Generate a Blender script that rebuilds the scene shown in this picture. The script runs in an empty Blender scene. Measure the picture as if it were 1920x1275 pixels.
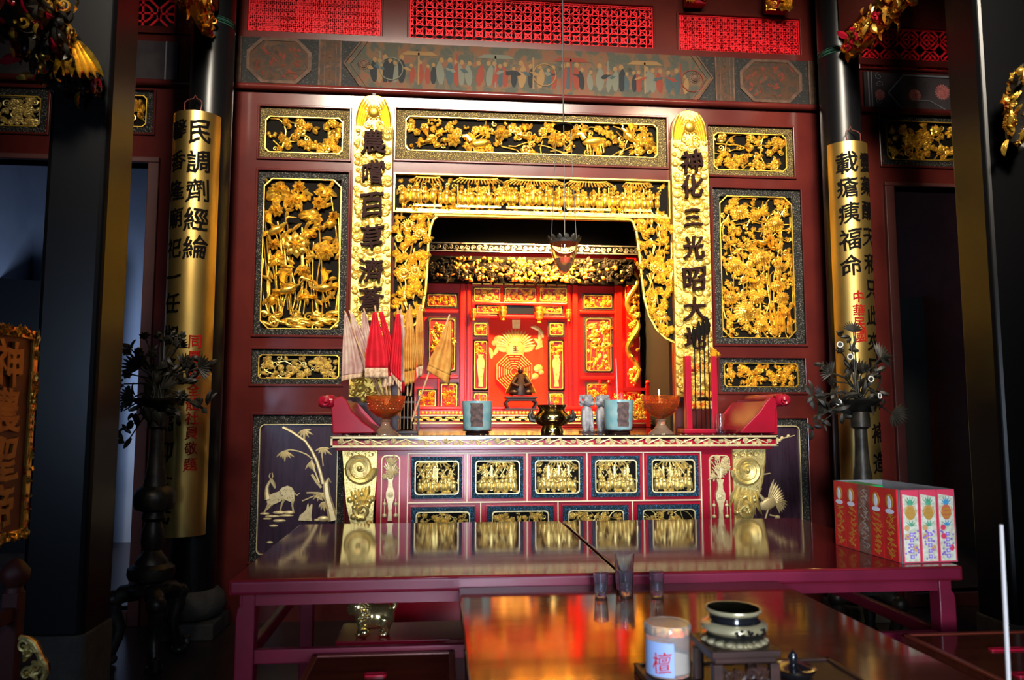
import bpy, bmesh, math, random
from mathutils import Vector, Matrix
C = bpy.context.scene.collection
SC = bpy.context.scene
PI = math.pi
# ------------------------------------------------------------------ camera
F, YAW, PITCH = 1442.0, 0.0926, 0.0968
EYE = Vector((0.0, 0.0, 1.40))
cam_d = bpy.data.cameras.new('camera')
cam_d.sensor_width = 36.0
cam_d.lens = F * 36.0 / 1920.0
cam_d.clip_start = 0.05
cam_d.dof.use_dof = True
cam_d.dof.focus_distance = 5.2
cam_d.dof.aperture_fstop = 4.0
cam = bpy.data.objects.new('camera', cam_d)
C.objects.link(cam)
cam.location = EYE
cam.rotation_euler = (PI / 2 + PITCH, 0, -YAW)
SC.camera = cam
# ------------------------------------------------------------------ view, world, lights
SC.view_settings.view_transform = 'Standard'
SC.view_settings.look = 'None'
SC.view_settings.gamma = 1.0
SC.view_settings.use_curve_mapping = False
SC.view_settings.exposure = 0.15
wd = bpy.data.worlds.new('world')
SC.world = wd
wd.use_nodes = True
wd.node_tree.nodes['Background'].inputs[0].default_value = (0.55, 0.7, 1.0, 1)
wd.node_tree.nodes['Background'].inputs[1].default_value = 0.012


def area(name, loc, target, sx, sy, power, col, spread=180):
    l = bpy.data.lights.new(name, 'AREA')
    l.shape = 'RECTANGLE'
    l.size, l.size_y = sx, sy
    l.energy = power
    l.color = col
    l.spread = math.radians(spread)
    o = bpy.data.objects.new(name, l)
    C.objects.link(o)
    o.location = loc
    o.rotation_euler = (Vector(target) - Vector(loc)).to_track_quat('-Z', 'Y').to_euler()
    return o


def spot(name, loc, target, power, col, size, blend=0.5, rad=0.05):
    l = bpy.data.lights.new(name, 'SPOT')
    l.energy = power
    l.color = col
    l.spot_size = math.radians(size)
    l.spot_blend = blend
    l.shadow_soft_size = rad
    o = bpy.data.objects.new(name, l)
    C.objects.link(o)
    o.location = loc
    o.rotation_euler = (Vector(target) - Vector(loc)).to_track_quat('-Z', 'Y').to_euler()
    return o


# open sky over the courtyard behind the camera, warm hall lamps, cool doorway light
area('courtyard_sky', (0.2, -2.6, 7.1), (0.9, 5.5, 3.15), 4.0, 1.2, 165, (1.0, 0.90, 0.74), 35)
for lx_ in (-1.1, 2.9):
    area('hall_lamp', (lx_, 0.9, 5.4), (0.3 + lx_ * .45, 5.5, 3.0), 0.55, 0.22, 7.5 + lx_, (1.0, 0.82, 0.55), 58)
area('courtyard_daylight', (0.2, -2.8, 1.35), (1.05, 4.5, 1.0), 0.8, 1.3, 26, (0.70, 0.83, 1.0), 36)
area('side_window_light', (-2.9, -1.2, 1.75), (-1.2, 5.5, 1.6), 0.45, 1.0, 4, (0.50, 0.68, 1.0), 70)
area('table_fill_light', (0.9, -0.9, 3.1), (0.75, 2.5, 0.8), 1.4, 0.5, 9, (0.62, 0.76, 1.0), 62)  # added cool fill that brightens the shot glasses and table edge
for sx_ in (0.72, 1.06, 1.4):
    spot('shrine_lamp', (sx_, 7.45, 3.37), (sx_, 8.0, 2.3), 380, (1.0, 0.56, 0.18), 140, 0.8, 0.07)
area('left_room_daylight', (-3.1, 7.5, 1.9), (-3.9, 9.0, 1.5), 0.3, 0.8, 20, (0.50, 0.66, 1.0))
area('right_room_daylight', (4.6, 6.3, 3.4), (4.4, 8.4, 2.2), 0.8, 0.8, 9.0, (0.60, 0.78, 1.0))

# ------------------------------------------------------------------ picture to place
_cy, _sy, _cp, _sp = math.cos(YAW), math.sin(YAW), math.cos(PITCH), math.sin(PITCH)
FWD = Vector((_sy * _cp, _cy * _cp, _sp))
RGT = Vector((_cy, -_sy, 0))
UPV = RGT.cross(FWD)


def ray(x, y):
    return FWD + RGT * ((x - 960.0) / F) - UPV * ((y - 637.5) / F)


def PY(x, y, Y):
    d = ray(x, y)
    return EYE + d * (Y / d.y)


def PZ(x, y, Z):
    d = ray(x, y)
    return EYE + d * ((Z - EYE.z) / d.z)


def wx(x, y, Y):
    return PY(x, y, Y).x


def wz(x, y, Y):
    return PY(x, y, Y).z


def rect(x0, y0, x1, y1, Y):
    """rectangle on the plane Y from the average of its four measured corners"""
    a, b, c, d = PY(x0, y0, Y), PY(x1, y0, Y), PY(x1, y1, Y), PY(x0, y1, Y)
    return ((a.x + d.x) / 2, (b.x + c.x) / 2, (c.z + d.z) / 2, (a.z + b.z) / 2)


# ------------------------------------------------------------------ materials
def mat(name, col, rough=0.5, metal=0.0, col2=None, cscale=8.0, cpos=(0.4, 0.65), bump=0.0, bscale=40.0,
        coat=0.0, emit=None, estr=0.0, trans=0.0, ior=1.45, stretch=None, rough2=None, spec=0.5, detail=4.0):
    m = bpy.data.materials.new(name)
    m.use_nodes = True
    nt = m.node_tree
    b = nt.nodes['Principled BSDF']
    b.inputs['Base Color'].default_value = (*col, 1)
    b.inputs['Roughness'].default_value = rough
    b.inputs['Metallic'].default_value = metal
    b.inputs['Coat Weight'].default_value = coat
    b.inputs['Coat Roughness'].default_value = 0.08
    b.inputs['Transmission Weight'].default_value = trans
    b.inputs['IOR'].default_value = ior
    b.inputs['Specular IOR Level'].default_value = spec
    if emit:
        b.inputs['Emission Color'].default_value = (*emit, 1)
        b.inputs['Emission Strength'].default_value = estr
    if col2 or bump:
        tc = nt.nodes.new('ShaderNodeTexCoord')
        src = tc.outputs['Object']
        if stretch:
            mp = nt.nodes.new('ShaderNodeMapping')
            mp.inputs['Scale'].default_value = stretch
            nt.links.new(src, mp.inputs[0])
            src = mp.outputs[0]
    if col2:
        n = nt.nodes.new('ShaderNodeTexNoise')
        n.inputs['Scale'].default_value = cscale
        n.inputs['Detail'].default_value = detail
        nt.links.new(src, n.inputs['Vector'])
        r = nt.nodes.new('ShaderNodeValToRGB')
        r.color_ramp.elements[0].position = cpos[0]
        r.color_ramp.elements[1].position = cpos[1]
        r.color_ramp.elements[0].color = (*col, 1)
        r.color_ramp.elements[1].color = (*col2, 1)
        nt.links.new(n.outputs[0], r.inputs[0])
        nt.links.new(r.outputs[0], b.inputs['Base Color'])
        if rough2 is not None:
            mr = nt.nodes.new('ShaderNodeMapRange')
            mr.inputs['To Min'].default_value = rough
            mr.inputs['To Max'].default_value = rough2
            nt.links.new(n.outputs[0], mr.inputs[0])
            nt.links.new(mr.outputs[0], b.inputs['Roughness'])
    if bump:
        n2 = nt.nodes.new('ShaderNodeTexNoise')
        n2.inputs['Scale'].default_value = bscale
        n2.inputs['Detail'].default_value = 3.0
        nt.links.new(src, n2.inputs['Vector'])
        bp = nt.nodes.new('ShaderNodeBump')
        bp.inputs['Strength'].default_value = bump
        bp.inputs['Distance'].default_value = 0.01
        nt.links.new(n2.outputs[0], bp.inputs['Height'])
        nt.links.new(bp.outputs[0], b.inputs['Normal'])
    return m


M = {}
M['maroon'] = mat('maroon lacquer', (0.060, 0.009, 0.008), 0.17, 0, (0.085, 0.013, 0.010), 3.0, bump=0.02, bscale=9, spec=0.35)
M['maroon_flat'] = mat('dull maroon paint', (0.060, 0.010, 0.008), 0.55, 0, (0.08, 0.016, 0.012), 4.0)
M['black'] = mat('black lacquer', (0.004, 0.004, 0.005), 0.32, bump=0.06, bscale=4, spec=0.4)
M['void'] = mat('dark stained boards', (0.004, 0.004, 0.004), 0.8)
M['gold'] = mat('carved gilding', (0.95, 0.60, 0.085), 0.30, 0.85, (0.30, 0.10, 0.02), 26.0, (0.50, 0.74), 0.25, 120)
M['gold_pale'] = mat('pale gilding', (0.74, 0.57, 0.20), 0.40, 0.8, (0.30, 0.16, 0.05), 30.0, (0.52, 0.78), 0.25, 120)
M['gold_flat'] = mat('smooth gilding', (0.80, 0.52, 0.075), 0.38, 0.85, (0.62, 0.38, 0.05), 12, bump=0.08, bscale=60)
M['plaque_gold'] = mat('plaque gilding', (0.72, 0.50, 0.11), 0.42, 0.8, (0.42, 0.24, 0.04), 34.0, (0.5, 0.8), 0.3, 120)
M['board_gold'] = mat('brushed brass sheet', (0.86, 0.58, 0.17), 0.33, 0.95, (0.70, 0.45, 0.13), 6, stretch=(1, 1, 0.35), bump=0.05, bscale=7)
M['gold_red'] = mat('gilding worn to red', (0.92, 0.55, 0.10), 0.30, 0.75, (0.55, 0.03, 0.01), 18, (0.54, 0.66), 0.2, 90)
M['silver'] = mat('worn silver leaf', (0.52, 0.50, 0.44), 0.4, 0.6, (0.1, 0.09, 0.08), 20, (0.5, 0.7))
M['border'] = mat('glittering black border', (0.008, 0.008, 0.008), 0.38, 0.15, (0.22, 0.20, 0.16), 170, (0.58, 0.70), 0.9, 170, detail=1, spec=0.3)
M['border_gold'] = mat('black and gold flecked border', (0.05, 0.035, 0.012), 0.34, 0.5, (0.5, 0.36, 0.12), 150, (0.52, 0.68), 0.9, 150, detail=1)
M['border_blue'] = mat('glittering blue border', (0.008, 0.02, 0.035), 0.30, 0.4, (0.05, 0.22, 0.38), 190, (0.56, 0.68), 0.9, 190, detail=1)
M['backing'] = mat('black carving ground', (0.005, 0.004, 0.003), 0.8, spec=0.08)
M['red_ground'] = mat('red carving ground', (0.42, 0.012, 0.006), 0.5)
M['lattice'] = mat('bright red lattice paint', (0.80, 0.010, 0.022), 0.5, 0, (0.70, 0.008, 0.016), 10, spec=0.15)
M['crimson'] = mat('crimson lacquer', (0.30, 0.006, 0.020), 0.25, 0, (0.24, 0.006, 0.017), 5, spec=0.3)
M['shrine_red'] = mat('scarlet lacquer', (0.58, 0.012, 0.005), 0.28, 0, (0.50, 0.010, 0.005), 4, spec=0.3)
M['table_top'] = mat('polished red tabletop', (0.17, 0.010, 0.012), 0.05, 0, (0.11, 0.007, 0.008), 5, stretch=(0.6, 7, 1), rough2=0.10, bump=0.012, bscale=5, spec=0.45)
M['table_side'] = mat('plum red table paint', (0.13, 0.007, 0.022), 0.34, 0, (0.105, 0.006, 0.018), 7, spec=0.3)
M['mahogany'] = mat('polished mahogany', (0.075, 0.014, 0.006), 0.07, 0, (0.05, 0.009, 0.004), 4, stretch=(0.5, 6, 1), rough2=0.12, bump=0.015, bscale=5, spec=0.7)
M['mahogany_side'] = mat('mahogany stain', (0.12, 0.018, 0.008), 0.35)
M['altar_top'] = mat('black altar slab lacquer', (0.012, 0.004, 0.004), 0.10, coat=0.6)
M['ink'] = mat('black brush lettering', (0.003, 0.002, 0.002), 0.6, spec=0.08)
M['ink_brown'] = mat('dark brown lettering', (0.014, 0.003, 0.002), 0.6, spec=0.08)
M['ink_red'] = mat('red brush lettering', (0.30, 0.008, 0.005), 0.6, spec=0.08)
M['stone'] = mat('grey stone', (0.055, 0.047, 0.038), 0.85, 0, (0.035, 0.03, 0.025), 9, bump=0.5, bscale=40)
M['bronze'] = mat('dark bronze', (0.022, 0.019, 0.016), 0.42, 0.55, (0.05, 0.042, 0.032), 14, bump=0.15, bscale=50)
M['bronze_leaf'] = mat('blackened metal leaf', (0.016, 0.014, 0.011), 0.5, 0.3, (0.035, 0.03, 0.022), 14)
M['white_rim'] = mat('white painted rim', (0.65, 0.64, 0.60), 0.5)
M['brass'] = mat('polished brass', (0.80, 0.58, 0.22), 0.14, 1.0, (0.55, 0.36, 0.12), 5)
M['brass_mirror'] = mat('shiny brass', (0.90, 0.68, 0.30), 0.17, 0.95)
M['cream'] = mat('cream gilt paint', (0.62, 0.50, 0.26), 0.42, 0.3, (0.42, 0.30, 0.12), 50, (0.5, 0.8))
M['panel_purple'] = mat('dark plum panel', (0.022, 0.010, 0.018), 0.24, 0, (0.034, 0.016, 0.03), 5, stretch=(8, 1, 0.8), coat=0.5, bump=0.05, bscale=7)
M['glass'] = mat('clear glass', (0.96, 0.98, 1.0), 0.02, trans=1.0, ior=1.45)
M['shot'] = mat('cheap pressed glass', (0.85, 0.92, 1.0), 0.04, trans=0.985, ior=1.45)
M['amber'] = mat('amber pressed glass', (0.95, 0.36, 0.10), 0.08, 0, trans=0.95, ior=1.4, bump=0.2, bscale=70)
M['amber_clear'] = mat('pale amber glass', (0.88, 0.55, 0.36), 0.06, 0, trans=0.85, ior=1.45)
M['ceramic'] = mat('turquoise glaze', (0.11, 0.24, 0.26), 0.35, 0, (0.20, 0.30, 0.30), 14, bump=0.1, bscale=20)
M['ceramic_patch'] = mat('peeled brown patch', (0.09, 0.05, 0.045), 0.8, 0, (0.03, 0.02, 0.02), 40)
M['ash'] = mat('incense ash', (0.35, 0.33, 0.30), 0.95)
M['stick'] = mat('pink incense stick', (0.42, 0.05, 0.10), 0.7)
M['pole'] = mat('bare bamboo pole', (0.40, 0.24, 0.11), 0.6)
M['stone_grey'] = mat('grey soapstone', (0.22, 0.21, 0.22), 0.6, 0, (0.12, 0.12, 0.13), 30, bump=0.3, bscale=60)
M['wood_dark'] = mat('dark rosewood', (0.018, 0.008, 0.006), 0.38, 0, (0.030, 0.012, 0.009), 6, stretch=(1, 8, 8), spec=0.2)
M['floor'] = mat('dark clay tile floor', (0.035, 0.022, 0.018), 0.30, 0, (0.022, 0.014, 0.012), 6)
M['wall_blue'] = mat('pale plaster', (0.36, 0.40, 0.48), 0.85, 0, (0.30, 0.34, 0.42), 2)
M['ceil'] = mat('dark roof boards', (0.02, 0.012, 0.01), 0.8)
M['card'] = mat('grey cardboard', (0.34, 0.33, 0.32), 0.8, 0, (0.26, 0.25, 0.24), 9)
M['pack_red'] = mat('glossy red print', (0.62, 0.014, 0.018), 0.30, 0, (0.46, 0.012, 0.012), 20)
M['pack_brown'] = mat('foil brown print', (0.20, 0.07, 0.05), 0.25, 0.4, (0.32, 0.16, 0.12), 30)
M['print_gold'] = mat('gold print', (0.55, 0.28, 0.03), 0.4, 0.2)
M['print_white'] = mat('white print', (0.72, 0.72, 0.78), 0.5)
M['print_foil'] = mat('pale gold foil print', (0.62, 0.58, 0.38), 0.35, 0.2, (0.82, 0.78, 0.60), 60, (0.4, 0.6))
M['print_green'] = mat('green print', (0.05, 0.26, 0.12), 0.45, 0, (0.12, 0.36, 0.22), 60)
M['print_orange'] = mat('orange print', (0.62, 0.26, 0.12), 0.45, 0, (0.55, 0.38, 0.10), 120)
M['print_pink'] = mat('pink print', (0.66, 0.045, 0.085), 0.45)
M['print_purple'] = mat('violet print', (0.30, 0.16, 0.50), 0.45)
M['print_blue'] = mat('blue print', (0.05, 0.25, 0.42), 0.45)
M['green_lid'] = mat('green plastic', (0.03, 0.5, 0.12), 0.4)
M['powder'] = mat('sandalwood powder', (0.62, 0.50, 0.40), 0.95)
M['label_blue'] = mat('pale blue paper label', (0.17, 0.23, 0.40), 0.6)
M['clear_plastic'] = mat('clear plastic', (0.95, 0.93, 0.90), 0.12, trans=0.92, ior=1.3)
M['celadon'] = mat('cream brass enamel', (0.34, 0.29, 0.17), 0.25, 0.5, (0.24, 0.19, 0.10), 8)
M['black_gloss'] = mat('black gloss', (0.005, 0.005, 0.006), 0.12, coat=0.5)
M['candle'] = mat('candle flame', (1, 0.7, 0.3), 0.5, emit=(1, 0.62, 0.25), estr=14)
M['flag_white'] = mat('faded pink silk', (0.42, 0.31, 0.25), 0.8, 0, (0.30, 0.16, 0.14), 12, spec=0.1)
M['flag_red'] = mat('red silk', (0.46, 0.010, 0.020), 0.6, 0, (0.34, 0.008, 0.014), 12, spec=0.1)
M['flag_yellow'] = mat('ochre silk', (0.46, 0.23, 0.05), 0.7, 0, (0.30, 0.11, 0.02), 14, spec=0.1)
M['fringe'] = mat('pale fringe', (0.52, 0.38, 0.24), 0.8, 0, (0.36, 0.20, 0.12), 60)
M['stem_white'] = mat('pale wax stick', (0.36, 0.32, 0.30), 0.6)
M['robe_orange'] = mat('orange robe', (0.70, 0.14, 0.012), 0.6, 0, (0.75, 0.40, 0.03), 12, (0.45, 0.6))
M['mural_red'] = mat('orange red mural', (0.68, 0.030, 0.008), 0.6, spec=0.15)
M['mural_gold'] = mat('painted gold', (0.66, 0.40, 0.11), 0.4, 0.3, (0.55, 0.30, 0.07), 30)
M['bead'] = mat('cream beading', (0.72, 0.56, 0.36), 0.45, 0.1)
M['wire'] = mat('dark wire', (0.01, 0.01, 0.01), 0.5)
M['copper'] = mat('copper wire', (0.18, 0.05, 0.04), 0.5, 0.4)
M['green_wire'] = mat('green wire', (0.02, 0.10, 0.07), 0.5)
M['sign_red'] = mat('deep red sign ground', (0.14, 0.010, 0.008), 0.5)
M['sign_gold'] = mat('ochre gilt letter', (0.52, 0.22, 0.04), 0.5, 0.3, (0.40, 0.16, 0.03), 20)


def mural_mat(name, cols, scale):
    m = bpy.data.materials.new(name)
    m.use_nodes = True
    nt = m.node_tree
    b = nt.nodes['Principled BSDF']
    b.inputs['Roughness'].default_value = 0.7
    b.inputs['Specular IOR Level'].default_value = 0.12
    tc = nt.nodes.new('ShaderNodeTexCoord')
    n = nt.nodes.new('ShaderNodeTexNoise')
    n.inputs['Scale'].default_value = scale
    n.inputs['Detail'].default_value = 6
    n.inputs['Distortion'].default_value = 0.6
    nt.links.new(tc.outputs['Object'], n.inputs['Vector'])
    r = nt.nodes.new('ShaderNodeValToRGB')
    el = r.color_ramp.elements
    while len(el) < len(cols):
        el.new(0.5)
    for i, c in enumerate(cols):
        el[i].position = 0.30 + 0.42 * i / (len(cols) - 1)
        el[i].color = (*c, 1)
    nt.links.new(n.outputs[0], r.inputs[0])
    nt.links.new(r.outputs[0], b.inputs['Base Color'])
    return m


M['frieze'] = mural_mat('faded painted beam', [(0.020, 0.018, 0.014), (0.040, 0.035, 0.024), (0.03, 0.034, 0.028), (0.075, 0.042, 0.022), (0.09, 0.032, 0.018), (0.055, 0.05, 0.035)], 9)
M['frieze_brown'] = mural_mat('faded brown painting', [(0.018, 0.013, 0.011), (0.055, 0.025, 0.013), (0.026, 0.021, 0.017), (0.085, 0.038, 0.018)], 11)
M['frieze_dark'] = mat('dark painted ground', (0.012, 0.012, 0.012), 0.7, 0, (0.05, 0.043, 0.036), 70, (0.55, 0.7), spec=0.15)
M['frieze_edge'] = mat('faded brown edging', (0.085, 0.048, 0.034), 0.7, 0, (0.045, 0.026, 0.018), 20, spec=0.15)
M['fig_red'] = mat('faded red figure', (0.10, 0.022, 0.014), 0.7, spec=0.1)
M['fig_blue'] = mat('faded blue figure', (0.025, 0.036, 0.04), 0.7, spec=0.1)
M['fig_tan'] = mat('faded tan figure', (0.12, 0.07, 0.03), 0.7, spec=0.1)
M['fig_grey'] = mat('faded grey figure', (0.07, 0.07, 0.055), 0.7, spec=0.1)
M['fig_dark'] = mat('faded black figure', (0.012, 0.013, 0.015), 0.7, spec=0.1)
M['beam_grey'] = mat('grey painted beam', (0.045, 0.036, 0.040), 0.7, 0, (0.03, 0.025, 0.028), 8, spec=0.1)
M['beam_line'] = mat('grey blue painted line', (0.16, 0.17, 0.20), 0.6)
M['peony'] = mat('faded pink peony', (0.34, 0.09, 0.08), 0.6, 0, (0.2, 0.05, 0.05), 50)


# ------------------------------------------------------------------ mesh builder
class MB:
    def __init__(s):
        s.v, s.f = [], []

    def add(s, vs, fs):
        b = len(s.v)
        s.v.extend(vs)
        s.f.extend(tuple(i + b for i in f) for f in fs)

    def box(s, x0, x1, y0, y1, z0, z1):
        s.add([(x0, y0, z0), (x1, y0, z0), (x1, y1, z0), (x0, y1, z0), (x0, y0, z1), (x1, y0, z1), (x1, y1, z1), (x0, y1, z1)],
              [(0, 3, 2, 1), (4, 5, 6, 7), (0, 1, 5, 4), (1, 2, 6, 5), (2, 3, 7, 6), (3, 0, 4, 7)])

    def prism(s, pts, y0, y1):
        n = len(pts)
        s.add([(x, y0, z) for x, z in pts] + [(x, y1, z) for x, z in pts],
              [tuple(range(n)), tuple(range(2 * n - 1, n - 1, -1))] + [(i, i + n, (i + 1) % n + n, (i + 1) % n) for i in range(n)])

    def prism_z(s, pts, z0, z1):
        n = len(pts)
        s.add([(x, y, z0) for x, y in pts] + [(x, y, z1) for x, y in pts],
              [tuple(range(n - 1, -1, -1)), tuple(range(n, 2 * n))] + [(i, (i + 1) % n, (i + 1) % n + n, i + n) for i in range(n)])

    def ring(s, outer, inner, y0, y1):
        """frame between two outlines of equal count, front at y0"""
        n = len(outer)
        s.add([(x, y0, z) for x, z in outer] + [(x, y0, z) for x, z in inner] + [(x, y1, z) for x, z in outer] + [(x, y1, z) for x, z in inner],
              [q for i in range(n) for q in ((i, (i + 1) % n, (i + 1) % n + n, i + n),
                                             (i + 2 * n, (i + 1) % n + 2 * n, (i + 1) % n, i),
                                             (i + n, (i + 1) % n + n, (i + 1) % n + 3 * n, i + 3 * n),
                                             (i + 3 * n, (i + 1) % n + 3 * n, (i + 1) % n + 2 * n, i + 2 * n))])

    def tube(s, pts, r, n=6, cap=True):
        pts = [Vector(p) for p in pts]
        m = len(pts)
        rs = r if isinstance(r, (list, tuple)) else [r] * m
        up = Vector((0.13, 0.31, 0.94))
        vs, fs = [], []
        prev = None
        for i, p in enumerate(pts):
            t = (pts[min(i + 1, m - 1)] - pts[max(i - 1, 0)])
            if t.length < 1e-9:
                t = Vector((0, 0, 1))
            t.normalize()
            a = (prev - t * prev.dot(t)) if prev is not None else up.cross(t)
            if a.length < 1e-4:
                a = Vector((1, 0, 0)).cross(t)
            a.normalize()
            prev = a
            b = t.cross(a)
            for k in range(n):
                w = 2 * PI * k / n
                vs.append(tuple(p + (a * math.cos(w) + b * math.sin(w)) * rs[i]))
        for i in range(m - 1):
            for k in range(n):
                fs.append((i * n + k, i * n + (k + 1) % n, (i + 1) * n + (k + 1) % n, (i + 1) * n + k))
        if cap:
            fs.append(tuple(range(n - 1, -1, -1)))
            fs.append(tuple(range((m - 1) * n, m * n)))
        s.add(vs, fs)

    def lathe(s, prof, c, n=28, sx=1.0, sy=1.0):
        vs, fs = [], []
        m = len(prof)
        for r, z in prof:
            for k in range(n):
                w = 2 * PI * k / n
                vs.append((c[0] + r * sx * math.cos(w), c[1] + r * sy * math.sin(w), c[2] + z))
        for i in range(m - 1):
            for k in range(n):
                fs.append((i * n + k, i * n + (k + 1) % n, (i + 1) * n + (k + 1) % n, (i + 1) * n + k))
        if prof[0][0] > 1e-6:
            fs.append(tuple(range(n - 1, -1, -1)))
        if prof[-1][0] > 1e-6:
            fs.append(tuple(range((m - 1) * n, m * n)))
        s.add(vs, fs)

    def ball(s, c, rx, ry, rz, n=12, m=8, rot=None):
        vs, fs = [], []
        for i in range(m + 1):
            a = PI * i / m - PI / 2
            for k in range(n):
                w = 2 * PI * k / n
                p = Vector((rx * math.cos(a) * math.cos(w), ry * math.cos(a) * math.sin(w), rz * math.sin(a)))
                if rot:
                    p = rot @ p
                vs.append((c[0] + p.x, c[1] + p.y, c[2] + p.z))
        for i in range(m):
            for k in range(n):
                fs.append((i * n + k, i * n + (k + 1) % n, (i + 1) * n + (k + 1) % n, (i + 1) * n + k))
        s.add(vs, fs)

    # --- carving motifs: in the x-z plane, bulging towards -y
    def dome(s, cx, cz, y, rx, rz, d, ang=0.0, n=9, k=2):
        ca, sa = math.cos(ang), math.sin(ang)
        vs, fs = [], []
        for i in range(k + 1):
            t = PI / 2 * i / (k + 0.35)
            q, h = math.cos(t), math.sin(t)
            for j in range(n):
                w = 2 * PI * j / n
                a, b = rx * q * math.cos(w), rz * q * math.sin(w)
                vs.append((cx + a * ca - b * sa, y - d * h, cz + a * sa + b * ca))
        for i in range(k):
            for j in range(n):
                fs.append((i * n + j, i * n + (j + 1) % n, (i + 1) * n + (j + 1) % n, (i + 1) * n + j))
        fs.append(tuple(range(k * n, (k + 1) * n)))
        s.add(vs, fs)

    def leaf(s, cx, cz, y, L, w, ang, d, bend=0.0, tip=1.0, n=5, rise=0.0):
        """pointed leaf from (cx,cz) along ang, ridge raised by d"""
        vs, fs = [], []
        for i in range(n + 1):
            t = i / n
            ww = w * (math.sin(PI * min(1, t * 0.92 + 0.08)) ** 0.75) * (1 if t < 0.98 else 0.1)
            a = ang + bend * t
            px = cx + L * t * math.cos(ang + bend * t * 0.5)
            pz = cz + L * t * math.sin(ang + bend * t * 0.5)
            nx, nz = -math.sin(a), math.cos(a)
            yy = y - rise * math.sin(PI * t * 0.8)
            vs += [(px + nx * ww, yy, pz + nz * ww), (px, yy - d * (0.45 + 0.55 * math.sin(PI * t)), pz), (px - nx * ww, yy, pz - nz * ww)]
        for i in range(n):
            for j in (0, 1):
                a = i * 3 + j
                fs.append((a, a + 1, a + 4, a + 3))
        s.add(vs, fs)

    def flower(s, cx, cz, y, R, n, d, rng, layers=2):
        a0 = rng.uniform(0, 6)
        for l in range(layers):
            rr = R * (1 - 0.38 * l)
            for i in range(n):
                a = a0 + 2 * PI * (i + 0.5 * l) / n
                s.leaf(cx, cz, y - d * (0.2 + 0.45 * l), rr, rr * 0.36 * 6 / n * 1.15, a, d * 0.5, n=4, rise=d * 0.35)
        s.dome(cx, cz, y - d * 0.5, R * 0.24, R * 0.24, d * 0.7, n=8)

    def mum(s, cx, cz, y, R, d, rng, sq=0.75):
        """layered chrysanthemum, stepped rims of small petals"""
        for l in range(4):
            rr = R * (1 - 0.23 * l)
            n = max(8, int(18 - 3 * l))
            for i in range(n):
                a = 2 * PI * (i + 0.5 * (l % 2)) / n
                s.dome(cx + rr * 0.86 * math.cos(a), cz + rr * 0.86 * sq * math.sin(a), y - d * 0.25 * l, rr * 0.20, rr * 0.14, d * 0.3, a, n=6, k=1)
            s.dome(cx, cz, y - d * 0.22 * l, rr * 0.84, rr * 0.84 * sq, d * 0.3, n=14, k=2)

    def sunflower(s, cx, cz, y, R, d):
        for i in range(16):
            a = 2 * PI * i / 16
            s.dome(cx + R * 0.88 * math.cos(a), cz + R * 0.88 * math.sin(a), y, R * 0.17, R * 0.14, d * 0.5, a, n=6, k=1)
        s.dome(cx, cz, y, R * 0.82, R * 0.82, d * 0.45, n=16, k=1)
        s.tube([(cx + R * 0.6 * math.cos(2 * PI * i / 14), y - d * 0.5, cz + R * 0.6 * math.sin(2 * PI * i / 14)) for i in range(15)], R * 0.07, 5, False)
        s.dome(cx, cz, y - d * 0.35, R * 0.42, R * 0.42, d * 0.45, n=12, k=2)

    def lotusleaf(s, cx, cz, y, R, d, rng, sq=0.7, ang=0.0):
        n = 20
        ca, sa = math.cos(ang), math.sin(ang)
        ph = rng.uniform(0, 6)
        vs, fs = [], []
        for i, (q, h) in enumerate(((1.0, 0.0), (0.8, 0.55), (0.45, 0.75), (0.12, 0.35))):
            for j in range(n):
                w = 2 * PI * j / n
                wob = 1 + (0.16 * math.sin(3 * w + ph) + 0.10 * math.sin(5 * w + 2 * ph)) * q
                a, b = R * q * wob * math.cos(w), R * q * wob * math.sin(w) * sq
                hh = d * h + d * 0.28 * q * (1 if j % 2 else -1)
                vs.append((cx + a * ca - b * sa, y - hh, cz + a * sa + b * ca))
        for i in range(3):
            for j in range(n):
                fs.append((i * n + j, i * n + (j + 1) % n, (i + 1) * n + (j + 1) % n, (i + 1) * n + j))
        fs.append(tuple(range(3 * n, 4 * n)))
        s.add(vs, fs)

    def spiral(s, cx, cz, y, R, r, turns=1.6, ang=0.0, sgn=1, n=20, y1=None):
        n = max(n, int(15 * turns))
        pts = []
        for i in range(n + 1):
            t = i / n
            a = ang + sgn * 2 * PI * turns * t
            q = R * (1 - 0.88 * t)
            pts.append((cx + q * math.cos(a), y - (0 if y1 is None else y1 * t), cz + q * math.sin(a)))
        s.tube(pts, [r * (1.0 - 0.4 * i / n) for i in range(n + 1)], 5)

    def crane(s, cx, cz, y, L, d, face=1, ang=0.0, wing=1.9, neck=1.0, legs=True):
        """long-necked bird; face +1 looks right"""
        def q(u, v):
            u *= face
            return (cx + (u * math.cos(ang) - v * math.sin(ang)) * L, cz + (u * math.sin(ang) + v * math.cos(ang)) * L)
        bx, bz = q(0, 0)
        s.dome(bx, bz, y, L * 0.34, L * 0.16, d, ang + face * 0.25, n=14, k=3)
        npts = [q(0.22, 0.06), q(0.36, 0.12), q(0.46, 0.24 * neck), q(0.44, 0.40 * neck), q(0.50, 0.54 * neck), q(0.58, 0.58 * neck), q(0.66, 0.54 * neck), q(0.86, 0.44 * neck)]
        s.tube([(a, y - d * 0.7, b) for a, b in npts], [L * 0.09, L * 0.06, L * 0.042, L * 0.036, L * 0.042, L * 0.058, L * 0.03, L * 0.007], 7)
        for i in range(11):
            a = wing + (i - 5) * 0.11
            ox, oz = q(-0.12 + 0.022 * i, 0.06)
            aa = ang + (a if face > 0 else PI - a)
            s.leaf(ox, oz, y - d * 0.75, L * (0.72 - 0.035 * abs(i - 3)), L * 0.036, aa, d * 0.25, rise=d * 0.3)
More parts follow.
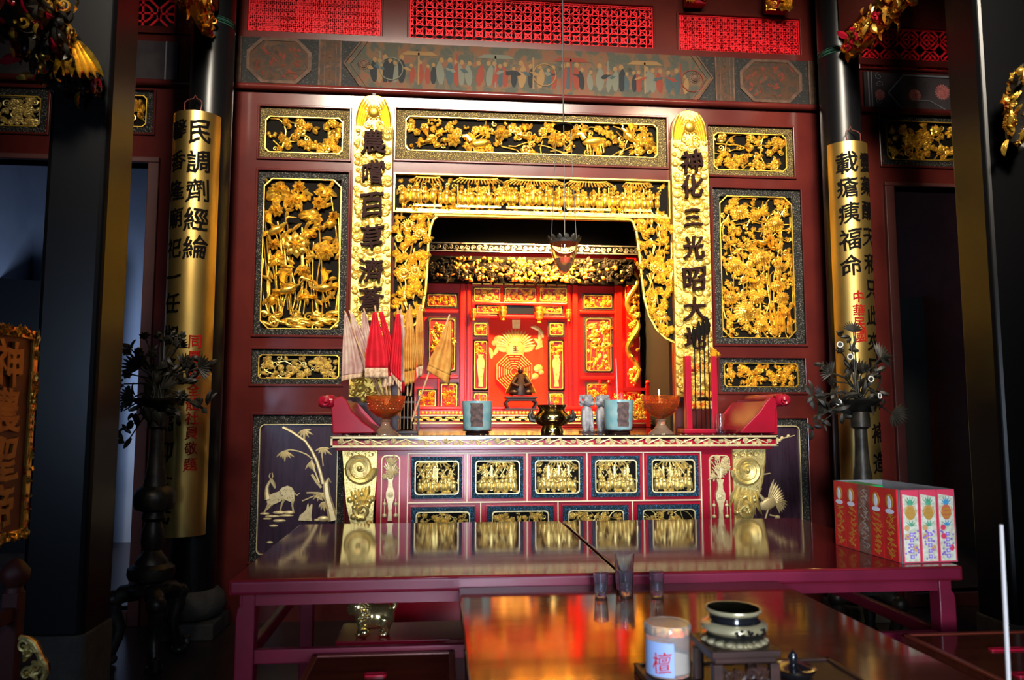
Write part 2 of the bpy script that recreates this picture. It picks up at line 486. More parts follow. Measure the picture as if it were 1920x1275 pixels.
        for i in range(4):
            ox, oz = q(-0.24, -0.01)
            a = PI + (i - 1.5) * 0.2 + 0.2
            s.leaf(ox, oz, y - d * 0.4, L * 0.34, L * 0.045, ang + (a if face > 0 else PI - a), d * 0.3)
        if legs:
            for o in (-0.03, 0.1):
                x0, z0 = q(o, -0.15)
                x1, z1 = q(o + 0.05, -0.75)
                s.tube([(x0, y - d * 0.4, z0), (x1, y - d * 0.5, z1)], L * 0.024, 5)

    def figure(s, cx, cz, y, H, d, rng):
        """little carved person, cz at the feet"""
        w = H * rng.uniform(0.17, 0.23)
        lean = rng.uniform(-0.12, 0.12) * H
        s.dome(cx, cz + H * 0.33, y, w, H * 0.36, d, 0, n=8, k=2)
        s.dome(cx + lean * 0.5, cz + H * 0.60, y - d * 0.2, w * 0.95, H * 0.18, d * 0.8, 0, n=8, k=2)
        s.dome(cx + lean, cz + H * 0.86, y - d * 0.4, H * 0.11, H * 0.13, d * 0.6, 0, n=8, k=2)
        sg = rng.choice((-1, 1))
        s.tube([(cx + lean * .5 + sg * w * 0.7, y - d * 0.7, cz + H * 0.66), (cx + sg * w * 1.5, y - d * 0.8, cz + H * 0.5), (cx + sg * w * 1.3, y - d * 0.9, cz + H * rng.uniform(0.55, 0.85))], H * 0.05, 5)
        for k in (-1, 1):
            s.leaf(cx + k * w * 0.4, cz + H * 0.4, y - d * 0.7, H * 0.38, w * 0.3, -PI / 2 + k * 0.15, d * 0.3, n=3)

    def xf(s, fn):
        s.v = [tuple(fn(Vector(p))) for p in s.v]
        return s

    def build(s, name, m, parent=None, smooth=40, bevel=0.0, label=None, recalc=True, seg=2):
        me = bpy.data.meshes.new(name)
        if parent is not None:
            r = parent
            while r.parent:
                r = r.parent
            ox, oy, oz = r.location
            vs = [(a - ox, b - oy, c - oz) for a, b, c in s.v]
        else:
            vs = s.v
        me.from_pydata(vs, [], s.f)
        if recalc:
            bm = bmesh.new()
            bm.from_mesh(me)
            bmesh.ops.recalc_face_normals(bm, faces=bm.faces)
            bm.to_mesh(me)
            bm.free()
        if smooth:
            me.polygons.foreach_set('use_smooth', [True] * len(me.polygons))
            me.set_sharp_from_angle(angle=math.radians(smooth))
        me.materials.append(m)
        o = bpy.data.objects.new(name, me)
        C.objects.link(o)
        if parent is not None:
            o.parent = parent
        if bevel:
            b = o.modifiers.new('bevel', 'BEVEL')
            b.width = bevel
            b.segments = seg
            b.limit_method = 'ANGLE'
        if label:
            o['label'] = label
        return o


def thing(name, label, cat, loc, group=None):
    o = bpy.data.objects.new(name, None)
    o.empty_display_size = 0.05
    C.objects.link(o)
    o.location = loc
    o['label'] = label
    o['category'] = cat
    if group:
        o['group'] = group
    return o


def tag(o, label, cat, group=None):
    o['label'] = label
    o['category'] = cat
    if group:
        o['group'] = group
    return o


def struct(o):
    o['kind'] = 'structure'
    return o


def chamfer(x0, x1, z0, z1, c, k=1):
    """rectangle outline with notched corners"""
    if k == 1:
        return [(x0 + c, z0), (x1 - c, z0), (x1, z0 + c), (x1, z1 - c), (x1 - c, z1), (x0 + c, z1), (x0, z1 - c), (x0, z0 + c)]
    out = []
    for cx, cz, a0 in ((x1 - c, z0 + c, -PI / 2), (x1 - c, z1 - c, 0), (x0 + c, z1 - c, PI / 2), (x0 + c, z0 + c, PI)):
        for i in range(5):
            a = a0 + PI / 2 * i / 4
            out.append((cx + c * math.cos(a), cz + c * math.sin(a)))
    return out


def slab_holes(mb, x0, x1, z0, z1, y0, y1, holes):
    xs = sorted({x0, x1, *[h[0] for h in holes], *[h[1] for h in holes]})
    zs = sorted({z0, z1, *[h[2] for h in holes], *[h[3] for h in holes]})
    xs = [x for x in xs if x0 <= x <= x1]
    zs = [z for z in zs if z0 <= z <= z1]

    def solid(i, j):
        if i < 0 or j < 0 or i >= len(xs) - 1 or j >= len(zs) - 1:
            return False
        cx, cz = (xs[i] + xs[i + 1]) / 2, (zs[j] + zs[j + 1]) / 2
        return not any(h[0] < cx < h[1] and h[2] < cz < h[3] for h in holes)
    for i in range(len(xs) - 1):
        for j in range(len(zs) - 1):
            if not solid(i, j):
                continue
            a, b, c, d = xs[i], xs[i + 1], zs[j], zs[j + 1]
            mb.add([(a, y0, c), (b, y0, c), (b, y0, d), (a, y0, d), (a, y1, c), (b, y1, c), (b, y1, d), (a, y1, d)],
                   [(0, 1, 2, 3), (7, 6, 5, 4)] + ([(4, 0, 3, 7)] if not solid(i - 1, j) else []) + ([(1, 5, 6, 2)] if not solid(i + 1, j) else [])
                   + ([(4, 5, 1, 0)] if not solid(i, j - 1) else []) + ([(3, 2, 6, 7)] if not solid(i, j + 1) else []))


# ------------------------------------------------------------------ lettering
def glyph(ch, size, bold=0.03, slant=0.08, rng=None, depth=0.004):
    """brush-like character as (verts, faces), centred on the origin in x-z, facing -y"""
    cu = bpy.data.curves.new('glyph', 'FONT')
    cu.body = ch
    cu.size = 1.0
    cu.bevel_depth = bold * .8
    cu.bevel_resolution = 0
    cu.resolution_u = 3
    cu.extrude = 0.5
    o = bpy.data.objects.new('glyph', cu)
    C.objects.link(o)
    dg = bpy.context.evaluated_depsgraph_get()
    me = bpy.data.meshes.new_from_object(o.evaluated_get(dg))
    bpy.data.objects.remove(o)
    bpy.data.curves.remove(cu)
    bm = bmesh.new()
    bm.from_mesh(me)
    bpy.data.meshes.remove(me)
    if not bm.verts:
        bm.free()
        return [], []
    xs = [v.co.x for v in bm.verts]
    ys = [v.co.y for v in bm.verts]
    cx, cy = (min(xs) + max(xs)) / 2, (min(ys) + max(ys)) / 2
    sc = size / max(0.62, max(ys) - min(ys), max(xs) - min(xs))
    for k in range(-4, 5):
        bmesh.ops.bisect_plane(bm, geom=bm.verts[:] + bm.edges[:] + bm.faces[:], plane_co=(cx + k * 0.11, 0, 0), plane_no=(1, 0, 0))
    r = rng or random.Random(3)
    p1, p2 = r.uniform(0, 6), r.uniform(0, 6)
    vs = []
    for v in bm.verts:
        u, w = v.co.x - cx, v.co.y - cy
        w2 = w + slant * u + 0.025 * math.sin(6 * u + p1) + 0.012 * math.sin(23 * u + 9 * w)
        u2 = u * (0.95 + 0.06 * math.sin(3 * w + p2)) + 0.022 * math.sin(7 * w + p2) + 0.012 * math.sin(21 * w + 11 * u)
        vs.append((u2 * sc, w2 * sc, v.co.z))
    fs = [tuple(v.index for v in f.verts) for f in bm.faces]
    bm.free()
    return vs, fs


def write_flat(mb, chars, cx, cz, y, size, bold=0.03, rng=None, t=0.003):
    vs, fs = glyph(chars, size, bold, rng=rng)
    n = len(vs)
    mb.add([(cx + a, y - t * c, cz + b) for a, b, c in vs], fs)


# ------------------------------------------------------------------ carved panel
def fill_foliage(mb, x0, x1, z0, z1, y, d, rng, unit, dens=1.0, stems=True):
    w, h = x1 - x0, z1 - z0
    n = int(w * h / (unit * unit) * 1.5 * dens)
    if stems:
        for i in range(max(3, n // 7)):
            px, pz = rng.uniform(x0, x1), rng.uniform(z0, z1)
            a = rng.uniform(0, 6.3)
            pts = []
            for k in range(6):
                pts.append((min(x1, max(x0, px)), y - d * rng.uniform(.1, .4), min(z1, max(z0, pz))))
                a += rng.uniform(-0.7, 0.7)
                px += math.cos(a) * unit * 0.9
                pz += math.sin(a) * unit * 0.9
            mb.tube(pts, unit * 0.09, 5)
    for i in range(n):
        px, pz = rng.uniform(x0 + unit * .3, x1 - unit * .3), rng.uniform(z0 + unit * .3, z1 - unit * .3)
        k = rng.random()
        s = unit * rng.uniform(0.75, 1.25)
        if k < 0.45:
            a = rng.uniform(0, 6.3)
            for q in range(3):
                mb.leaf(px, pz, y - d * rng.uniform(0.1, 0.5), s * 0.75, s * 0.2, a + (q - 1) * 0.6, d * 0.4, bend=rng.uniform(-.7, .7), n=4, rise=d * .3)
        elif k < 0.68:
            mb.flower(px, pz, y - d * 0.2, s * 0.6, rng.choice((5, 6)), d * 0.7, rng, 2)
        elif k < 0.85:
            for q in range(5):
                a = rng.uniform(0, 6.3)
                mb.dome(px + math.cos(a) * s * .3, pz + math.sin(a) * s * .3, y - d * 0.3, s * 0.2, s * 0.2, d * 0.6, n=7, k=2)
        else:
            mb.spiral(px, pz, y - d * 0.4, s * 0.4, s * 0.10, 1.4, rng.uniform(0, 6), rng.choice((-1, 1)), 12)
    return mb


def panel_parts(root, R, inner, y, border_m, carve, gold, ground='backing', bw=0.006, style=1, edge_m='gold_flat', depth=0.03):
    """R = outer rect, inner = gilt edge rect, y = front of the border (toward the camera)"""
    x0, x1, z0, z1 = R
    a, b, c, d = inner
    ch = min(b - a, d - c) * 0.10
    m = MB()
    slab_holes(m, x0, x1, z0, z1, y, y + 0.02, [(a + bw * .5, b - bw * .5, c + bw * .5, d - bw * .5)])
    bo = m.build('border', M[border_m], root)
    m = MB()
    m.box(a, b, y + depth - 0.004, y + depth, c, d)
    m.build('backing', M[ground], root)
    m = MB()
    m.ring(chamfer(a, b, c, d, ch, style), chamfer(a + bw, b - bw, c + bw, d - bw, ch, style), y - 0.006, y + 0.012)
    m.build('gilt_edge', M[edge_m], root)
    if carve is not None:
        carve.build('carving', M[gold], root, smooth=50, recalc=False)
    return root

# ================================================================== the room
YW = 5.5            # front of the carved screen wall
ZALT = 1.276        # altar top
X0, X1 = -4.6, 5.6


def sbox(name, m, *b):
    k = MB()
    k.box(*b)
    return struct(k.build(name, m, smooth=0))


sbox('floor', M['floor'], X0, X1, -2.4, 9.2, -0.1, 0.0)
sbox('ceiling', M['ceil'], X0, X1, 1.8, 9.2, 5.6, 5.7)
sbox('wall_left', M['maroon_flat'], X0 - 0.1, X0, -1.0, YW, 0, 5.6)
sbox('wall_left', M['wall_blue'], X0 - 0.1, X0, YW + .12, 9.0, 0, 5.6)
sbox('wall_right', M['maroon_flat'], X1, X1 + 0.1, -1.0, 9.2, 0, 5.6)
sbox('wall_far', M['wall_blue'], X0, X1, 9.0, 9.1, 0, 5.6)

# panels of the screen: name, outer px, gilt px, style
PAN = {
    'tl': ((487, 203, 655, 297), (497, 219, 643, 287)),
    'tc': ((743, 213, 1249, 306), (760, 225, 1233, 289)),
    'tr': ((1328, 238, 1487, 330), (1338, 250, 1475, 320)),
    'ml': ((480, 322, 651, 628), (491, 335, 638, 617)),
    'mr': ((1339, 355, 1505, 645), (1352, 368, 1489, 634)),
    'll': ((472, 655, 640, 720), (484, 665, 636, 710)),
    'lr': ((1350, 672, 1509, 735), (1358, 680, 1497, 726)),
    'bl': ((471, 778, 645, 1052), (483, 795, 632, 1040)),
    'br': ((1385, 785, 1517, 1052), (1395, 798, 1504, 1040)),
    'fr': ((1652, 216, 1830, 312), (1663, 228, 1820, 301)),
    'fl': ((120, 168, 288, 247), (130, 176, 275, 236)),
    'fl2': ((-60, 164, 90, 247), (-50, 178, 76, 236)),
}
RO = {k: rect(*v[0], YW) for k, v in PAN.items()}
RI = {k: rect(*v[1], YW) for k, v in PAN.items()}
# mirror-straighten: panels of one row share their heights
for row in (('tl', 'tr'), ('ml', 'mr'), ('ll', 'lr')):
    pass
LAT = {'a': rect(466, -20, 714, 64, YW), 'b': rect(768, 2, 1224, 84, YW), 'c': rect(1273, 32, 1499, 108, YW),
       'd': rect(1612, 55, 1830, 131, YW), 'e': rect(238, -60, 330, 52, YW)}
NICHE = (wx(752, 600, YW), wx(1262, 600, YW), ZALT - 0.05, wz(1000, 378, YW))
DR = (wx(1690, 700, YW), wx(1860, 500, YW) + 0.35, 0.10, wz(1740, 352, YW))
DL = (wx(-140, 700, YW), wx(262, 700, YW), 0.10, wz(60, 300, YW))
m = MB()
slab_holes(m, X0, X1, 0, 5.6, YW, YW + 0.045, list(RO.values()) + list(LAT.values()) + [NICHE, DR, DL])
wb = struct(m.build('wall_back', M['maroon'], smooth=0))
m = MB()
slab_holes(m, X0, X1, 0, 5.6, YW + 0.045, YW + 0.12, list(LAT.values()) + [NICHE, DR, DL])
struct(m.build('wall_back', M['void'], smooth=0))
# side rooms behind the doorways and the alcove behind the niche
for xa in (NICHE[0] - 0.5, NICHE[1] + 0.5):
    sbox('wall_alcove', M['void'], xa - 0.04, xa + 0.04, YW + 0.12, 9.0, 0, 5.6)
sbox('wall_alcove', M['void'], NICHE[0] - 0.46, NICHE[1] + 0.46, 8.86, 8.95, 0, 5.6)
# dark floor platform of the alcove at altar height
sbox('trim_1', M['altar_top'], NICHE[0] - 0.46, NICHE[1] + 0.46, YW + 0.12, 8.86, ZALT - 0.10, ZALT - 0.004)
# lattice backing boards, set well behind
for k, r in enumerate(LAT.values()):
    sbox('wall_loft', M['void'], r[0] - .1, r[1] + .1, YW + 0.30, YW + 0.33, r[2] - .1, r[3] + .1)
# dark screens inside the side rooms
def room_screen(label, xa, xb, za, zb, slope, Y):
    k = MB()
    k.prism([(xa, za), (xb, za), (xb, zb + slope), (xa, zb)], Y, Y + 0.06)
    return tag(k.build('partition_screen', M['void'], smooth=0), label, 'screen')


room_screen('black partition standing in the room beyond the left doorway', wx(-160, 700, 8.4), wx(221, 700, 8.4), 0, wz(0, 515, 8.4), -0.10, 8.4)
room_screen('black partition standing in the room beyond the right doorway', wx(1694, 700, 8.4), wx(1960, 700, 8.4), 0, wz(1700, 560, 8.4), 0.22, 8.4)
# door frames and rails
m = MB()
w = 0.07
m.box(DR[0] - 0.075, DR[0], YW - 0.03, YW + 0.14, 0, DR[3])
m.box(DR[0] - 0.075, DR[1], YW - 0.03, YW + 0.14, DR[3], DR[3] + 0.03)
m.box(DR[0], DR[1], YW - 0.03, YW + 0.14, 0, 0.10)
struct(m.build('door_1', M['maroon_flat'], smooth=0, bevel=0.006))
m = MB()
m.box(DL[1], DL[1] + 0.075, YW - 0.03, YW + 0.14, 0, DL[3])
m.box(DL[0], DL[1] + 0.075, YW - 0.03, YW + 0.14, DL[3], DL[3] + 0.04)
m.box(DL[0], DL[1], YW - 0.03, YW + 0.14, 0, 0.10)
struct(m.build('door_2', M['maroon_flat'], smooth=0, bevel=0.006))
# raised mouldings round every panel and lattice, half-round rail under the painted beam
m = MB()
for r in list(RO.values()) + list(LAT.values()):
    o, t = 0.018, 0.0
    m.ring([(r[0] - o, r[2] - o), (r[1] + o, r[2] - o), (r[1] + o, r[3] + o), (r[0] - o, r[3] + o)],
           [(r[0] + t, r[2] + t), (r[1] - t, r[2] + t), (r[1] - t, r[3] - t), (r[0] + t, r[3] - t)], YW - 0.014, YW + 0.02)
struct(m.build('trim_2', M['maroon'], smooth=0, bevel=0.005))
ZF0 = (wz(430, 160, YW) + wz(1000, 175, YW) + wz(1530, 207, YW)) / 3
ZF1 = (wz(430, 78, YW) + wz(1000, 88, YW) + wz(1530, 117, YW)) / 3
m = MB()
m.tube([(X0, YW - 0.02, ZF0 - 0.012), (X1, YW - 0.02, ZF0 - 0.012)], 0.026, 10)
m.box(X0, X1, YW - 0.02, YW, ZF1, ZF1 + 0.05)
struct(m.build('trim_3', M['maroon'], smooth=50))

# ------------------------------------------------------------------ red lattices over the beam
def lattice_circles(r, s, t, diag, rad=0.708):
    k = MB()
    x0, x1, z0, z1 = r
    nx = max(1, round((x1 - x0) / s))
    nz = max(1, round((z1 - z0) / s))
    sx, sz = (x1 - x0) / nx, (z1 - z0) / nz
    y0, y1 = YW + 0.008, YW + 0.022
    for i in range(nx + 1):
        for j in range(nz + 1):
            cx, cz = x0 + i * sx, z0 + j * sz
            rr = s * rad
            n = 24
            for q in range(n):
                a, b = 2 * PI * q / n, 2 * PI * (q + 1) / n
                p = [(cx + (rr - t / 2) * math.cos(a), cz + (rr - t / 2) * math.sin(a)), (cx + (rr + t / 2) * math.cos(a), cz + (rr + t / 2) * math.sin(a)),
                     (cx + (rr + t / 2) * math.cos(b), cz + (rr + t / 2) * math.sin(b)), (cx + (rr - t / 2) * math.cos(b), cz + (rr - t / 2) * math.sin(b))]
                if all(x0 <= u <= x1 and z0 <= v <= z1 for u, v in p):
                    k.add([(u, y0, v) for u, v in p] + [(u, y1, v) for u, v in p], [(0, 1, 2, 3), (0, 4, 5, 1), (2, 6, 7, 3)])
    if diag:
        lattice_diag(k, r, s * diag, t, y0 + 0.002, y1)
    return k


def lattice_diag(k, r, s, t, y0, y1):
    x0, x1, z0, z1 = r
    h = z1 - z0
    w = t * 0.72
    for sg in (1, -1):
        n = int((x1 - x0 + h) / s) + 2
        for i in range(-n, n + 1):
            c = x0 + i * s if sg > 0 else x0 + i * s
            # line x = c + sg*(z-z0)
            pts = []
            za, zb = z0, z1
            xa, xb = c, c + sg * h
            if sg > 0:
                if xa < x0:
                    za += x0 - xa
                    xa = x0
                if xb > x1:
                    zb -= xb - x1
                    xb = x1
            else:
                if xa > x1:
                    za += xa - x1
                    xa = x1
                if xb < x0:
                    zb -= x0 - xb
                    xb = x0
            if zb - za < 0.004:
                continue
            k.add([(xa - w, y0, za), (xa + w, y0, za), (xb + w, y0, zb), (xb - w, y0, zb), (xa - w, y1, za), (xa + w, y1, za), (xb + w, y1, zb), (xb - w, y1, zb)],
                  [(0, 1, 2, 3), (1, 5, 6, 2), (4, 0, 3, 7)])


def lattice_thing(r, k, label):
    f = MB()
    x0, x1, z0, z1 = r
    e = 0.008
    root = thing('lattice_screen', label, 'lattice', ((x0 + x1) / 2, YW + 0.02, z0))
    f.ring([(x0, z0), (x1, z0), (x1, z1), (x0, z1)], [(x0 + e, z0 + e), (x1 - e, z0 + e), (x1 - e, z1 - e), (x0 + e, z1 - e)], YW + 0.004, YW + 0.03)
    f.build('frame', M['lattice'], root, smooth=0)
    k.build('fretwork', M['lattice'], root, smooth=0, recalc=False)


lattice_thing(LAT['a'], lattice_circles(LAT['a'], 0.056, 0.0088, 0.5, 0.5), 'red lattice panel of dense small rings, left of three above the painted beam')
lattice_thing(LAT['b'], lattice_circles(LAT['b'], 0.0735, 0.0075, 1.0), 'long red lattice panel of interlocking open circles, middle of three above beam')
lattice_thing(LAT['c'], lattice_circles(LAT['c'], 0.056, 0.0088, 0.5, 0.5), 'red lattice panel of dense small rings, right of three above the painted beam')


def lattice_fret(r):
    k = MB()
    x0, x1, z0, z1 = r
    s = (z1 - z0) / 2.0
    t = 0.016
    y0, y1 = YW + 0.008, YW + 0.022

    def bar(ax, az, bx, bz):
        ax, bx = max(x0, min(x1, ax)), max(x0, min(x1, bx))
        d = Vector((bx - ax, 0, bz - az))
        if d.length < 1e-4:
            return
        nrm = Vector((-d.z, 0, d.x)).normalized() * t / 2
        p = [(ax + nrm.x, az + nrm.z), (bx + nrm.x, bz + nrm.z), (bx - nrm.x, bz - nrm.z), (ax - nrm.x, az - nrm.z)]
        k.add([(u, y0, v) for u, v in p] + [(u, y1, v) for u, v in p], [(0, 1, 2, 3), (0, 4, 5, 1), (2, 6, 7, 3)])
    nx = int((x1 - x0) / s) + 1
    for i in range(nx + 1):
        for j in range(2):
            cx, cz = x0 + (i + 0.5) * s, z0 + (j + 0.5) * s
            if cx - s / 2 > x1:
                continue
            for q, f in ((0.46, 1), (0.27, 0)):
                e = s * q
                c = e * 0.42
                P = [(-e, -c), (-c, -e), (c, -e), (e, -c), (e, c), (c, e), (-c, e), (-e, c)]
                for u in range(8):
                    a, b = P[u], P[(u + 1) % 8]
                    bar(cx + a[0], cz + a[1], cx + b[0], cz + b[1])
            for a, b in ((1, 0), (-1, 0), (0, 1), (0, -1)):
                bar(cx, cz, cx + a * s * 0.5, cz + b * s * 0.5)
                bar(cx + a * s * .5 - b * s * .16, cz + b * s * .5 - a * s * .16, cx + a * s * .5 + b * s * .16, cz + b * s * .5 + a * s * .16)
    return k


lattice_thing(LAT['d'], lattice_fret(LAT['d']), 'red lattice panel of octagons and crosses above the right doorway')
lattice_thing(LAT['e'], lattice_fret(LAT['e']), 'shadowed red lattice panel of octagons beside the left round column')

# ------------------------------------------------------------------ painted beam
XB0, XB1 = wx(418, 150, YW), wx(1545, 160, YW)
root = thing('painted_beam', 'faded painted beam with figure scenes spanning between the black round columns', 'beam', ((XB0 + XB1) / 2, YW - 0.02, ZF0 + 0.014))
m = MB()
m.box(XB0, XB1, YW - 0.022, YW - 0.001, ZF0 + 0.014, ZF1)
m.build('beam_face', M['frieze_dark'], root, smooth=0)
YB = YW - 0.022
HB = ZF1 - ZF0 - 0.014
ZB = ZF0 + 0.014
ru = random.Random(5)


def oct_(x0, x1, z0, z1, c):
    return chamfer(x0, x1, z0, z1, c)


def beam_medallion(xa, xb):
    k = MB()
    k.prism(oct_(xa, xb, ZB + 0.006, ZB + HB - 0.006, HB * 0.3), YB - 0.003, YB)
    k.build('medallion', M['frieze_brown'], root, smooth=0)
    k = MB()
    k.ring(oct_(xa - .012, xb + .012, ZB + 0.002, ZB + HB - 0.002, HB * 0.3), oct_(xa + .012, xb - .012, ZB + 0.024, ZB + HB - 0.024, HB * 0.27), YB - 0.007, YB)
    k.build('medallion_border', M['frieze_edge'], root, smooth=0)
    k = MB()
    for i in range(26):
        px, pz = ru.uniform(xa + .06, xb - .06), ru.uniform(ZB + 0.06, ZB + HB - 0.06)
        k.leaf(px, pz, YB - 0.003, ru.uniform(.02, .06), ru.uniform(.006, .014), ru.uniform(0, 6), 0.003, n=3)
    k.build('painted_figures', M['fig_red'], root, recalc=False)


beam_medallion(wx(467, 120, YW), wx(582, 120, YW))
beam_medallion(wx(1388, 160, YW), wx(1498, 160, YW))
for a, b in ((598, 641), (1338, 1374), (424, 454), (1512, 1537)):
    k = MB()
    xa, xb = wx(a, 130, YW), wx(b, 130, YW)
    k.box(xa, xb, YB - 0.004, YB, ZB, ZB + HB)
    k.build('upright_strip', M['frieze_brown'], root, smooth=0)
    k = MB()
    for x in (xa, xb - 0.012, xa + (xb - xa) * .25, xa + (xb - xa) * .75):
        k.box(x, x + 0.012 if x in (xa, xb - .012) else x + .005, YB - 0.007, YB, ZB, ZB + HB)
    for i in range(7):
        k.spiral((xa + xb) / 2, ZB + HB * (i + .5) / 7, YB - 0.004, 0.014, 0.003, 1.2, i, 1, 10)
    k.build('strip_edging', M['frieze_edge'], root, smooth=0)
xs0, xs1 = wx(646, 130, YW), wx(1334, 150, YW)
k = MB()
k.prism([(xs0 + 0.12, ZB), (xs1 - 0.12, ZB), (xs1, ZB + HB / 2), (xs1 - 0.12, ZB + HB), (xs0 + 0.12, ZB + HB), (xs0, ZB + HB / 2)], YB - 0.004, YB)
k.build('figure_scene', M['frieze'], root, smooth=0)
k = MB()
for sg, xx in ((1, xs0), (-1, xs1)):
    for o, t in ((0.0, 0.012), (0.045, 0.008)):
        for zz in (0, 1):
            z1_ = ZB + (HB if zz else 0)
            pa, pb = (xx + sg * (0.0 + o), ZB + HB / 2), (xx + sg * (0.12 + o), z1_)
            k.tube([(pa[0], YB - 0.006, pa[1]), (pb[0], YB - 0.006, pb[1])], t * .6, 6)
    k.sunflower(xx + sg * 0.14, ZB + HB * 0.5, YB - 0.004, 0.045, 0.01)
k.build('scene_border', M['frieze_edge'], root)
mats = ['fig_red', 'fig_blue', 'fig_tan', 'fig_grey', 'fig_dark']
ks = {q: MB() for q in mats}
x = xs0 + 0.22
while x < xs1 - 0.2:
    q = ks[ru.choice(mats)]
    h = HB * ru.uniform(.38, .55)
    q.leaf(x, ZB + HB * 0.12, YB - 0.004, h, h * 0.17, PI / 2 + ru.uniform(-.15, .15), 0.003, n=5)
    ks['fig_tan'].dome(x, ZB + HB * 0.12 + h * 1.02, YB - 0.004, h * .10, h * .12, .003, n=7, k=1)
    if ru.random() < .4:
        ks[ru.choice(mats)].leaf(x, ZB + HB * .4, YB - 0.005, h * .5, h * .09, ru.choice((0.3, 2.8)), .003, n=4)
    x += ru.uniform(.035, .075)
for i in range(9):
    xx = xs0 + .25 + (xs1 - xs0 - .5) * i / 8
    q = ks[('fig_grey', 'fig_tan', 'fig_red')[i % 3]]
    q.box(xx, xx + .012, YB - .006, YB, ZB + .03, ZB + HB * .8)
    if i % 2:
        q.prism([(xx - .13, ZB + HB * .74), (xx + .15, ZB + HB * .74), (xx + .10, ZB + HB * .83), (xx - .08, ZB + HB * .83)], YB - .006, YB)
    elif i % 4 == 0:
        q.tube([(xx + .09 + .085 * math.cos(a * PI / 9), YB - .004, ZB + HB * .42 + .085 * math.sin(a * PI / 9)) for a in range(19)], .006, 5)
for q in mats:
    ks[q].build('painted_figures', M[q], root, recalc=False)
# beam over the right doorway, with peonies
xa, xb = wx(1618, 170, YW), X1 - 0.05
root = thing('painted_beam', 'grey painted beam with pink peonies above the right doorway', 'beam', ((xa + xb) / 2, YW - 0.02, ZB))
za, zb = wz(1700, 216, YW), wz(1700, 140, YW)
m = MB()
m.box(xa, xb, YB, YW - 0.001, za, zb)
m.build('beam_face', M['beam_grey'], root, smooth=0)
m = MB()
h = zb - za
xo = wx(1662, 175, YW)
pl = [(xb, zb - .02), (xo + .13, zb - .02), (xo, za + h * .5), (xo + .13, za + .02), (xb, za + .02)]
m.tube([(a, YB - .003, b) for a, b in pl], 0.009, 5)
for x in (xa + .03, xa + .055):
    m.box(x, x + .008, YB - .005, YB, za, zb)
for i in range(5):
    m.spiral(xa + .12, za + h * (i + .5) / 5, YB - .002, .03, .003, 1.3, i * 2, 1, 12)
m.tube([(wx(1705, 190, YW), YB - .003, wz(1705, 190, YW)), (wx(1740, 190, YW), YB - .003, wz(1740, 192, YW)), (wx(1775, 210, YW), YB - .003, wz(1775, 212, YW)), (wx(1790, 195, YW), YB - .003, wz(1790, 195, YW))], .004, 5)
m.build('border_line', M['beam_line'], root)
m = MB()
for x, y, r in ((1647, 180, 11), (1712, 181, 13), (1764, 175, 16)):
    m.mum(wx(x, y, YW), wz(x, y, YW), YB, r * YW / F, 0.008, ru, 1.0)
m.build('peony', M['peony'], root)
# beam over the left doorway
xb2 = wx(335, 120, YW)
root = thing('painted_beam', 'dark grey painted beam in shadow above the left doorway', 'beam', ((X0 + xb2) / 2, YW - 0.02, ZB))
m = MB()
m.box(X0 + .05, xb2, YB, YW - .001, wz(250, 156, YW), wz(250, 78, YW))
m.build('beam_face', M['beam_grey'], root, smooth=0)
m = MB()
x = wx(312, 110, YW)
m.box(x, x + .01, YB - .004, YB, wz(250, 156, YW), wz(250, 78, YW))
m.build('border_line', M['beam_line'], root)

# ------------------------------------------------------------------ carved panels of the screen
YP = YW + 0.006


def px(x, y, Y=YW):
    p = PY(x, y, Y)
    return p.x, p.z


def carved(key, label, carve, gold='gold', border='border', group=None, **kw):
    r, i = RO[key], RI[key]
    carve.xf(lambda p: Vector((min(i[1] - .005, max(i[0] + .005, p.x)), p.y, min(i[3] - .005, max(i[2] + .005, p.z)))))
    root = thing('relief_carving', label, 'carving', ((r[0] + r[1]) / 2, YW + 0.02, r[2]), group)
    panel_parts(root, r, i, YP, border, carve, gold, **kw)
    return root


YC = YP + 0.022     # ground from which the carving rises


def foliage_panel(key, seed, unit, dens):
    i = RI[key]
    k = MB()
    fill_foliage(k, i[0] + .008, i[1] - .008, i[2] + .008, i[3] - .008, YC, 0.026, random.Random(seed), unit, dens)
    return k


k = foliage_panel('tl', 11, 0.062, 1.0)
carved('tl', 'small gilt carved panel of leaves and blossoms, upper left beside the gold plaque', k, border='border_gold')
k = foliage_panel('tr', 12, 0.060, 1.1)
carved('tr', 'small gilt carved panel of leaves and blossoms, upper right beside the gold plaque', k, border='border_gold')
k = foliage_panel('ll', 13, 0.045, 1.25)
carved('ll', 'low gilt carved flower panel below the tall crane panel', k, gold='gold_pale')
k = foliage_panel('lr', 14, 0.045, 1.25)
carved('lr', 'low gilt carved flower panel below the tall chrysanthemum panel', k, gold='gold')
k = foliage_panel('fr', 15, 0.06, 1.2)
carved('fr', 'gilt carved panel of blossoms above the right doorway', k)
k = foliage_panel('fl', 16, 0.06, 1.2)
carved('fl', 'gilt carved panel seen between the left square pillar and left column', k)
k = foliage_panel('fl2', 17, 0.06, 1.2)
carved('fl2', 'gilt carved panel at the left edge behind the square pillar', k, gold='gold_pale')
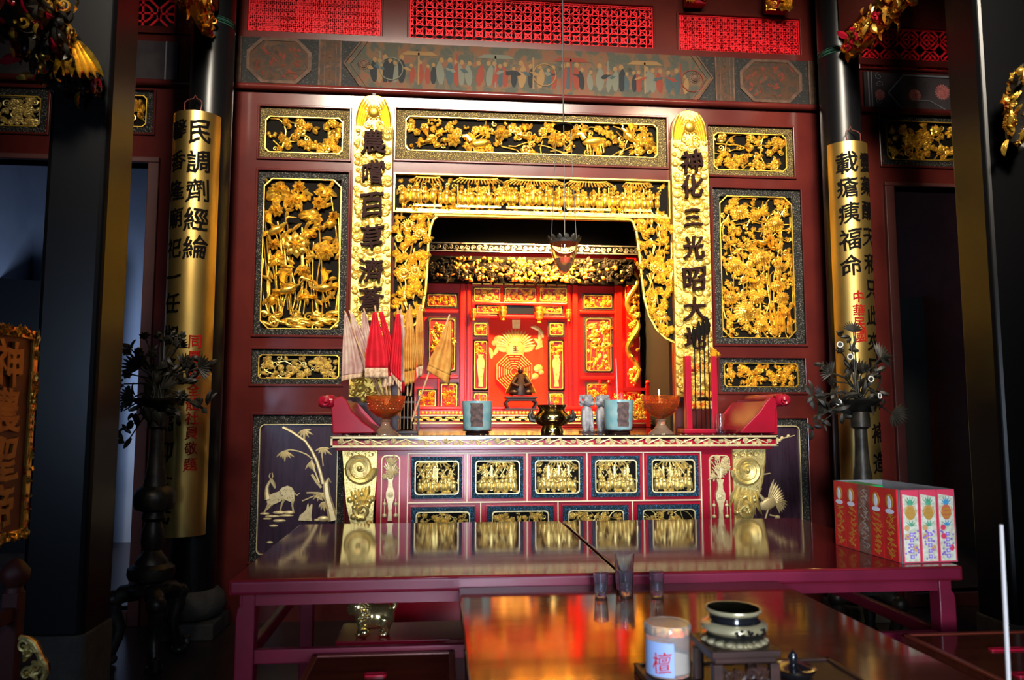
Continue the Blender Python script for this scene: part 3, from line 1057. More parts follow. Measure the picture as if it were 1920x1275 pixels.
# long top panel: birds, deer and peonies
rt = random.Random(21)
k = MB()
i = RI['tc']
fill_foliage(k, i[0] + .01, i[1] - .01, i[2] + .008, i[3] - .008, YC, 0.024, rt, 0.058, 0.85)
for x, y, L, f, a, wg in ((1180, 255, .17, -1, -0.5, 1.2), (985, 255, .13, -1, 0.1, 1.6), (805, 262, .12, 1, 0.2, 1.8)):
    a_, b_ = px(x, y)
    k.crane(a_, b_, YC - .012, L, .03, f, a, wg, 0.5, False)
for x, y in ((1113, 264), (900, 268)):
    a_, b_ = px(x, y)
    k.dome(a_, b_, YC - .01, .085, .035, .034, 0.15, 12, 3)
    k.tube([(a_ - .07, YC - .03, b_ + .01), (a_ - .10, YC - .035, b_ + .05), (a_ - .13, YC - .035, b_ + .045)], [.022, .017, .012], 6)
    for o in (-.05, -.03, .05, .07):
        k.tube([(a_ + o, YC - .02, b_ - .02), (a_ + o + .01, YC - .02, b_ - .085)], .007, 5)
for x, y in ((850, 262), (940, 250), (1040, 262), (1075, 248), (1215, 268)):
    a_, b_ = px(x, y)
    k.flower(a_, b_, YC - .014, .06, 7, .028, rt, 3)
carved('tc', 'long gilt carved panel of birds deer and peonies across the top centre', k, border='border_gold')
# tall left: cranes among lotus
rl = random.Random(31)
k = MB()
i = RI['ml']
def q5(u, v):
    return px(440 + u / 2.771, 300 + v / 2.771)
for n_ in range(26):
    u = rl.uniform(160, 530)
    a_, b_ = q5(u, 800)
    c_, d_ = q5(u + rl.uniform(-35, 35), rl.uniform(180, 560))
    f_ = rl.uniform(-.04, .04)
    k.tube([(a_, YC - .004, b_), (a_ * .8 + c_ * .2 + f_ * .8, YC - .008, b_ * .75 + d_ * .25), ((a_ + c_) / 2 + f_, YC - rl.uniform(.008, .02), (b_ + d_) / 2), (a_ * .2 + c_ * .8 + f_ * .5, YC - .016, b_ * .2 + d_ * .8), (c_, YC - .016, d_)], .0055, 6)
for u, v, R, sq, a in ((225, 165, .085, .8, .3), (395, 290, .085, .6, -.3), (470, 160, .075, .6, -.4), (215, 515, .075, .6, .8), (470, 470, .08, .8, 0),
                       (380, 385, .06, .7, .2), (500, 320, .06, .6, .9), (375, 710, .07, .35, 0), (200, 715, .06, .6, 1), (330, 195, .06, .6, .1)):
    a_, b_ = q5(u, v)
    k.lotusleaf(a_, b_, YC - .012, R, .032, rl, sq, a)
for u, v, R in ((240, 150, .055), (320, 440, .10), (335, 140, .05), (440, 225, .055), (220, 265, .05), (480, 480, .06), (515, 290, .04), (205, 440, .045), (360, 580, .05), (300, 220, .05)):
    a_, b_ = q5(u, v)
    k.flower(a_, b_, YC - .022, R, 8, .03, rl, 3)
for n_ in range(110):
    a_, b_ = q5(rl.uniform(165, 535), rl.uniform(115, 740))
    k.leaf(a_, b_, YC - rl.uniform(.004, .02), rl.uniform(.05, .10), .014, rl.uniform(0, 6), .01, bend=rl.uniform(-1, 1), rise=.012)
for u, v, L, f, a, wg, nk in ((215, 365, .19, 1, .25, 1.9, .6), (275, 675, .19, 1, .05, 1.9, .75), (465, 665, .19, -1, .35, 2.1, .9)):
    a_, b_ = q5(u, v)
    k.crane(a_, b_, YC - .03, L, .035, f, a, wg, nk)
for n_ in range(40):
    u = 150 + 380 * rl.random()
    v = rl.uniform(790, 872)
    a_, b_ = q5(u, v)
    if n_ % 3 == 0:
        k.spiral(a_, b_, YC - .02, rl.uniform(.018, .035), .008, 1.4, rl.uniform(0, 6), rl.choice((-1, 1)), 12)
    else:
        k.dome(a_, b_, YC - .004, rl.uniform(.04, .08), rl.uniform(.012, .022), .024, rl.uniform(-.4, .4), 10, 2)
carved('ml', 'tall gilt carved panel of cranes wading among lotus, left of the niche', k)
# tall right: chrysanthemums and birds
rr_ = random.Random(41)
k = MB()
i = RI['mr']
def q7(u, v):
    return px(1180 + u / 2.771, 300 + v / 2.771)
fill_foliage(k, i[0] + .01, i[1] - .01, i[2] + .01, i[3] - .01, YC, .022, rr_, 0.048, 1.0)
for n_ in range(9):
    u = rr_.uniform(510, 820)
    a_, b_ = q7(u, 880)
    c_, d_ = q7(u + rr_.uniform(-60, 60), rr_.uniform(280, 600))
    f_ = rr_.uniform(-.06, .06)
    k.tube([(a_, YC - .008, b_), (a_ * .75 + c_ * .25 + f_ * .8, YC - .012, b_ * .75 + d_ * .25), ((a_ + c_) / 2 + f_, YC - .014, (b_ + d_) / 2), (a_ * .2 + c_ * .8 + f_ * .3, YC - .014, b_ * .2 + d_ * .8), (c_, YC - .012, d_)], .005, 6)
for u, v, R, sq in ((575, 270, .075, .7), (762, 332, .07, .85), (690, 508, .075, .8), (558, 548, .075, .6), (603, 788, .085, .9), (535, 715, .055, .9), (775, 655, .06, .75),
                    (790, 555, .05, .8), (670, 715, .05, .9), (800, 712, .05, .8), (690, 860, .06, .8), (540, 360, .04, .8), (655, 290, .045, .8)):
    a_, b_ = q7(u, v)
    k.mum(a_, b_, YC - .016, R, .032, rr_, sq)
for u, v, L, f, a in ((690, 430, .11, -1, .05), (665, 625, .12, 1, .75), (745, 460, .09, 1, -.6)):
    a_, b_ = q7(u, v)
    k.crane(a_, b_, YC - .03, L, .03, f, a, 2.7, .25, False)
for n_ in range(9):
    a_, b_ = q7(750 + 12 * n_, 840 + 10 * math.sin(n_))
    k.leaf(a_, b_ - .09, YC - .02, .2, .012, PI / 2 + rr_.uniform(-.15, .15), .02)
carved('mr', 'tall gilt carved panel of chrysanthemums and small birds, right of the niche', k)

# dark lower panels with cream inlay figures
def q1(u, v, Y=YW):
    return px(440 + u / 4.174, 740 + v / 4.174, Y)


def q3(u, v, Y=YW):
    return px(1280 + u / 4.25, 700 + v / 4.25, Y)


def lower_panel(key, label):
    r, i = RO[key], RI[key]
    root = thing('inlaid_picture', label, 'inlay', ((r[0] + r[1]) / 2, YW + .02, r[2]))
    m = MB()
    slab_holes(m, *r, YP, YP + .02, [i])
    m.build('border', M['border'], root)
    m = MB()
    m.box(i[0], i[1], YP + .014, YP + .018, i[2], i[3])
    m.build('ground', M['panel_purple'], root, smooth=0)
    m = MB()
    m.ring(chamfer(*i, .035, 0), chamfer(i[0] + .006, i[1] - .006, i[2] + .006, i[3] - .006, .033, 0), YP - .003, YP + .014)
    m.build('gilt_line', M['cream'], root)
    return root


YI = YP + .014
root = lower_panel('bl', 'dark plum panel inlaid with spotted deer and bamboo, left of the altar')
m = MB()
def P1(lst):
    return [q1(u, v) for u, v in lst]
def tub(mb, qf, lst, r):
    mb.tube([(qf(u, v)[0], YI - .004, qf(u, v)[1]) for u, v in lst], r, 6)
m.prism(P1([(245, 800), (262, 790), (300, 772), (340, 760), (368, 728), (410, 714), (445, 728), (464, 762), (466, 800), (468, 832), (440, 842), (385, 822), (330, 850), (280, 868), (252, 856)]), YI - .012, YI)
tub(m, q1, [(258, 820), (248, 770), (250, 725), (266, 690), (282, 672)], [.022, .016, .012, .010, .010])
tub(m, q1, [(278, 668), (300, 700), (312, 735)], [.014, .013, .007])
tub(m, q1, [(278, 665), (266, 640), (275, 615)], .004)
tub(m, q1, [(286, 662), (296, 640), (290, 612)], .004)
for leg in ([(270, 850), (248, 885), (226, 930)], [(285, 858), (262, 890), (240, 905)], [(385, 815), (365, 860), (352, 912)], [(452, 820), (448, 870), (458, 925)]):
    tub(m, q1, leg, [.013, .007, .006])
tub(m, q1, [(464, 775), (485, 790), (505, 772)], [.006, .005, .003])
m.build('spotted_deer', M['cream'], root)
m2 = MB()
rs = random.Random(2)
for n_ in range(44):
    u, v = rs.uniform(280, 455), rs.uniform(735, 835)
    if v < 770 and u < 350:
        continue
    if v > 850 - (u - 280) * .15:
        continue
    a_, b_ = q1(u, v)
    m2.dome(a_, b_, YI - .0115, .0035, .0035, .0015, 0, 6, 1)
m2.build('spots', M['frieze_brown'], root)
for u, v, rx, rz in ((230, 935, .032, .010), (345, 925, .045, .012), (420, 925, .04, .013), (290, 955, .05, .010), (345, 990, .045, .011), (250, 975, .03, .008), (400, 950, .05, .01),
                     (300, 1030, .03, .01), (690, 975, .04, .02), (270, 1160, .022, .010), (640, 985, .02, .01)):
    a_, b_ = q1(u, v)
    m = MB()
    m.dome(a_, b_, YI, rx, rz, .012, 0, 12, 2)
    m.build('rock', M['cream'], root)
m = MB()
m.prism(P1([(497, 985), (508, 945), (543, 918), (560, 895), (566, 862), (574, 850), (580, 885), (597, 858), (607, 862), (604, 900), (598, 945), (604, 990)]), YI - .012, YI)
m.build('small_goat', M['cream'], root)
m = MB()
tub(m, q1, [(690, 700), (668, 610), (640, 520), (600, 440), (550, 365), (492, 325), (440, 290), (372, 256)], [.013, .012, .011, .010, .009, .009, .010, .011])
tub(m, q1, [(605, 505), (560, 470), (500, 445), (430, 432), (380, 445)], .005)
tub(m, q1, [(660, 690), (625, 600), (598, 510)], .006)
tub(m, q1, [(675, 730), (640, 690), (600, 625)], .010)
tub(m, q1, [(690, 560), (684, 500), (682, 440)], .004)
tub(m, q1, [(770, 985), (745, 880), (722, 800), (712, 700), (735, 660), (750, 690)], [.034, .028, .024, .020, .012, .006])
tub(m, q1, [(690, 800), (650, 770), (560, 770)], .006)
tub(m, q1, [(690, 830), (620, 795), (525, 835)], .005)
for u, v, n_, a0, sp in ((390, 440, 7, -2.6, .32), (540, 275, 6, -2.6, .5), (690, 415, 6, -2.8, .5), (600, 520, 5, -2.3, .28), (670, 770, 6, -3.0, .5), (690, 840, 5, -2.3, .4)):
    for w_ in range(n_):
        a_, b_ = q1(u, v)
        m.leaf(a_, b_, YI - .003, rs.uniform(.05, .085), .008, a0 + w_ * sp, .006, bend=.2)
m.build('bamboo', M['cream'], root)

root = lower_panel('br', 'dark plum panel inlaid with a flying crane, right of the altar')
m = MB()
a_, b_ = q3(690, 1040)
m.dome(a_, b_, YI, .075, .045, .018, .4, 12, 3)
for w_ in range(9):
    u, v = q3(690 + w_ * 6, 1000 + w_ * 5)
    m.leaf(u, v, YI - .006, .15 - .008 * w_, .012, 1.25 - .12 * w_, .006)
for w_ in range(6):
    u, v = q3(740, 1020)
    m.leaf(u, v, YI - .005, .10, .012, 0.2 - .22 * w_, .006, bend=-.6)
tub(m, q3, [(650, 1010), (610, 960), (630, 920), (600, 880)], [.018, .012, .010, .006])
tub(m, q3, [(690, 1080), (665, 1165)], .006)
tub(m, q3, [(700, 1130), (770, 1150)], .006)
m.dome(*q3(765, 1150), YI, .022, .016, .01)
m.build('crane', M['cream'], root)
m = MB()
tub(m, q3, [(660, 605), (730, 560), (800, 520), (900, 495)], [.009, .008, .006, .003])
for u, v in ((760, 525), (800, 515), (850, 500), (690, 590), (735, 555), (780, 535)):
    m.dome(*q3(u, v), YI - .003, .014, .012, .008)
m.build('branch', M['cream'], root)
m = MB()
tub(m, q3, [(600, 815), (650, 808), (705, 798)], .005)
m.build('branch', M['cream'], root)

# ------------------------------------------------------------------ carved arch round the niche
YA2 = YW - 0.05
root = thing('carved_arch', 'gilt carved arch with pierced drops framing the shrine niche', 'carving', (wx(1000, 400, YW), YA2, NICHE[2]))
tb = rect(738, 331, 1256, 404, YA2)
tbo = (tb[0], tb[1], tb[2], tb[3])
m = MB()
m.box(tb[0], tb[1], YA2 + .03, YA2 + .05, tb[2] - .02, tb[3])
dl = [(738, 400), (822, 402), (812, 412), (806, 430), (803, 460), (801, 500), (798, 545), (792, 580), (780, 606), (760, 622), (738, 632)]
dr = [(1258, 404), (1178, 406), (1188, 416), (1194, 434), (1199, 470), (1204, 520), (1209, 560), (1218, 592), (1232, 618), (1248, 633), (1266, 642)]
def pa(lst, Y=YA2):
    return [px(x, y, Y) for x, y in lst]
m.prism(pa(dl), YA2 + .036, YA2 + .05)
m.prism(pa(dr), YA2 + .036, YA2 + .05)
m.build('backing', M['backing'], root, smooth=0)
m = MB()
for lst in (dl, dr):
    P = pa(lst)
    m.tube([(a, YA2 + .014, b) for a, b in P[1:]], .011, 6)
m.ring([(tb[0], tb[2]), (tb[1], tb[2]), (tb[1], tb[3]), (tb[0], tb[3])], [(tb[0] + .010, tb[2] + .010), (tb[1] - .010, tb[2] + .010), (tb[1] - .010, tb[3] - .010), (tb[0] + .010, tb[3] - .010)], YA2 - .006, YA2 + .03)
xl, xr = px(815, 400, YA2)[0], px(1182, 404, YA2)[0]
m.tube([(xl, YA2 + .01, tb[2] - .012), (xr, YA2 + .01, tb[2] - .012)], .014, 8)
m.build('gilt_edge', M['gold_flat'], root)
ra = random.Random(51)
k = MB()
yb = YA2 + .026
H = tb[3] - tb[2]
# pavilions and little figures along the head of the arch
n_ = 0
x = tb[0] + .06
while x < tb[1] - .06:
    k.figure(x, tb[2] + H * .22 + ra.uniform(-.01, .02), yb - .008, H * ra.uniform(.42, .5), .03, ra)
    x += ra.uniform(.034, .055)
fr = 0.0
for cx_, w_ in ((.12, .10), (.30, .16), (.5, .20), (.70, .16), (.88, .10)):
    xc = tb[0] + (tb[1] - tb[0]) * cx_
    ww = (tb[1] - tb[0]) * w_ * .5
    zr = tb[2] + H * .76
    nt_ = max(8, int(ww / .011))
    for q in range(nt_ + 1):
        u = -1 + 2 * q / nt_
        fl = .012 * abs(u) ** 3
        k.tube([(xc + u * ww * 1.12, yb - .034, zr + fl), (xc + u * ww * .95, yb - .022, zr + .022 + fl), (xc + u * ww * .84, yb - .012, zr + .042)], .0058, 5)
    k.tube([(xc - ww * .86, yb - .012, zr + .05), (xc - ww * .5, yb - .014, zr + .043), (xc + ww * .5, yb - .014, zr + .043), (xc + ww * .86, yb - .012, zr + .05)], .007, 6)
    for q in (-1, -.5, .5, 1):
        k.tube([(xc + q * ww * .92, yb - .022, tb[2] + H * .2), (xc + q * ww * .92, yb - .022, zr)], .006, 6)
    k.box(xc - ww, xc + ww, yb - .024, yb, tb[2] + H * .2 - .01, tb[2] + H * .2 + .008)
k.box(tb[0] + .02, tb[1] - .02, yb - .02, yb, tb[2] + .012, tb[2] + .032)
fill_foliage(k, tb[0] + .03, tb[1] - .03, tb[2] + .02, tb[2] + H * .28, yb, .022, ra, .035, .8, False)
fill_foliage(k, tb[0] + .03, tb[1] - .03, tb[2] + H * .5, tb[3] - .02, yb + .008, .014, ra, .04, .5, False)
k.build('figure_band', M['gold'], root, recalc=False)


def inside(P, x, z):
    c = False
    n = len(P)
    for i in range(n):
        (x1, z1), (x2, z2) = P[i], P[(i + 1) % n]
        if (z1 > z) != (z2 > z) and x < (x2 - x1) * (z - z1) / (z2 - z1) + x1:
            c = not c
    return c


def drop(lst, rng, flowers, name):
    P = pa(lst)
    k = MB()
    xs = [p[0] for p in P]
    zs = [p[1] for p in P]
    for i in range(240):
        a_, b_ = rng.uniform(min(xs), max(xs)), rng.uniform(min(zs), max(zs))
        if not inside(P, a_, b_):
            continue
        if rng.random() < .5:
            k.leaf(a_, b_, yb - .004, .05, .012, rng.uniform(0, 6), .012, bend=rng.uniform(-1, 1), rise=.012, n=4)
        elif rng.random() < .6:
            k.flower(a_, b_, yb - .004, .034, 5, .022, rng, 2)
        else:
            k.tube([(a_, yb - .008, b_), (a_ + rng.uniform(-.02, .02), yb - .016, b_ + .06), (a_ + rng.uniform(-.03, .03), yb - .01, b_ + .12)], .006, 5)
    for x, y, r in flowers:
        a_, b_ = px(x, y, YA2)
        k.sunflower(a_, b_, yb - .016, r * YW / F, .03)
    k.build(name, M['gold'], root, recalc=False)


drop(dl, ra, ((766, 422, 13), (786, 438, 12), (757, 512, 13), (778, 508, 11), (748, 446, 8)), 'pierced_drop')
drop(dr, ra, ((1203, 418, 9), (1228, 500, 12), (1245, 430, 8), (1238, 505, 9), (1222, 560, 10), (1240, 590, 12)), 'pierced_drop')

# ------------------------------------------------------------------ gold plaques with the centre couplet
def plaque(label, xs_top, xs_bot, y_top, y_sh, y_bot, chars, ys, seed):
    Y = YW - .055
    xa = (wx(xs_top[0], y_sh, Y) + wx(xs_bot[0], 600, Y)) / 2
    xb = (wx(xs_top[1], y_sh, Y) + wx(xs_bot[1], 600, Y)) / 2
    xm = (xa + xb) / 2
    hw = (xb - xa) / 2
    zt, zs, zbm = wz(xs_top[0] + 35, y_top, Y), wz(xs_top[0] + 35, y_sh, Y), wz(xs_bot[0] + 35, y_bot, Y)
    root = thing('couplet_plaque', label, 'plaque', (xm, Y + .02, zbm))
    m = MB()
    h2 = zt - zs
    arch = [(xm + hw * .95 * math.cos(a) ** .8 if math.cos(a) > 0 else xm - hw * .95 * (-math.cos(a)) ** .8, zs + h2 * math.sin(a) ** .75) for a in [PI * i / 18 for i in range(1, 18)]]
    m.prism([(xa, zbm), (xb, zbm), (xb, zs)] + [(xm + hw * .95, zs)] + arch + [(xm - hw * .95, zs), (xa, zs)], Y, Y + .045)
    m.build('board', M['plaque_gold'], root, smooth=30, bevel=.004)
    rng = random.Random(seed)
    k = MB()
    z = zbm + .02
    while z < zs - .005:
        for c in range(5):
            x = xa + (c + .5 + rng.uniform(-.3, .3)) * hw * 2 / 5
            r = hw * rng.uniform(.13, .29)
            x = min(max(x, xa + r), xb - r)
            zz = z + rng.uniform(-.03, .03)
            k.dome(x, zz, Y, r, r * .9, .013, 0, 12, 2)
            k.spiral(x, zz, Y - .008, r * .72, r * .15, 1.5, rng.uniform(0, 6), rng.choice((-1, 1)), 12, .006)
            for q_ in range(2):
                if not xa + r * 1.7 < x + r * .8 < xb - r * 1.7:
                    continue
                k.leaf(x + r * .8, zz - r, Y - .003, r * 1.5, r * .22, rng.uniform(-.8, .8) + PI * rng.choice((0, 1)), .008, bend=rng.uniform(-1.4, 1.4), n=4)
        z += hw * .40
    k.build('cloud_relief', M['plaque_gold'], root, recalc=False)
    k = MB()
    zc = zs + h2 * .42
    for sg in (-1, 1):
        for w_ in range(5):
            k.leaf(xm + sg * hw * (.86 - .10 * w_), zs - .01, Y - .002, h2 * (1.0 - .07 * w_), hw * .09, PI / 2 + sg * (.02 + .03 * w_), .012, bend=sg * .45)
        k.spiral(xm + sg * hw * .3, zs + .0, Y - .004, hw * .22, .007, 1.4, 0, sg, 12)
    k.sunflower(xm, zc, Y - .004, hw * .42, .022)
    k.dome(xm, zc, Y - .01, hw * .3, hw * .3, .02, 0, 12, 3)
    k.build('bat_crest', M['gold_flat'], root, recalc=False)
    k = MB()
    k.box(xm - .012, xm + .012, Y + .005, Y + .05, zt - .005, zt + .014)
    k.build('hook', M['wire'], root)
    k = MB()
    xp = (xs_top[0] + xs_top[1]) / 2
    for ch, y in zip(chars, ys):
        t = (y - y_sh) / (600 - y_sh)
        xc = xp + t * ((xs_bot[0] + xs_bot[1]) / 2 - xp)
        k = MB()
        write_flat(k, ch, xm + .004, wz(xc, y, Y), Y - .022, .175 if ch not in '三一' else .14, .022, rng, .030)
        k.build('character', M['ink_brown'], root, smooth=0, recalc=False)
    # raised pads the letters are cut from
    return root


plaque('tall gold plaque with dark characters left of the niche, behind the flags', (664, 737), (656, 731), 178, 234, 745, '農嚐百草濟蒼生', (268, 325, 386, 446, 508, 562, 625), 61)
plaque('tall gold plaque with dark characters right of the niche, behind the weapon rack', (1257, 1326), (1267, 1337), 207, 261, 745, '神化三光昭大地', (305, 351, 409, 465, 524, 580, 634), 62)

# ================================================================== the altar table
YA = 4.72
YAB = 5.42
def ax(x, y, Y=YA):
    p = PY(x, y, Y)
    return p.x, p.z


AX0, AX1 = ax(621, 816)[0], ax(1456, 814)[0]
XC = (AX0 + AX1) / 2
root = thing('altar_table', 'long crimson altar table with gilt carved drawers and scrolled ends', 'altar table', (XC, (YA + YAB) / 2, 0))
altar = root
zt1 = ZALT
zt0 = wz(1000, 837, YA)
m = MB()
m.box(AX0, AX1, YA - .02, YAB, zt1 - .03, zt1)
m.build('top_slab', M['altar_top'], root, smooth=0, bevel=.004)
m = MB()
m.box(AX0 + .01, AX1 - .01, YA - .012, YA + .1, zt0, zt1 - .012)
m.box(AX0 + .03, AX1 - .03, YA + .0, YAB - .02, zt0 - .022, zt0)
m.build('apron', M['crimson'], root, smooth=0, bevel=.004)
m = MB()
for z in (zt0 + .004, zt1 - .012):
    m.box(AX0, AX1, YA - .024, YA - .010, z - .006, z + .006)
for x in (AX0 + .006, AX1 - .006):
    m.box(x - .006, x + .006, YA - .024, YA - .01, zt0, zt1 - .01)
ra = random.Random(71)
x = AX0 + .03
i = 0
zc = (zt0 + zt1) / 2
hh = (zt1 - zt0) / 2 - .012
k = MB()
while x < AX1 - .05:
    t = i % 6
    if t == 0:
        k.flower(x + .03, zc, YA - .012, hh * .95, 6, .012, ra, 2)
    elif t == 3:
        k.sunflower(x + .03, zc, YA - .012, hh * .75, .012)
    else:
        sg = 1 if i % 2 else -1
        k.tube([(x - .02, YA - .016, zc - sg * hh * .8), (x + .02, YA - .018, zc), (x + .07, YA - .016, zc + sg * hh * .8)], .004, 5)
        for q in range(3):
            k.leaf(x + .015 * q, zc + sg * hh * (.3 * q - .3), YA - .012, .04, .009, sg * (.8 + .5 * q), .008, bend=sg * .8, n=4)
            k.leaf(x + .02 + .015 * q, zc - sg * hh * .3, YA - .012, .035, .008, -sg * (.8 + .5 * q), .008, bend=-sg * .8, n=4)
    x += .052
    i += 1
bd = m.build('gilt_band', M['cream'], root, smooth=0)
k.build('vine_carving', M['cream'], bd, recalc=False)
# body
bx0, bx1 = ax(704, 900)[0], ax(1381, 900)[0]
m = MB()
dr1 = [(767, 852, 871, 937), (881, 852, 985.5, 938), (993, 852, 1098, 938), (1107, 852, 1205, 937), (1213, 851, 1315, 936)]
dr2 = [(766, 946, 894, 1040), (909, 946, 1043, 1040), (1053, 945, 1184, 1040), (1194, 944, 1318, 1040)]
D1 = [rect(*q, YA) for q in dr1]
D2 = [rect(*q, YA) for q in dr2]
z1a, z1b = sum(q[2] for q in D1) / 5, sum(q[3] for q in D1) / 5
z2a, z2b = sum(q[2] for q in D2) / 4, sum(q[3] for q in D2) / 4
D1 = [(q[0], q[1], z1a, z1b) for q in D1]
D2 = [(q[0], q[1], z2a, z2b) for q in D2]
m.box(bx0, bx1, YA + .045, YAB - .03, .10, zt0 - .02)
m.build('carcass', M['crimson'], root, smooth=0, bevel=.004)
m = MB()
m.box(bx0, bx1, YA + .06, YAB - .05, 0, .10)
m.build('plinth', M['crimson'], root, smooth=0)
# pale beading between the drawers
m = MB()
gx0, gx1 = ax(764, 900)[0], ax(1318, 900)[0]
bw = .0075
def bead(x0, x1, z0, z1):
    m.box(x0, x1, YA + .028, YA + .048, z0, z1)
zmid = (z1a + z2b) / 2
bead(gx0, gx1, z1b + .004, z1b + .004 + bw)
bead(gx0, gx1, zmid - bw / 2, zmid + bw / 2)
for a, b in zip(D1, D1[1:]):
    xx = (a[1] + b[0]) / 2
    bead(xx - bw / 2, xx + bw / 2, zmid, z1b + .004)
for a, b in zip(D2, D2[1:]):
    xx = (a[1] + b[0]) / 2
    bead(xx - bw / 2, xx + bw / 2, z2a - .02, zmid)
for xx in (gx0, gx1):
    bead(xx - bw / 2, xx + bw / 2, z2a - .02, z1b + .004 + bw)
m.build('beading', M['bead'], root, smooth=0, bevel=.002)


def scene_carve(x0, x1, z0, z1, y, rng, hero):
    k = MB()
    H = z1 - z0
    if hero:
        n = int((x1 - x0) / .028)
        for i in range(n):
            k.figure(x0 + .02 + (x1 - x0 - .04) * (i + .5) / n, z0 + H * rng.uniform(.06, .16), y - .006, H * rng.uniform(.38, .52), .022, rng)
        for i in range(n):
            if rng.random() < .75:
                k.figure(x0 + .02 + (x1 - x0 - .04) * rng.random(), z0 + H * .42, y, H * rng.uniform(.3, .4), .014, rng)
        for i in range(rng.choice((2, 3))):
            xx = rng.uniform(x0 + .05, x1 - .05)
            k.box(xx - .006, xx + .006, y - .018, y, z0 + H * .1, z0 + H * .85)
        xx = rng.uniform(x0 + .1, x1 - .1)
        w_ = rng.uniform(.07, .10)
        for q in range(9):
            u = -1 + q / 4
            k.tube([(xx + u * w_ * 1.1, y - .022, z0 + H * .80 + .006 * abs(u) ** 3), (xx + u * w_ * .85, y - .008, z0 + H * .92)], .005, 5)
        k.tube([(xx - w_ * .9, y - .010, z0 + H * .935), (xx + w_ * .9, y - .010, z0 + H * .935)], .005, 5)
        for q in range(4):
            a = xx - w_ + q * w_ * .5
            k.tube([(a, y - .012, z0 + H * .5), (a + w_ * .4, y - .012, z0 + H * .76)], .004, 4)
            k.tube([(a + w_ * .4, y - .012, z0 + H * .5), (a, y - .012, z0 + H * .76)], .004, 4)
        fill_foliage(k, x0 + .01, x1 - .01, z0 + H * .62, z1 - .01, y + .004, .016, rng, .028, .55, True)
        fill_foliage(k, x0 + .01, x1 - .01, z0 + .005, z0 + H * .14, y, .014, rng, .026, 1, False)
    else:
        fill_foliage(k, x0 + .01, x1 - .01, z0 + .01, z1 - .01, y, .022, rng, .034, 1.3, True)
    return k


for j, (rs_, hero) in enumerate(((D1, True), (D2, False))):
    for q in rs_:
        e = .012
        d_ = (q[0] + e, q[1] - e, q[2] + e, q[3] - e)
        y = YA + .016
        mm = MB()
        mm.box(q[0] + .004, q[1] - .004, y + .022, YA + .06, q[2] + .004, q[3] - .004)
        front = mm.build('drawer', M['crimson'], root, smooth=0, bevel=.003)
        wi, hi = (q[1] - q[0]) * .10, (q[3] - q[2]) * .13
        inn = (q[0] + wi, q[1] - wi, q[2] + hi, q[3] - hi)
        panel_parts(front, d_, inn, y, 'border_blue', scene_carve(inn[0], inn[1], inn[2], inn[3], y + .020, ra, hero), 'gold_pale', bw=.006, style=0, edge_m='cream', depth=.022)
# stiles with carved vases of flowers
for xa, xb in ((713, 749), (1335, 1374)):
    r = rect(xa, 854, xb, 1010, YA)
    mm = MB()
    y = YA + .040
    mm.ring(chamfer(*r, .03, 0), chamfer(r[0] + .006, r[1] - .006, r[2] + .006, r[3] - .006, .027, 0), y - .006, YA + .048)
    fr = mm.build('vase_relief', M['cream'], root)
    k = MB()
    xm = (r[0] + r[1]) / 2
    W = (r[1] - r[0]) / 2 - .012
    zv = r[2] + .10
    for rr, z in ((.30, 0), (.22, .05), (.34, .11), (.50, .15), (.34, .19), (.26, .23), (.5, .27)):
        pass
    prof = [(.30, 0), (.22, .06), (.30, .10), (.55, .14), (.55, .17), (.32, .20), (.28, .235), (.45, .26)]
    pts = [(xm - W * a, zv + b) for a, b in prof] + [(xm + W * a, zv + b) for a, b in reversed(prof)]
    k.prism(pts, y - .012, y + .008)
    k.sunflower(xm, zv + .155, y - .012, W * .4, .008)
    zf = zv + .26
    for n_ in range(9):
        a = PI / 2 + (n_ - 4) * .18
        L = (r[3] - zf) * (.95 - .07 * abs(n_ - 4))
        ex, ez = xm + math.cos(a) * L * .7, zf + math.sin(a) * L
        ex = max(r[0] + .015, min(r[1] - .015, ex))
        k.tube([(xm, y - .006, zf), ((xm + ex) / 2, y - .008, (zf + ez) / 2 + .01), (ex, y - .006, ez)], .004, 5)
    for n_ in range(26):
        u, v = ra.uniform(r[0] + .014, r[1] - .014), ra.uniform(zf, r[3] - .012)
        if n_ % 3 == 0:
            k.flower(u, v, y - .004, .022, 6, .012, ra, 2)
        else:
            k.leaf(u, v, y - .004, .03, .007, ra.uniform(0, 6), .008, n=4)
    for s_ in (-1, 1):
        k.tube([(xm + s_ * W * .75, y - .004, zv + .13), (xm + s_ * W * .75, y - .004, zv + .02)], .003, 5)
        k.dome(xm + s_ * W * .75, zv + .03, y, .014, .014, .010)
        k.dome(xm + s_ * W * .75, zv + .10, y, .012, .012, .010)
    k.build('carving', M['cream'], fr, recalc=False)
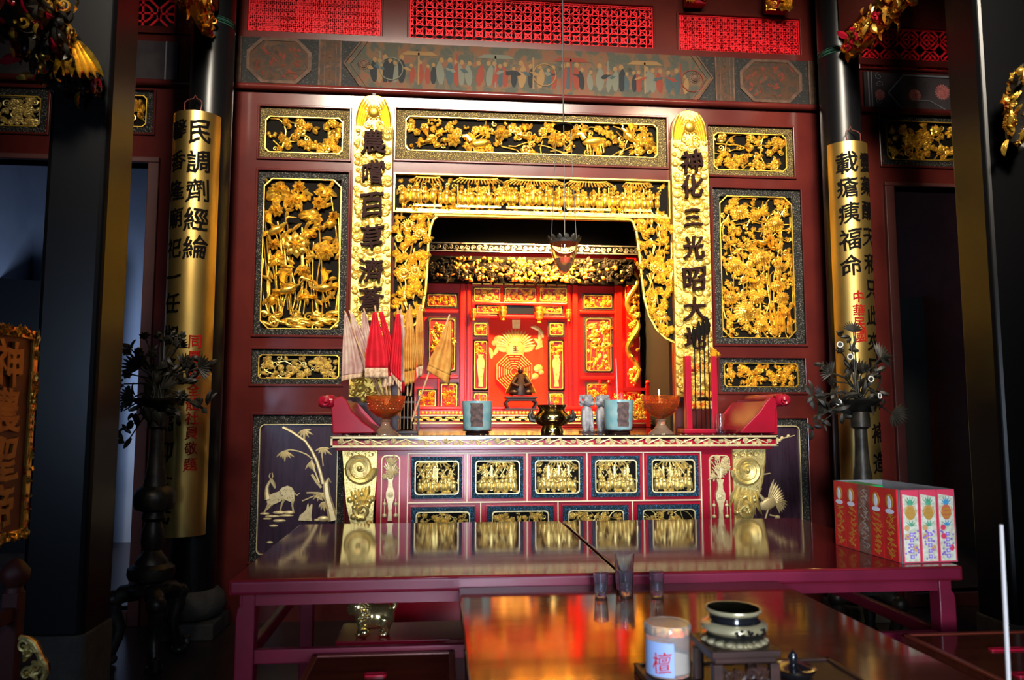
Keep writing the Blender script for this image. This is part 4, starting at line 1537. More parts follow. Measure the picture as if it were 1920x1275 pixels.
# gilt scrolled brackets at both ends
for sg, pl in ((-1, [(642, 843), (705, 843), (703, 900), (697, 960), (696, 1010), (668, 1010), (658, 985), (650, 950), (646, 910), (644, 870)]),
               (1, [(1379, 841), (1440, 840), (1438, 870), (1434, 900), (1424, 940), (1414, 975), (1408, 1010), (1384, 1010), (1382, 950), (1380, 890)])):
    P = [ax(*q) for q in pl]
    k = MB()
    k.prism(P, YA + .035, YA + .075)
    br = k.build('bracket', M['gold_pale'], root, smooth=30, bevel=.004)
    k = MB()
    y = YA + .034
    cx, cy = (674, 878) if sg < 0 else (1404, 882)
    a_, b_ = ax(cx, cy)
    for rr, r_ in ((.095, .017), (.066, .015)):
        k.spiral(a_, b_, y - .004, rr, r_, 2.1, 0 if sg < 0 else PI, sg, 34, .012)
    k.dome(a_, b_, y - .016, .018, .018, .02)
    for q in range(6):
        u, v = ax(cx + sg * (-18 + 7 * q), 912 + 2 * q)
        k.leaf(u, v, y - .004, .16, .014, (-PI / 2 + .25 * -sg + (q - 3) * .12), .016, bend=sg * .5)
    for q in range(12):
        u, v = ax(cx + ra.uniform(-22, 24), ra.uniform(925, 985))
        if inside(P, u, v):
            k.dome(u, v, y, .020, .020, .022, 0, 10, 2)
    u, v = ax(cx - sg * 4, 958)
    k.spiral(u, v, y - .006, .055, .013, 1.7, PI / 2, -sg, 26, .01)
    for q in range(4):
        u, v = ax(cx + sg * (-22 + 13 * q), 852)
        k.spiral(u, v, y - .002, .022, .006, 1.3, 0, 1, 12)
    for q in range(len(P)):
        pass
    k.tube([(p[0], y + .006, p[1]) for p in P] + [(P[0][0], y + .006, P[0][1])], .008, 5)
    k.build('scroll_carving', M['gold_pale'], br, recalc=False)
# everted scroll ends
for sg, pl in ((-1, [(623, 813), (622, 790), (621, 770), (616, 752), (640, 742), (650, 752), (660, 772), (680, 792), (698, 804), (705, 812)]),
               (1, [(1455, 812), (1457, 790), (1456, 770), (1461, 752), (1448, 742), (1438, 752), (1425, 772), (1405, 792), (1392, 806), (1389, 812)])):
    P = [ax(*q) for q in pl]
    ye = YAB - .12
    k = MB()
    k.prism(P, YA + .01, YA + .05)
    se = k.build('scroll_end', M['crimson'], root, smooth=30, bevel=.006)
    # the flaring top board behind the cheek
    k = MB()
    inn = [P[5], P[6], P[7], P[8], P[9]]
    th = .025
    vs = []
    for x, z in inn:
        vs.append((x - sg * -.0, z))
    n = len(inn)
    k.add([(x, YA + .05, z) for x, z in inn] + [(x, ye, z) for x, z in inn] + [(x + sg * th, YA + .05, z - .01) for x, z in inn] + [(x + sg * th, ye, z - .01) for x, z in inn],
          [q for i in range(n - 1) for q in ((i, i + 1, i + 1 + n, i + n), (i + 2 * n, i + 3 * n, i + 3 * n + 1, i + 2 * n + 1))] + [(0, n, 3 * n, 2 * n), (n, 2 * n - 1, 4 * n - 1, 3 * n)])
    k.box(*sorted((P[4][0], P[4][0] + sg * .05)), YA + .05, ye, zt1, P[4][1] - .02)
    k.build('flaring_board', M['crimson'], se, smooth=40)
    k = MB()
    cxp, cyp = (611, 753) if sg < 0 else (1470, 750)
    a_, b_ = ax(cxp, cyp)
    rr = .042
    for y0 in (YA - .01, ye):
        pass
    pts = []
    for yy, r_ in ((YA - .02, .012), (YA - .02, .024), (YA - .006, .026), (YA - .004, .034), (YA + .01, .038), (YA + .03, .034), (YA + .035, .040), (YA + .07, .042), (YA + .08, .036), (YA + .09, .042), (ye - .03, .042), (ye, .034)):
        pts.append((yy, r_))
    k.tube([(a_, yy, b_) for yy, _ in pts], [r_ for _, r_ in pts], 18)
    # short turned roll that juts outward
    roll = [(0, .030), (.01, .040), (.05, .042), (.06, .034), (.07, .040), (.085, .034), (.095, .026)]
    k.tube([(a_ + sg * (q - .05), YA + .03, b_) for q, _ in roll], [r_ for _, r_ in roll], 18)
    k.build('turned_roll', M['crimson'], se, smooth=40)

# ================================================================== the inner shrine
YS = 8.0
ZS0 = ZALT
def sp(x, y, Y=YS):
    p = PY(x, y, Y)
    return p.x, p.z


SX0, SX1 = sp(778, 650)[0], sp(1200, 650)[0]
root = thing('shrine', 'scarlet and gold inner shrine glowing inside the dark niche', 'shrine', ((SX0 + SX1) / 2, YS + .2, ZS0))
shrine = root
zs_top = sp(1000, 466)[1]
m = MB()
cb = rect(880, 600, 1062, 758, YS)
mural = (sp(917, 680)[0], sp(1027, 680)[0], sp(970, 762)[1], sp(970, 598)[1])
zplinth = sp(1000, 768)[1]
slab_holes(m, SX0, SX1, ZS0, zs_top, YS, YS + .06, [mural])
m.build('frame', M['shrine_red'], root, smooth=0)
m = MB()
def bar(x0, y0, x1, y1, d0=-.03, d1=.0):
    a, b, c, d = rect(x0, y0, x1, y1, YS)
    m.box(a, b, YS + d0, YS + d1, c, d)
for x0, x1 in ((862, 872), (875, 882), (1063, 1070), (1073, 1083), (1152, 1166)):
    bar(x0, 533, x1, 770, -.05)
bar(786, 581, 860, 587)
bar(1086, 583, 1152, 589)
bar(786, 703, 860, 710)
bar(1086, 705, 1152, 712)
bar(884, 568, 1062, 573, -.05)
bar(884, 592, 1062, 598, -.05)
for x in (940, 1007):
    bar(x - 2, 538, x + 3, 570, -.03)
bar(820, 710, 824, 770)
bar(1122, 712, 1126, 770)
bar(779, 762, 1200, 768, -.06)
m.build('moulding', M['shrine_red'], root, smooth=0, bevel=.008)
# cornice
m = MB()
r = rect(796, 460, 1200, 472, YS - .1)
m.box(r[0], r[1], YS - .1, YS + .06, r[2], r[3])
co = m.build('cornice', M['backing'], root, smooth=0)
k = MB()
x = r[0] + .03
i = 0
while x < r[1] - .03:
    k.spiral(x, (r[2] + r[3]) / 2, YS - .104, .026, .007, 1.3, i * 2.1, 1 if i % 2 else -1, 12)
    k.leaf(x + .03, (r[2] + r[3]) / 2 - .015, YS - .102, .05, .010, .5 if i % 2 else -.3, .008)
    x += .06
    i += 1
k.box(r[0], r[1], YS - .112, YS - .09, r[3], r[3] + .012)
k.box(r[0], r[1], YS - .106, YS - .09, r[2] - .012, r[2] - .002)
k.build('scroll_carving', M['silver'], co, recalc=False)
# carved header catching the lamps
r = rect(800, 482, 1190, 531, YS - .12)
m = MB()
m.box(r[0], r[1], YS - .11, YS, r[2], r[3])
he = m.build('header', M['backing'], root, smooth=0)
k, k2 = MB(), MB()
rh = random.Random(81)
fill_foliage(k, r[0] + .02, r[1] - .02, r[2] + .015, r[3] - .015, YS - .11, .04, rh, .075, 1.0)
for n_ in range(260):
    u, v = rh.triangular(r[0] + .03, r[1] - .03), rh.uniform(r[2] + .02, r[3] - .02)
    k2.dome(u, v, YS - .135, rh.uniform(.012, .032), rh.uniform(.010, .022), .022, rh.uniform(0, 3), 8, 2)
k.build('scroll_carving', M['bronze'], he, recalc=False)
k2.build('gilt_blossom', M['gold_red'], he, recalc=False)
# gilt strip under the header
m = MB()
r = rect(884, 532, 1062, 536, YS)
for i in range(9):
    a = r[0] + (r[1] - r[0]) * i / 9
    m.box(a + .01, a + (r[1] - r[0]) / 9 - .01, YS - .06, YS - .02, r[2], r[3])
m.build('gilt_strip', M['gold_flat'], root, smooth=0)


def small_panel(x0, y0, x1, y1, seed, gold='gold', ground='red_ground', border='border', unit=.035, kind=0, dens=1.2):
    o = rect(x0 - 3, y0 - 3, x1 + 3, y1 + 3, YS)
    i = rect(x0, y0, x1, y1, YS)
    mm = MB()
    mm.box(o[0] - .006, o[1] + .006, YS - .003, YS + .01, o[2] - .006, o[3] + .006)
    pn = mm.build('carved_panel', M['shrine_red'], shrine, smooth=0)
    k = MB()
    rg = random.Random(seed)
    y = YS - .012
    if kind == 1:      # vase of flowers
        xm = (i[0] + i[1]) / 2
        W = (i[1] - i[0]) / 2 - .015
        prof = [(.45, 0), (.35, .05), (.75, .22), (.8, .26), (.45, .30), (.6, .33)]
        pts = [(xm - W * a, i[2] + .03 + b) for a, b in prof] + [(xm + W * a, i[2] + .03 + b) for a, b in reversed(prof)]
        k.prism(pts, y - .025, y)
        fill_foliage(k, i[0] + .01, i[1] - .01, i[2] + .36, i[3] - .01, y, .02, rg, unit, 1.1)
    elif kind == 2:    # lotus and stems
        for n_ in range(9):
            u = rg.uniform(i[0] + .03, i[1] - .03)
            v = rg.uniform(i[2] + .15, i[3] - .05)
            k.tube([(u + rg.uniform(-.03, .03), y - .004, i[2] + .02), (u, y - .012, v)], .006, 5)
            (k.flower if n_ % 2 else k.lotusleaf)(*((u, v, y - .008, .05, 7, .02, rg) if n_ % 2 else (u, v, y - .008, .055, .02, rg)))
        fill_foliage(k, i[0] + .01, i[1] - .01, i[2] + .01, i[2] + .12, y, .018, rg, .035, 1)
        fill_foliage(k, i[0] + .01, i[1] - .01, i[2] + .1, i[3] - .01, y, .014, rg, .04, .5)
    else:
        fill_foliage(k, i[0] + .008, i[1] - .008, i[2] + .008, i[3] - .008, y, .022, rg, unit, dens)
    panel_parts(pn, o, i, y - .012, border, k, gold, ground=ground, bw=.008, style=0, depth=.008)


for j, q in enumerate(((889, 541, 937, 566), (947, 541, 1004, 566), (1012, 541, 1062, 566))):
    small_panel(*q, 90 + j, 'gold_pale', border='border_gold')
small_panel(894, 574, 935, 588, 95, 'gold_red', unit=.03)
small_panel(1010, 574, 1052, 588, 96, 'gold_red', unit=.03)
for j, q in enumerate(((802, 553, 856, 575), (1094, 554, 1146, 578))):
    small_panel(*q, 100 + j)
small_panel(805, 598, 853, 695, 103, kind=2)
small_panel(1098, 598, 1145, 696, 104, kind=2)
for j, q in enumerate(((785, 732, 817, 762), (827, 720, 857, 764), (1100, 720, 1142, 764))):
    small_panel(*q, 106 + j)
for j, (a, b) in enumerate(((889, 913), (1030, 1055))):
    small_panel(a, 607, b, 629, 110 + j, 'gold_red', unit=.035)
    small_panel(a, 640, b, 730, 112 + j, 'gold', 'red_ground', 'backing', .035, 1)
    small_panel(a, 738, b, 762, 114 + j, 'gold')
# black name board
m = MB()
r = rect(944, 574, 1001, 589, YS)
m.box(r[0], r[1], YS - .03, YS, r[2], r[3])
nb = m.build('name_board', M['black'], root, smooth=0)
# gilt hanging finials
for x, y0, y1, w_ in ((887, 581, 603, 6), (941, 577, 603, 9), (1009, 578, 608, 9), (1064, 582, 605, 6)):
    a_, b_ = sp(x, y0)
    _, c_ = sp(x, y1)
    h, rw = b_ - c_, w_ * YS / F
    m = MB()
    m.lathe([(rw * .2, 0), (rw * .5, .04 * h), (rw * .4, .2 * h), (rw * .75, .3 * h), (rw * .8, .5 * h), (rw, .62 * h), (rw, .7 * h), (rw * .7, .74 * h), (rw * .9, .85 * h), (rw * .9, h)], (a_, YS - .08, c_), 18)
    m.build('hanging_finial', M['gold'], root)
# mural: dragon and octagon
m = MB()
YM = YS + .05
m.box(mural[0], mural[1], YM, YM + .01, mural[2], mural[3])
mu = m.build('mural', M['mural_red'], root, smooth=0)
k = MB()
yy = YM - .002
c1 = sp(967, 652)
k.dome(*c1, yy, .105, .12, .012, 0, 20, 2)
for n_ in range(17):
    a = .15 + (PI - .3) * n_ / 16
    k.leaf(c1[0] + .09 * math.cos(a), c1[1] + .08 * math.sin(a), yy, .13, .016, a, .006)
for sg in (-1, 1):
    k.leaf(c1[0] + sg * .09, c1[1] - .03, yy, .14, .03, PI / 2 - sg * 1.35, .006, bend=sg * .6)
    k.spiral(c1[0] + sg * .05, c1[1] + .05, yy - .008, .03, .006, 1.2, 0, sg)
k.prism([sp(x, y, YM) for x, y in ((960, 600), (976, 600), (975, 616), (961, 616))], yy - .004, yy)
for x, y, R in ((935, 635, .05), (929, 642, .04), (938, 645, .04), (1010, 690, .05), (1004, 705, .04), (1016, 698, .03)):
    k.dome(*sp(x, y), yy, R, R * .8, .006, .3, 10, 1)
for x, y, a in ((1012, 640, 1.2), (1018, 650, 2.0), (1005, 655, .6), (1020, 632, 1.8), (926, 665, .8), (922, 672, 1.4), (1016, 620, 2.4)):
    k.leaf(*sp(x, y), yy, .13, .022, a, .005, bend=.8)
k.build('painted_dragon', M['mural_gold'], mu, recalc=False)
k = MB()
cc = sp(965, 697)
R0 = 37 * YS / F
k.prism([(cc[0] + R0 * math.cos(PI / 8 + PI / 4 * i), cc[1] + R0 * math.sin(PI / 8 + PI / 4 * i)) for i in range(8)], yy - .012, yy - .004)
k.build('octagon', M['mural_red'], mu, smooth=0)
k = MB()
for q in (.97, .84, .71, .58, .45, .32, .2):
    for i in range(8):
        a, b = PI / 8 + PI / 4 * i, PI / 8 + PI / 4 * (i + 1)
        p0 = (cc[0] + R0 * q * math.cos(a), cc[1] + R0 * q * math.sin(a))
        p1 = (cc[0] + R0 * q * math.cos(b), cc[1] + R0 * q * math.sin(b))
        if q > .95:
            k.tube([(p0[0], yy - .013, p0[1]), (p1[0], yy - .013, p1[1])], .006, 5)
            continue
        ga = (.05, .95) if (i + int(q * 10)) % 3 else None
        segs = [(.06, .94)] if ga else [(.06, .44), (.56, .94)]
        for s0, s1 in segs:
            k.tube([(p0[0] + (p1[0] - p0[0]) * s0, yy - .013, p0[1] + (p1[1] - p0[1]) * s0), (p0[0] + (p1[0] - p0[0]) * s1, yy - .013, p0[1] + (p1[1] - p0[1]) * s1)], .0065, 5)
k.build('trigram_pattern', M['mural_gold'], mu, recalc=False)
k = MB()
write_flat(k, '王', c1[0], c1[1] - .005, yy - .018, .06, .02)
k.build('lettering', M['fig_dark'], mu, smooth=0, recalc=False)
# carved dragon column at the edge
for x0, x1, nm in ((1172, 1199, 0),):
    r = rect(x0, 480, x1, 726, YS - .06)
    m = MB()
    xm = (r[0] + r[1]) / 2
    m.box(xm - .055, xm + .055, YS - .06, YS + .02, r[2], r[3])
    cl = m.build('dragon_column', M['shrine_red'], root, smooth=0)
    k = MB()
    pts, rs2 = [], []
    for i in range(60):
        t = i / 59
        pts.append((xm + .055 * math.sin(t * 17), YS - .075 - .02 * math.cos(t * 17), r[2] + .05 + (r[3] - r[2] - .1) * t))
        rs2.append(.030 - .012 * abs(t - .4))
    k.tube(pts, rs2, 8)
    fill_foliage(k, r[0] + .005, r[1] - .005, r[2] + .02, r[3] - .02, YS - .07, .03, rh, .06, .7)
    k.build('dragon_carving', M['gold'], cl, recalc=False)
# plinth bands of the shrine
m = MB()
m.box(SX0, SX1, YS - .35, YS + .3, ZS0, zplinth - .012)
m.build('plinth', M['shrine_red'], root, smooth=0)
m = MB()
zb = sp(1000, 786, YS - .36)[1]
m.box(SX0, SX1, YS - .375, YS - .35, zb - .022, zb + .028)
pb = m.build('plinth_band', M['backing'], root, smooth=0)
k = MB()
x = SX0 + .03
i = 0
while x < SX1 - .03:
    k.leaf(x, zb - .012 + .03 * (i % 2), YS - .376, .075, .012, -.35 if i % 2 else .35, .012, bend=.8 if i % 2 else -.8)
    k.spiral(x, zb + .005, YS - .378, .018, .006, 1.2, i, 1, 10)
    x += .06
    i += 1
k.box(SX0, SX1, YS - .38, YS - .35, zb + .032, zb + .042)
k.box(SX0, SX1, YS - .40, YS - .35, zb - .045, zb - .034)
k.build('scroll_carving', M['gold_pale'], pb, recalc=False)
m = MB()
zr = sp(1000, 774, YS - .3)[1]
for i in range(64):
    a = SX0 + (SX1 - SX0) * (i + .5) / 64
    m.ball((a, YS - .35, zr), .016, .014, .016, 8, 6)
m.build('bead_molding', M['gold_flat'], root)

# small robed statuette on a carved stand before the octagon
a_, b_ = sp(976, 742, YS - .2)
zf = sp(976, 760, YS - .2)[1]
root = thing('altar_stand', 'dark carved wooden stand under the robed statuette in the shrine', 'stand', (a_, YS - .2, zplinth - .010))
Yt = YS - .2
z0 = zplinth - .010
m = MB()
w_ = 30 * Yt / F
zz = b_
m.box(a_ - w_, a_ + w_, Yt - .1, Yt + .1, zz - .03, zz - .008)
m.box(a_ - w_ * .9, a_ + w_ * .9, Yt - .09, Yt + .09, zz - .055, zz - .03)
m.build('top_board', M['wood_dark'], root, smooth=0, bevel=.004)
m = MB()
m.box(a_ - w_ * 1.05, a_ + w_ * 1.05, Yt - .11, Yt + .11, z0, z0 + .02)
m.build('base', M['wood_dark'], root, smooth=0, bevel=.004)
for sg in (-1, 1):
    for yo in (-.09, .09):
        m = MB()
        m.tube([(a_ + sg * w_ * .8, Yt + yo * .8, zz - .05), (a_ + sg * w_ * .98, Yt + yo * .8, zz - .075), (a_ + sg * w_ * .8, Yt + yo * .8, z0 + .015)], [.018, .015, .012], 8)
        m.build('leg', M['wood_dark'], root)
m = MB()
k = MB()
m.box(a_ - w_ * .55, a_ + w_ * .55, Yt - .07, Yt + .07, zz - .008, zz + .004)
m.build('red_cushion', M['shrine_red'], root, smooth=0, bevel=.004)
zc = zz + .004
root = thing('statuette', 'small dark seated statuette in an orange robe before the octagon', 'statuette', (a_, Yt, zc))
m = MB()
hgt = sp(976, 690, Yt)[1] - zc
m.lathe([(.115, 0), (.12, .03), (.105, .08), (.085, .13), (.06, hgt * .62), (.04, hgt * .75), (.032, hgt * .80)], (a_, Yt, zc), 20, 1, .7)
m.ball((a_, Yt, zc + hgt * .88), .030, .03, .036, 14, 10)
m.ball((a_, Yt + .004, zc + hgt * .96), .026, .026, .018, 12, 8)
for sg in (-1, 1):
    m.tube([(a_ + sg * .05, Yt - .03, zc + hgt * .62), (a_ + sg * .085, Yt - .06, zc + hgt * .4), (a_ + sg * .03, Yt - .09, zc + hgt * .32)], [.028, .026, .016], 8)
    m.ball((a_ + sg * .07, Yt - .05, zc + .03), .05, .05, .03, 10, 6)
m.build('figure_body', M['wood_dark'], root)
m = MB()
n = 14
vs, fs = [], []
for i in range(6):
    t = i / 5
    for j in range(n + 1):
        a = PI * (0.02 + .96 * j / n)
        rr = .05 + .105 * t ** .9
        front = 1 if abs(j - n / 2) > 3.2 else 0
        vs.append((a_ + rr * math.cos(a) * 1.05, Yt + .03 + rr * .5 * math.sin(a) - .06 * (abs(math.cos(a)) ** 2), zc + hgt * .82 - hgt * .74 * t))
for i in range(5):
    for j in range(n):
        fs.append((i * (n + 1) + j, i * (n + 1) + j + 1, (i + 1) * (n + 1) + j + 1, (i + 1) * (n + 1) + j))
m.add(vs, fs)
ro = m.build('robe', M['robe_orange'], root)
so = ro.modifiers.new('thickness', 'SOLIDIFY')
so.thickness = .006
# low red railing standing beside the shrine
r = rect(1140, 719, 1212, 772, YS - .4)
root = thing('low_railing', 'low scarlet railing with a carved panel beside the shrine', 'railing', ((r[0] + r[1]) / 2, YS - .4, ZS0))
Yr = YS - .45
zr0, zr1 = ZS0, r[3]
for xx in (r[0], r[1]):
    m = MB()
    m.box(xx - .02, xx + .02, Yr - .02, Yr + .02, zr0, zr1 - .02)
    m.lathe([(.012, 0), (.022, .015), (.025, .03), (.012, .05), (.0, .055)], (xx, Yr, zr1 - .02), 12)
    m.build('post', M['shrine_red'], root)
for zz in (zr0 + .06, zr1 - .06):
    m = MB()
    m.box(r[0], r[1], Yr - .015, Yr + .015, zz - .015, zz + .015)
    m.build('rail', M['shrine_red'], root, smooth=0)
m = MB()
fill_foliage(m, r[0] + .05, r[1] - .05, zr0 + .09, zr1 - .09, Yr, .02, rh, .04, 1.3)
m.build('carving', M['gold'], root, recalc=False)

# ================================================================== columns, pillars, tie beams
def black_column(xpx, Y, r, label, board):
    X = wx(xpx, 600, Y)
    root = thing('round_column', label, 'column', (X, Y, 0))
    m = MB()
    m.lathe([(r, .27), (r, 5.58)], (X, Y, 0), 40)
    m.build('shaft', M['black'], root)
    m = MB()
    m.lathe([(r * 1.05, .10), (r * 1.35, .13), (r * 1.5, .19), (r * 1.38, .25), (r * 1.12, .285), (r * .9, .285)], (X, Y, 0), 32)
    m.build('stone_drum', M['stone'], root)
    m = MB()
    m.box(X - r * 1.35, X + r * 1.35, Y - r * 1.35, Y + r * 1.35 * .95, 0, .10)
    m.build('plinth', M['stone'], root, smooth=0, bevel=.01)
    m = MB()
    zw = wz(xpx, 55 if xpx < 900 else 112, Y)
    for q in range(4):
        m.lathe([(r * 1.01, zw + .012 * q - .004 + .006 * (q % 2)), (r * 1.03, zw + .012 * q), (r * 1.01, zw + .012 * q + .004)], (X, Y, 0), 32)
    m.build('wire_tie', M['green_wire'], root)
    return X


CX_L = black_column(380, 5.28, .142, 'black lacquered round column on a stone drum beside the deer panel', None)
CX_R = black_column(1592, 5.28, .142, 'black lacquered round column beside the crane panel, behind the fruit carton', None)


def column_board(xc, r, Y, z0, z1, cols, label, x0deg=78):
    X = wx(xc, 600, Y - r)
    root = thing('couplet_board', label, 'couplet board', (X, Y, z0))
    m = MB()
    n = 36
    vs, fs = [], []
    for zi in (z0, z1):
        for rr in (r, r - .010):
            for i in range(n + 1):
                a = -PI / 2 + math.radians(x0deg) * (2 * i / n - 1)
                vs.append((X + rr * math.cos(a), Y + rr * math.sin(a), zi))
    N = n + 1
    for i in range(n):
        fs += [(i, i + 1, 2 * N + i + 1, 2 * N + i), (N + i + 1, N + i, 3 * N + i, 3 * N + i + 1), (2 * N + i, 2 * N + i + 1, 3 * N + i + 1, 3 * N + i), (i + 1, i, N + i, N + i + 1)]
    fs += [(0, 2 * N, 3 * N, N), (n, N + n, 3 * N + n, 2 * N + n)]
    m.add(vs, fs)
    m.build('brass_sheet', M['board_gold'], root, smooth=40)
    m = MB()
    zz = z1
    m.tube([(X - .05, Y - r + .02, zz - .005), (X - .055, Y - r + .03, zz + .06), (X - .04, Y - r + .045, zz + .085), (X - .01, Y - r + .06, zz + .10), (X, Y - r + .06, zz + .125), (X + .012, Y - r + .06, zz + .10), (X + .04, Y - r + .045, zz + .085), (X + .055, Y - r + .03, zz + .06), (X + .05, Y - r + .02, zz - .005)], .004, 6)
    m.build('hanging_wire', M['copper'], root)
    rng = random.Random(int(xc))
    for nm, ml, txt, adeg, ys, size in cols:
        for ch, y in zip(txt, ys):
            k = MB()
            zc = wz(xc, y, Y - r)
            vs, fs = glyph(ch, size, .022, rng=rng)
            out = []
            for u, w, e in vs:
                a = -PI / 2 + math.radians(adeg) + u / r
                rr = r + .0015 + .0015 * (e + .5)
                out.append((X + rr * math.cos(a), Y + rr * math.sin(a), zc + w))
            k.add(out, fs)
            k.build(nm, M[ml], root, smooth=0, recalc=False)
    return root


zlt, zlb = wz(365, 210, 5.08), wz(350, 1006, 5.08)
column_board(343, .158, 5.20, zlb, zlt, [
    ('character', 'ink', '民調劑經綸', 20, (245, 301, 355, 409, 462), .155),
    ('character', 'ink', '馨香隆廟祀一任椒漿焉仰古元', -33, (240, 300, 355, 407, 464, 518, 568, 628, 690, 790, 846, 908, 966), .135),
    ('red_character', 'ink_red', '同慶社全體社員敬題', 28, (640, 668, 698, 730, 757, 784, 812, 841, 872), .085)],
    'curved brass couplet board with black and red characters on the column beside the deer panel')
zrt, zrb = wz(1590, 266, 5.08), wz(1620, 990, 5.08)
column_board(1619, .152, 5.20, zrb, zrt, [
    ('character', 'ink', '載瘡痍福命', -24, (304, 350, 398, 448, 497), .155),
    ('character', 'ink', '靈藥釀天和只此來囗調補造', 34, (302, 347, 392, 443, 492, 541, 590, 640, 690, 750, 812, 868), .14),
    ('red_character', 'ink_red', '中華民國', -10, (556, 582, 606, 630), .085)],
    'curved brass couplet board with black characters on the column beside the crane panel')


def square_pillar(x0, x1, y0, y1, zb, label):
    root = thing('square_pillar', label, 'pillar', ((x0 + x1) / 2, (y0 + y1) / 2, 0))
    c = .030

    def plan(g):
        a, b, d, e = x0 - g, x1 + g, y0 - g, y1 + g
        return [(a + c, d), (b - c, d), (b - c * .35, d + c * .35), (b, d + c), (b, e - c), (b - c, e), (a + c, e), (a, e - c), (a, d + c), (a + c * .35, d + c * .35)]
    m = MB()
    m.prism_z(plan(0), zb, 5.58)
    m.build('shaft', M['black'], root, smooth=0, bevel=.006)
    m = MB()
    m.prism_z(plan(.012), 0, zb)
    m.build('stone_base', M['stone'], root, smooth=0, bevel=.008)


PLX0, PLX1 = wx(66, 600, 3.75), wx(185, 600, 3.75)
square_pillar(PLX0, PLX1, 3.75, 4.07, wz(165, 1192, 3.74), 'black lacquered square pillar on a stone base behind the red placard')
PRX0 = wx(1866, 600, 4.0)
square_pillar(PRX0, PRX0 + .33, 4.0, 4.30, .27, 'black lacquered square pillar behind the thin incense stick')


def carve_mass(P3, seed, n, d, mats, parent, nm, w):
    """carved openwork running along a polyline in space"""
    rng = random.Random(seed)
    kk = {q: MB() for q in mats}
    for i in range(n):
        t = rng.random() * (len(P3) - 1)
        j = int(t)
        p = Vector(P3[j]).lerp(Vector(P3[min(j + 1, len(P3) - 1)]), t - j)
        wj = w[j] + (w[min(j + 1, len(w) - 1)] - w[j]) * (t - j)
        p = p + Vector((rng.uniform(-d, d), rng.uniform(-.02, .02), rng.uniform(-wj, wj)))
        kb = MB()
        k_ = rng.random()
        s = rng.uniform(.05, .10)
        if k_ < .5:
            kb.leaf(0, 0, 0, s, s * .26, rng.uniform(0, 6), s * .2, bend=rng.uniform(-1, 1), rise=s * .2)
        elif k_ < .7:
            kb.flower(0, 0, 0, s * .55, 6, s * .3, rng, 2)
        elif k_ < .85:
            kb.spiral(0, 0, 0, s * .5, s * .12, 1.5, rng.uniform(0, 6), rng.choice((1, -1)), 12, s * .3)
        else:
            kb.dome(0, 0, 0, s * .35, s * .35, s * .35)
        rot = Matrix.Rotation(rng.choice((PI / 2, -PI / 2, 0, PI / 2, -PI / 2)) + rng.uniform(-.5, .5), 3, 'Z')
        kb.xf(lambda q: rot @ q + p)
        kk[rng.choices(mats, [3] + [1] * (len(mats) - 1))[0]].add(kb.v, kb.f)
    for q in mats:
        kk[q].build(nm, M[q], parent, recalc=False)


def tie_beam(X, za, label, Ya_, Yb_):
    root = thing('tie_beam', label, 'beam', (X, (Ya_ + Yb_) / 2, za))
    m = MB()
    m.box(X - .07, X + .07, Ya_, Yb_, za, za + .32)
    m.build('timber', M['maroon_flat'], root, smooth=0, bevel=.01)
    return root


# beams from the round columns towards the square pillars, with carved brackets hung below
zr_ = wz(1590, 66, 5.10)
tie_beam(CX_R, zr_ , 'dark red tie beam running out from the column beside the crane panel', 3.9, 5.13)
P = [(CX_R, 5.10, zr_ - .08), (CX_R, 4.75, zr_ - .07), (CX_R, 4.4, zr_ - .055), (CX_R, 4.05, zr_ - .045)]
root = thing('carved_bracket', 'red and gold carved bracket beneath the tie beam by the octagon lattice', 'bracket', (CX_R, 4.6, zr_ - .17))
m = MB()
m.prism([(0, 0), (1, 0), (1, 1), (0, 1)], 0, 1)
m.v, m.f = [], []
pro = [(5.13, zr_ - .17), (4.9, zr_ - .165), (4.5, zr_ - .13), (4.0, zr_ - .10), (4.0, zr_ - .002), (5.13, zr_ - .002)]
n = len(pro)
m.add([(CX_R - .03, y, z) for y, z in pro] + [(CX_R + .03, y, z) for y, z in pro], [tuple(range(n)), tuple(range(2 * n - 1, n - 1, -1))] + [(i, (i + 1) % n, (i + 1) % n + n, i + n) for i in range(n)])
m.build('bracket_core', M['gold_red'], root, smooth=0)
carve_mass(P, 201, 420, .06, ['gold_red', 'crimson', 'gold'], root, 'carved_pattern', [.08, .08, .06, .05])
zl_ = wz(355, 15, 5.10)
tie_beam(CX_L, zl_ - .0, 'dark red tie beam running out from the column beside the deer panel', 4.05, 5.13)
P = [(CX_L, 5.10, zl_ - .08), (CX_L, 4.8, zl_ - .07), (CX_L, 4.45, zl_ - .05)]
root = thing('carved_bracket', 'red and gold carved bracket beneath the tie beam by the shadowed lattice', 'bracket', (CX_L, 4.7, zl_ - .17))
m = MB()
pro = [(5.13, zl_ - .17), (4.9, zl_ - .16), (4.4, zl_ - .10), (4.4, zl_ - .002), (5.13, zl_ - .002)]
n = len(pro)
m.add([(CX_L - .03, y, z) for y, z in pro] + [(CX_L + .03, y, z) for y, z in pro], [tuple(range(n)), tuple(range(2 * n - 1, n - 1, -1))] + [(i, (i + 1) % n, (i + 1) % n + n, i + n) for i in range(n)])
m.build('bracket_core', M['gold_red'], root, smooth=0)
carve_mass(P, 202, 240, .06, ['gold_red', 'crimson', 'gold'], root, 'carved_pattern', [.09, .07, .05])
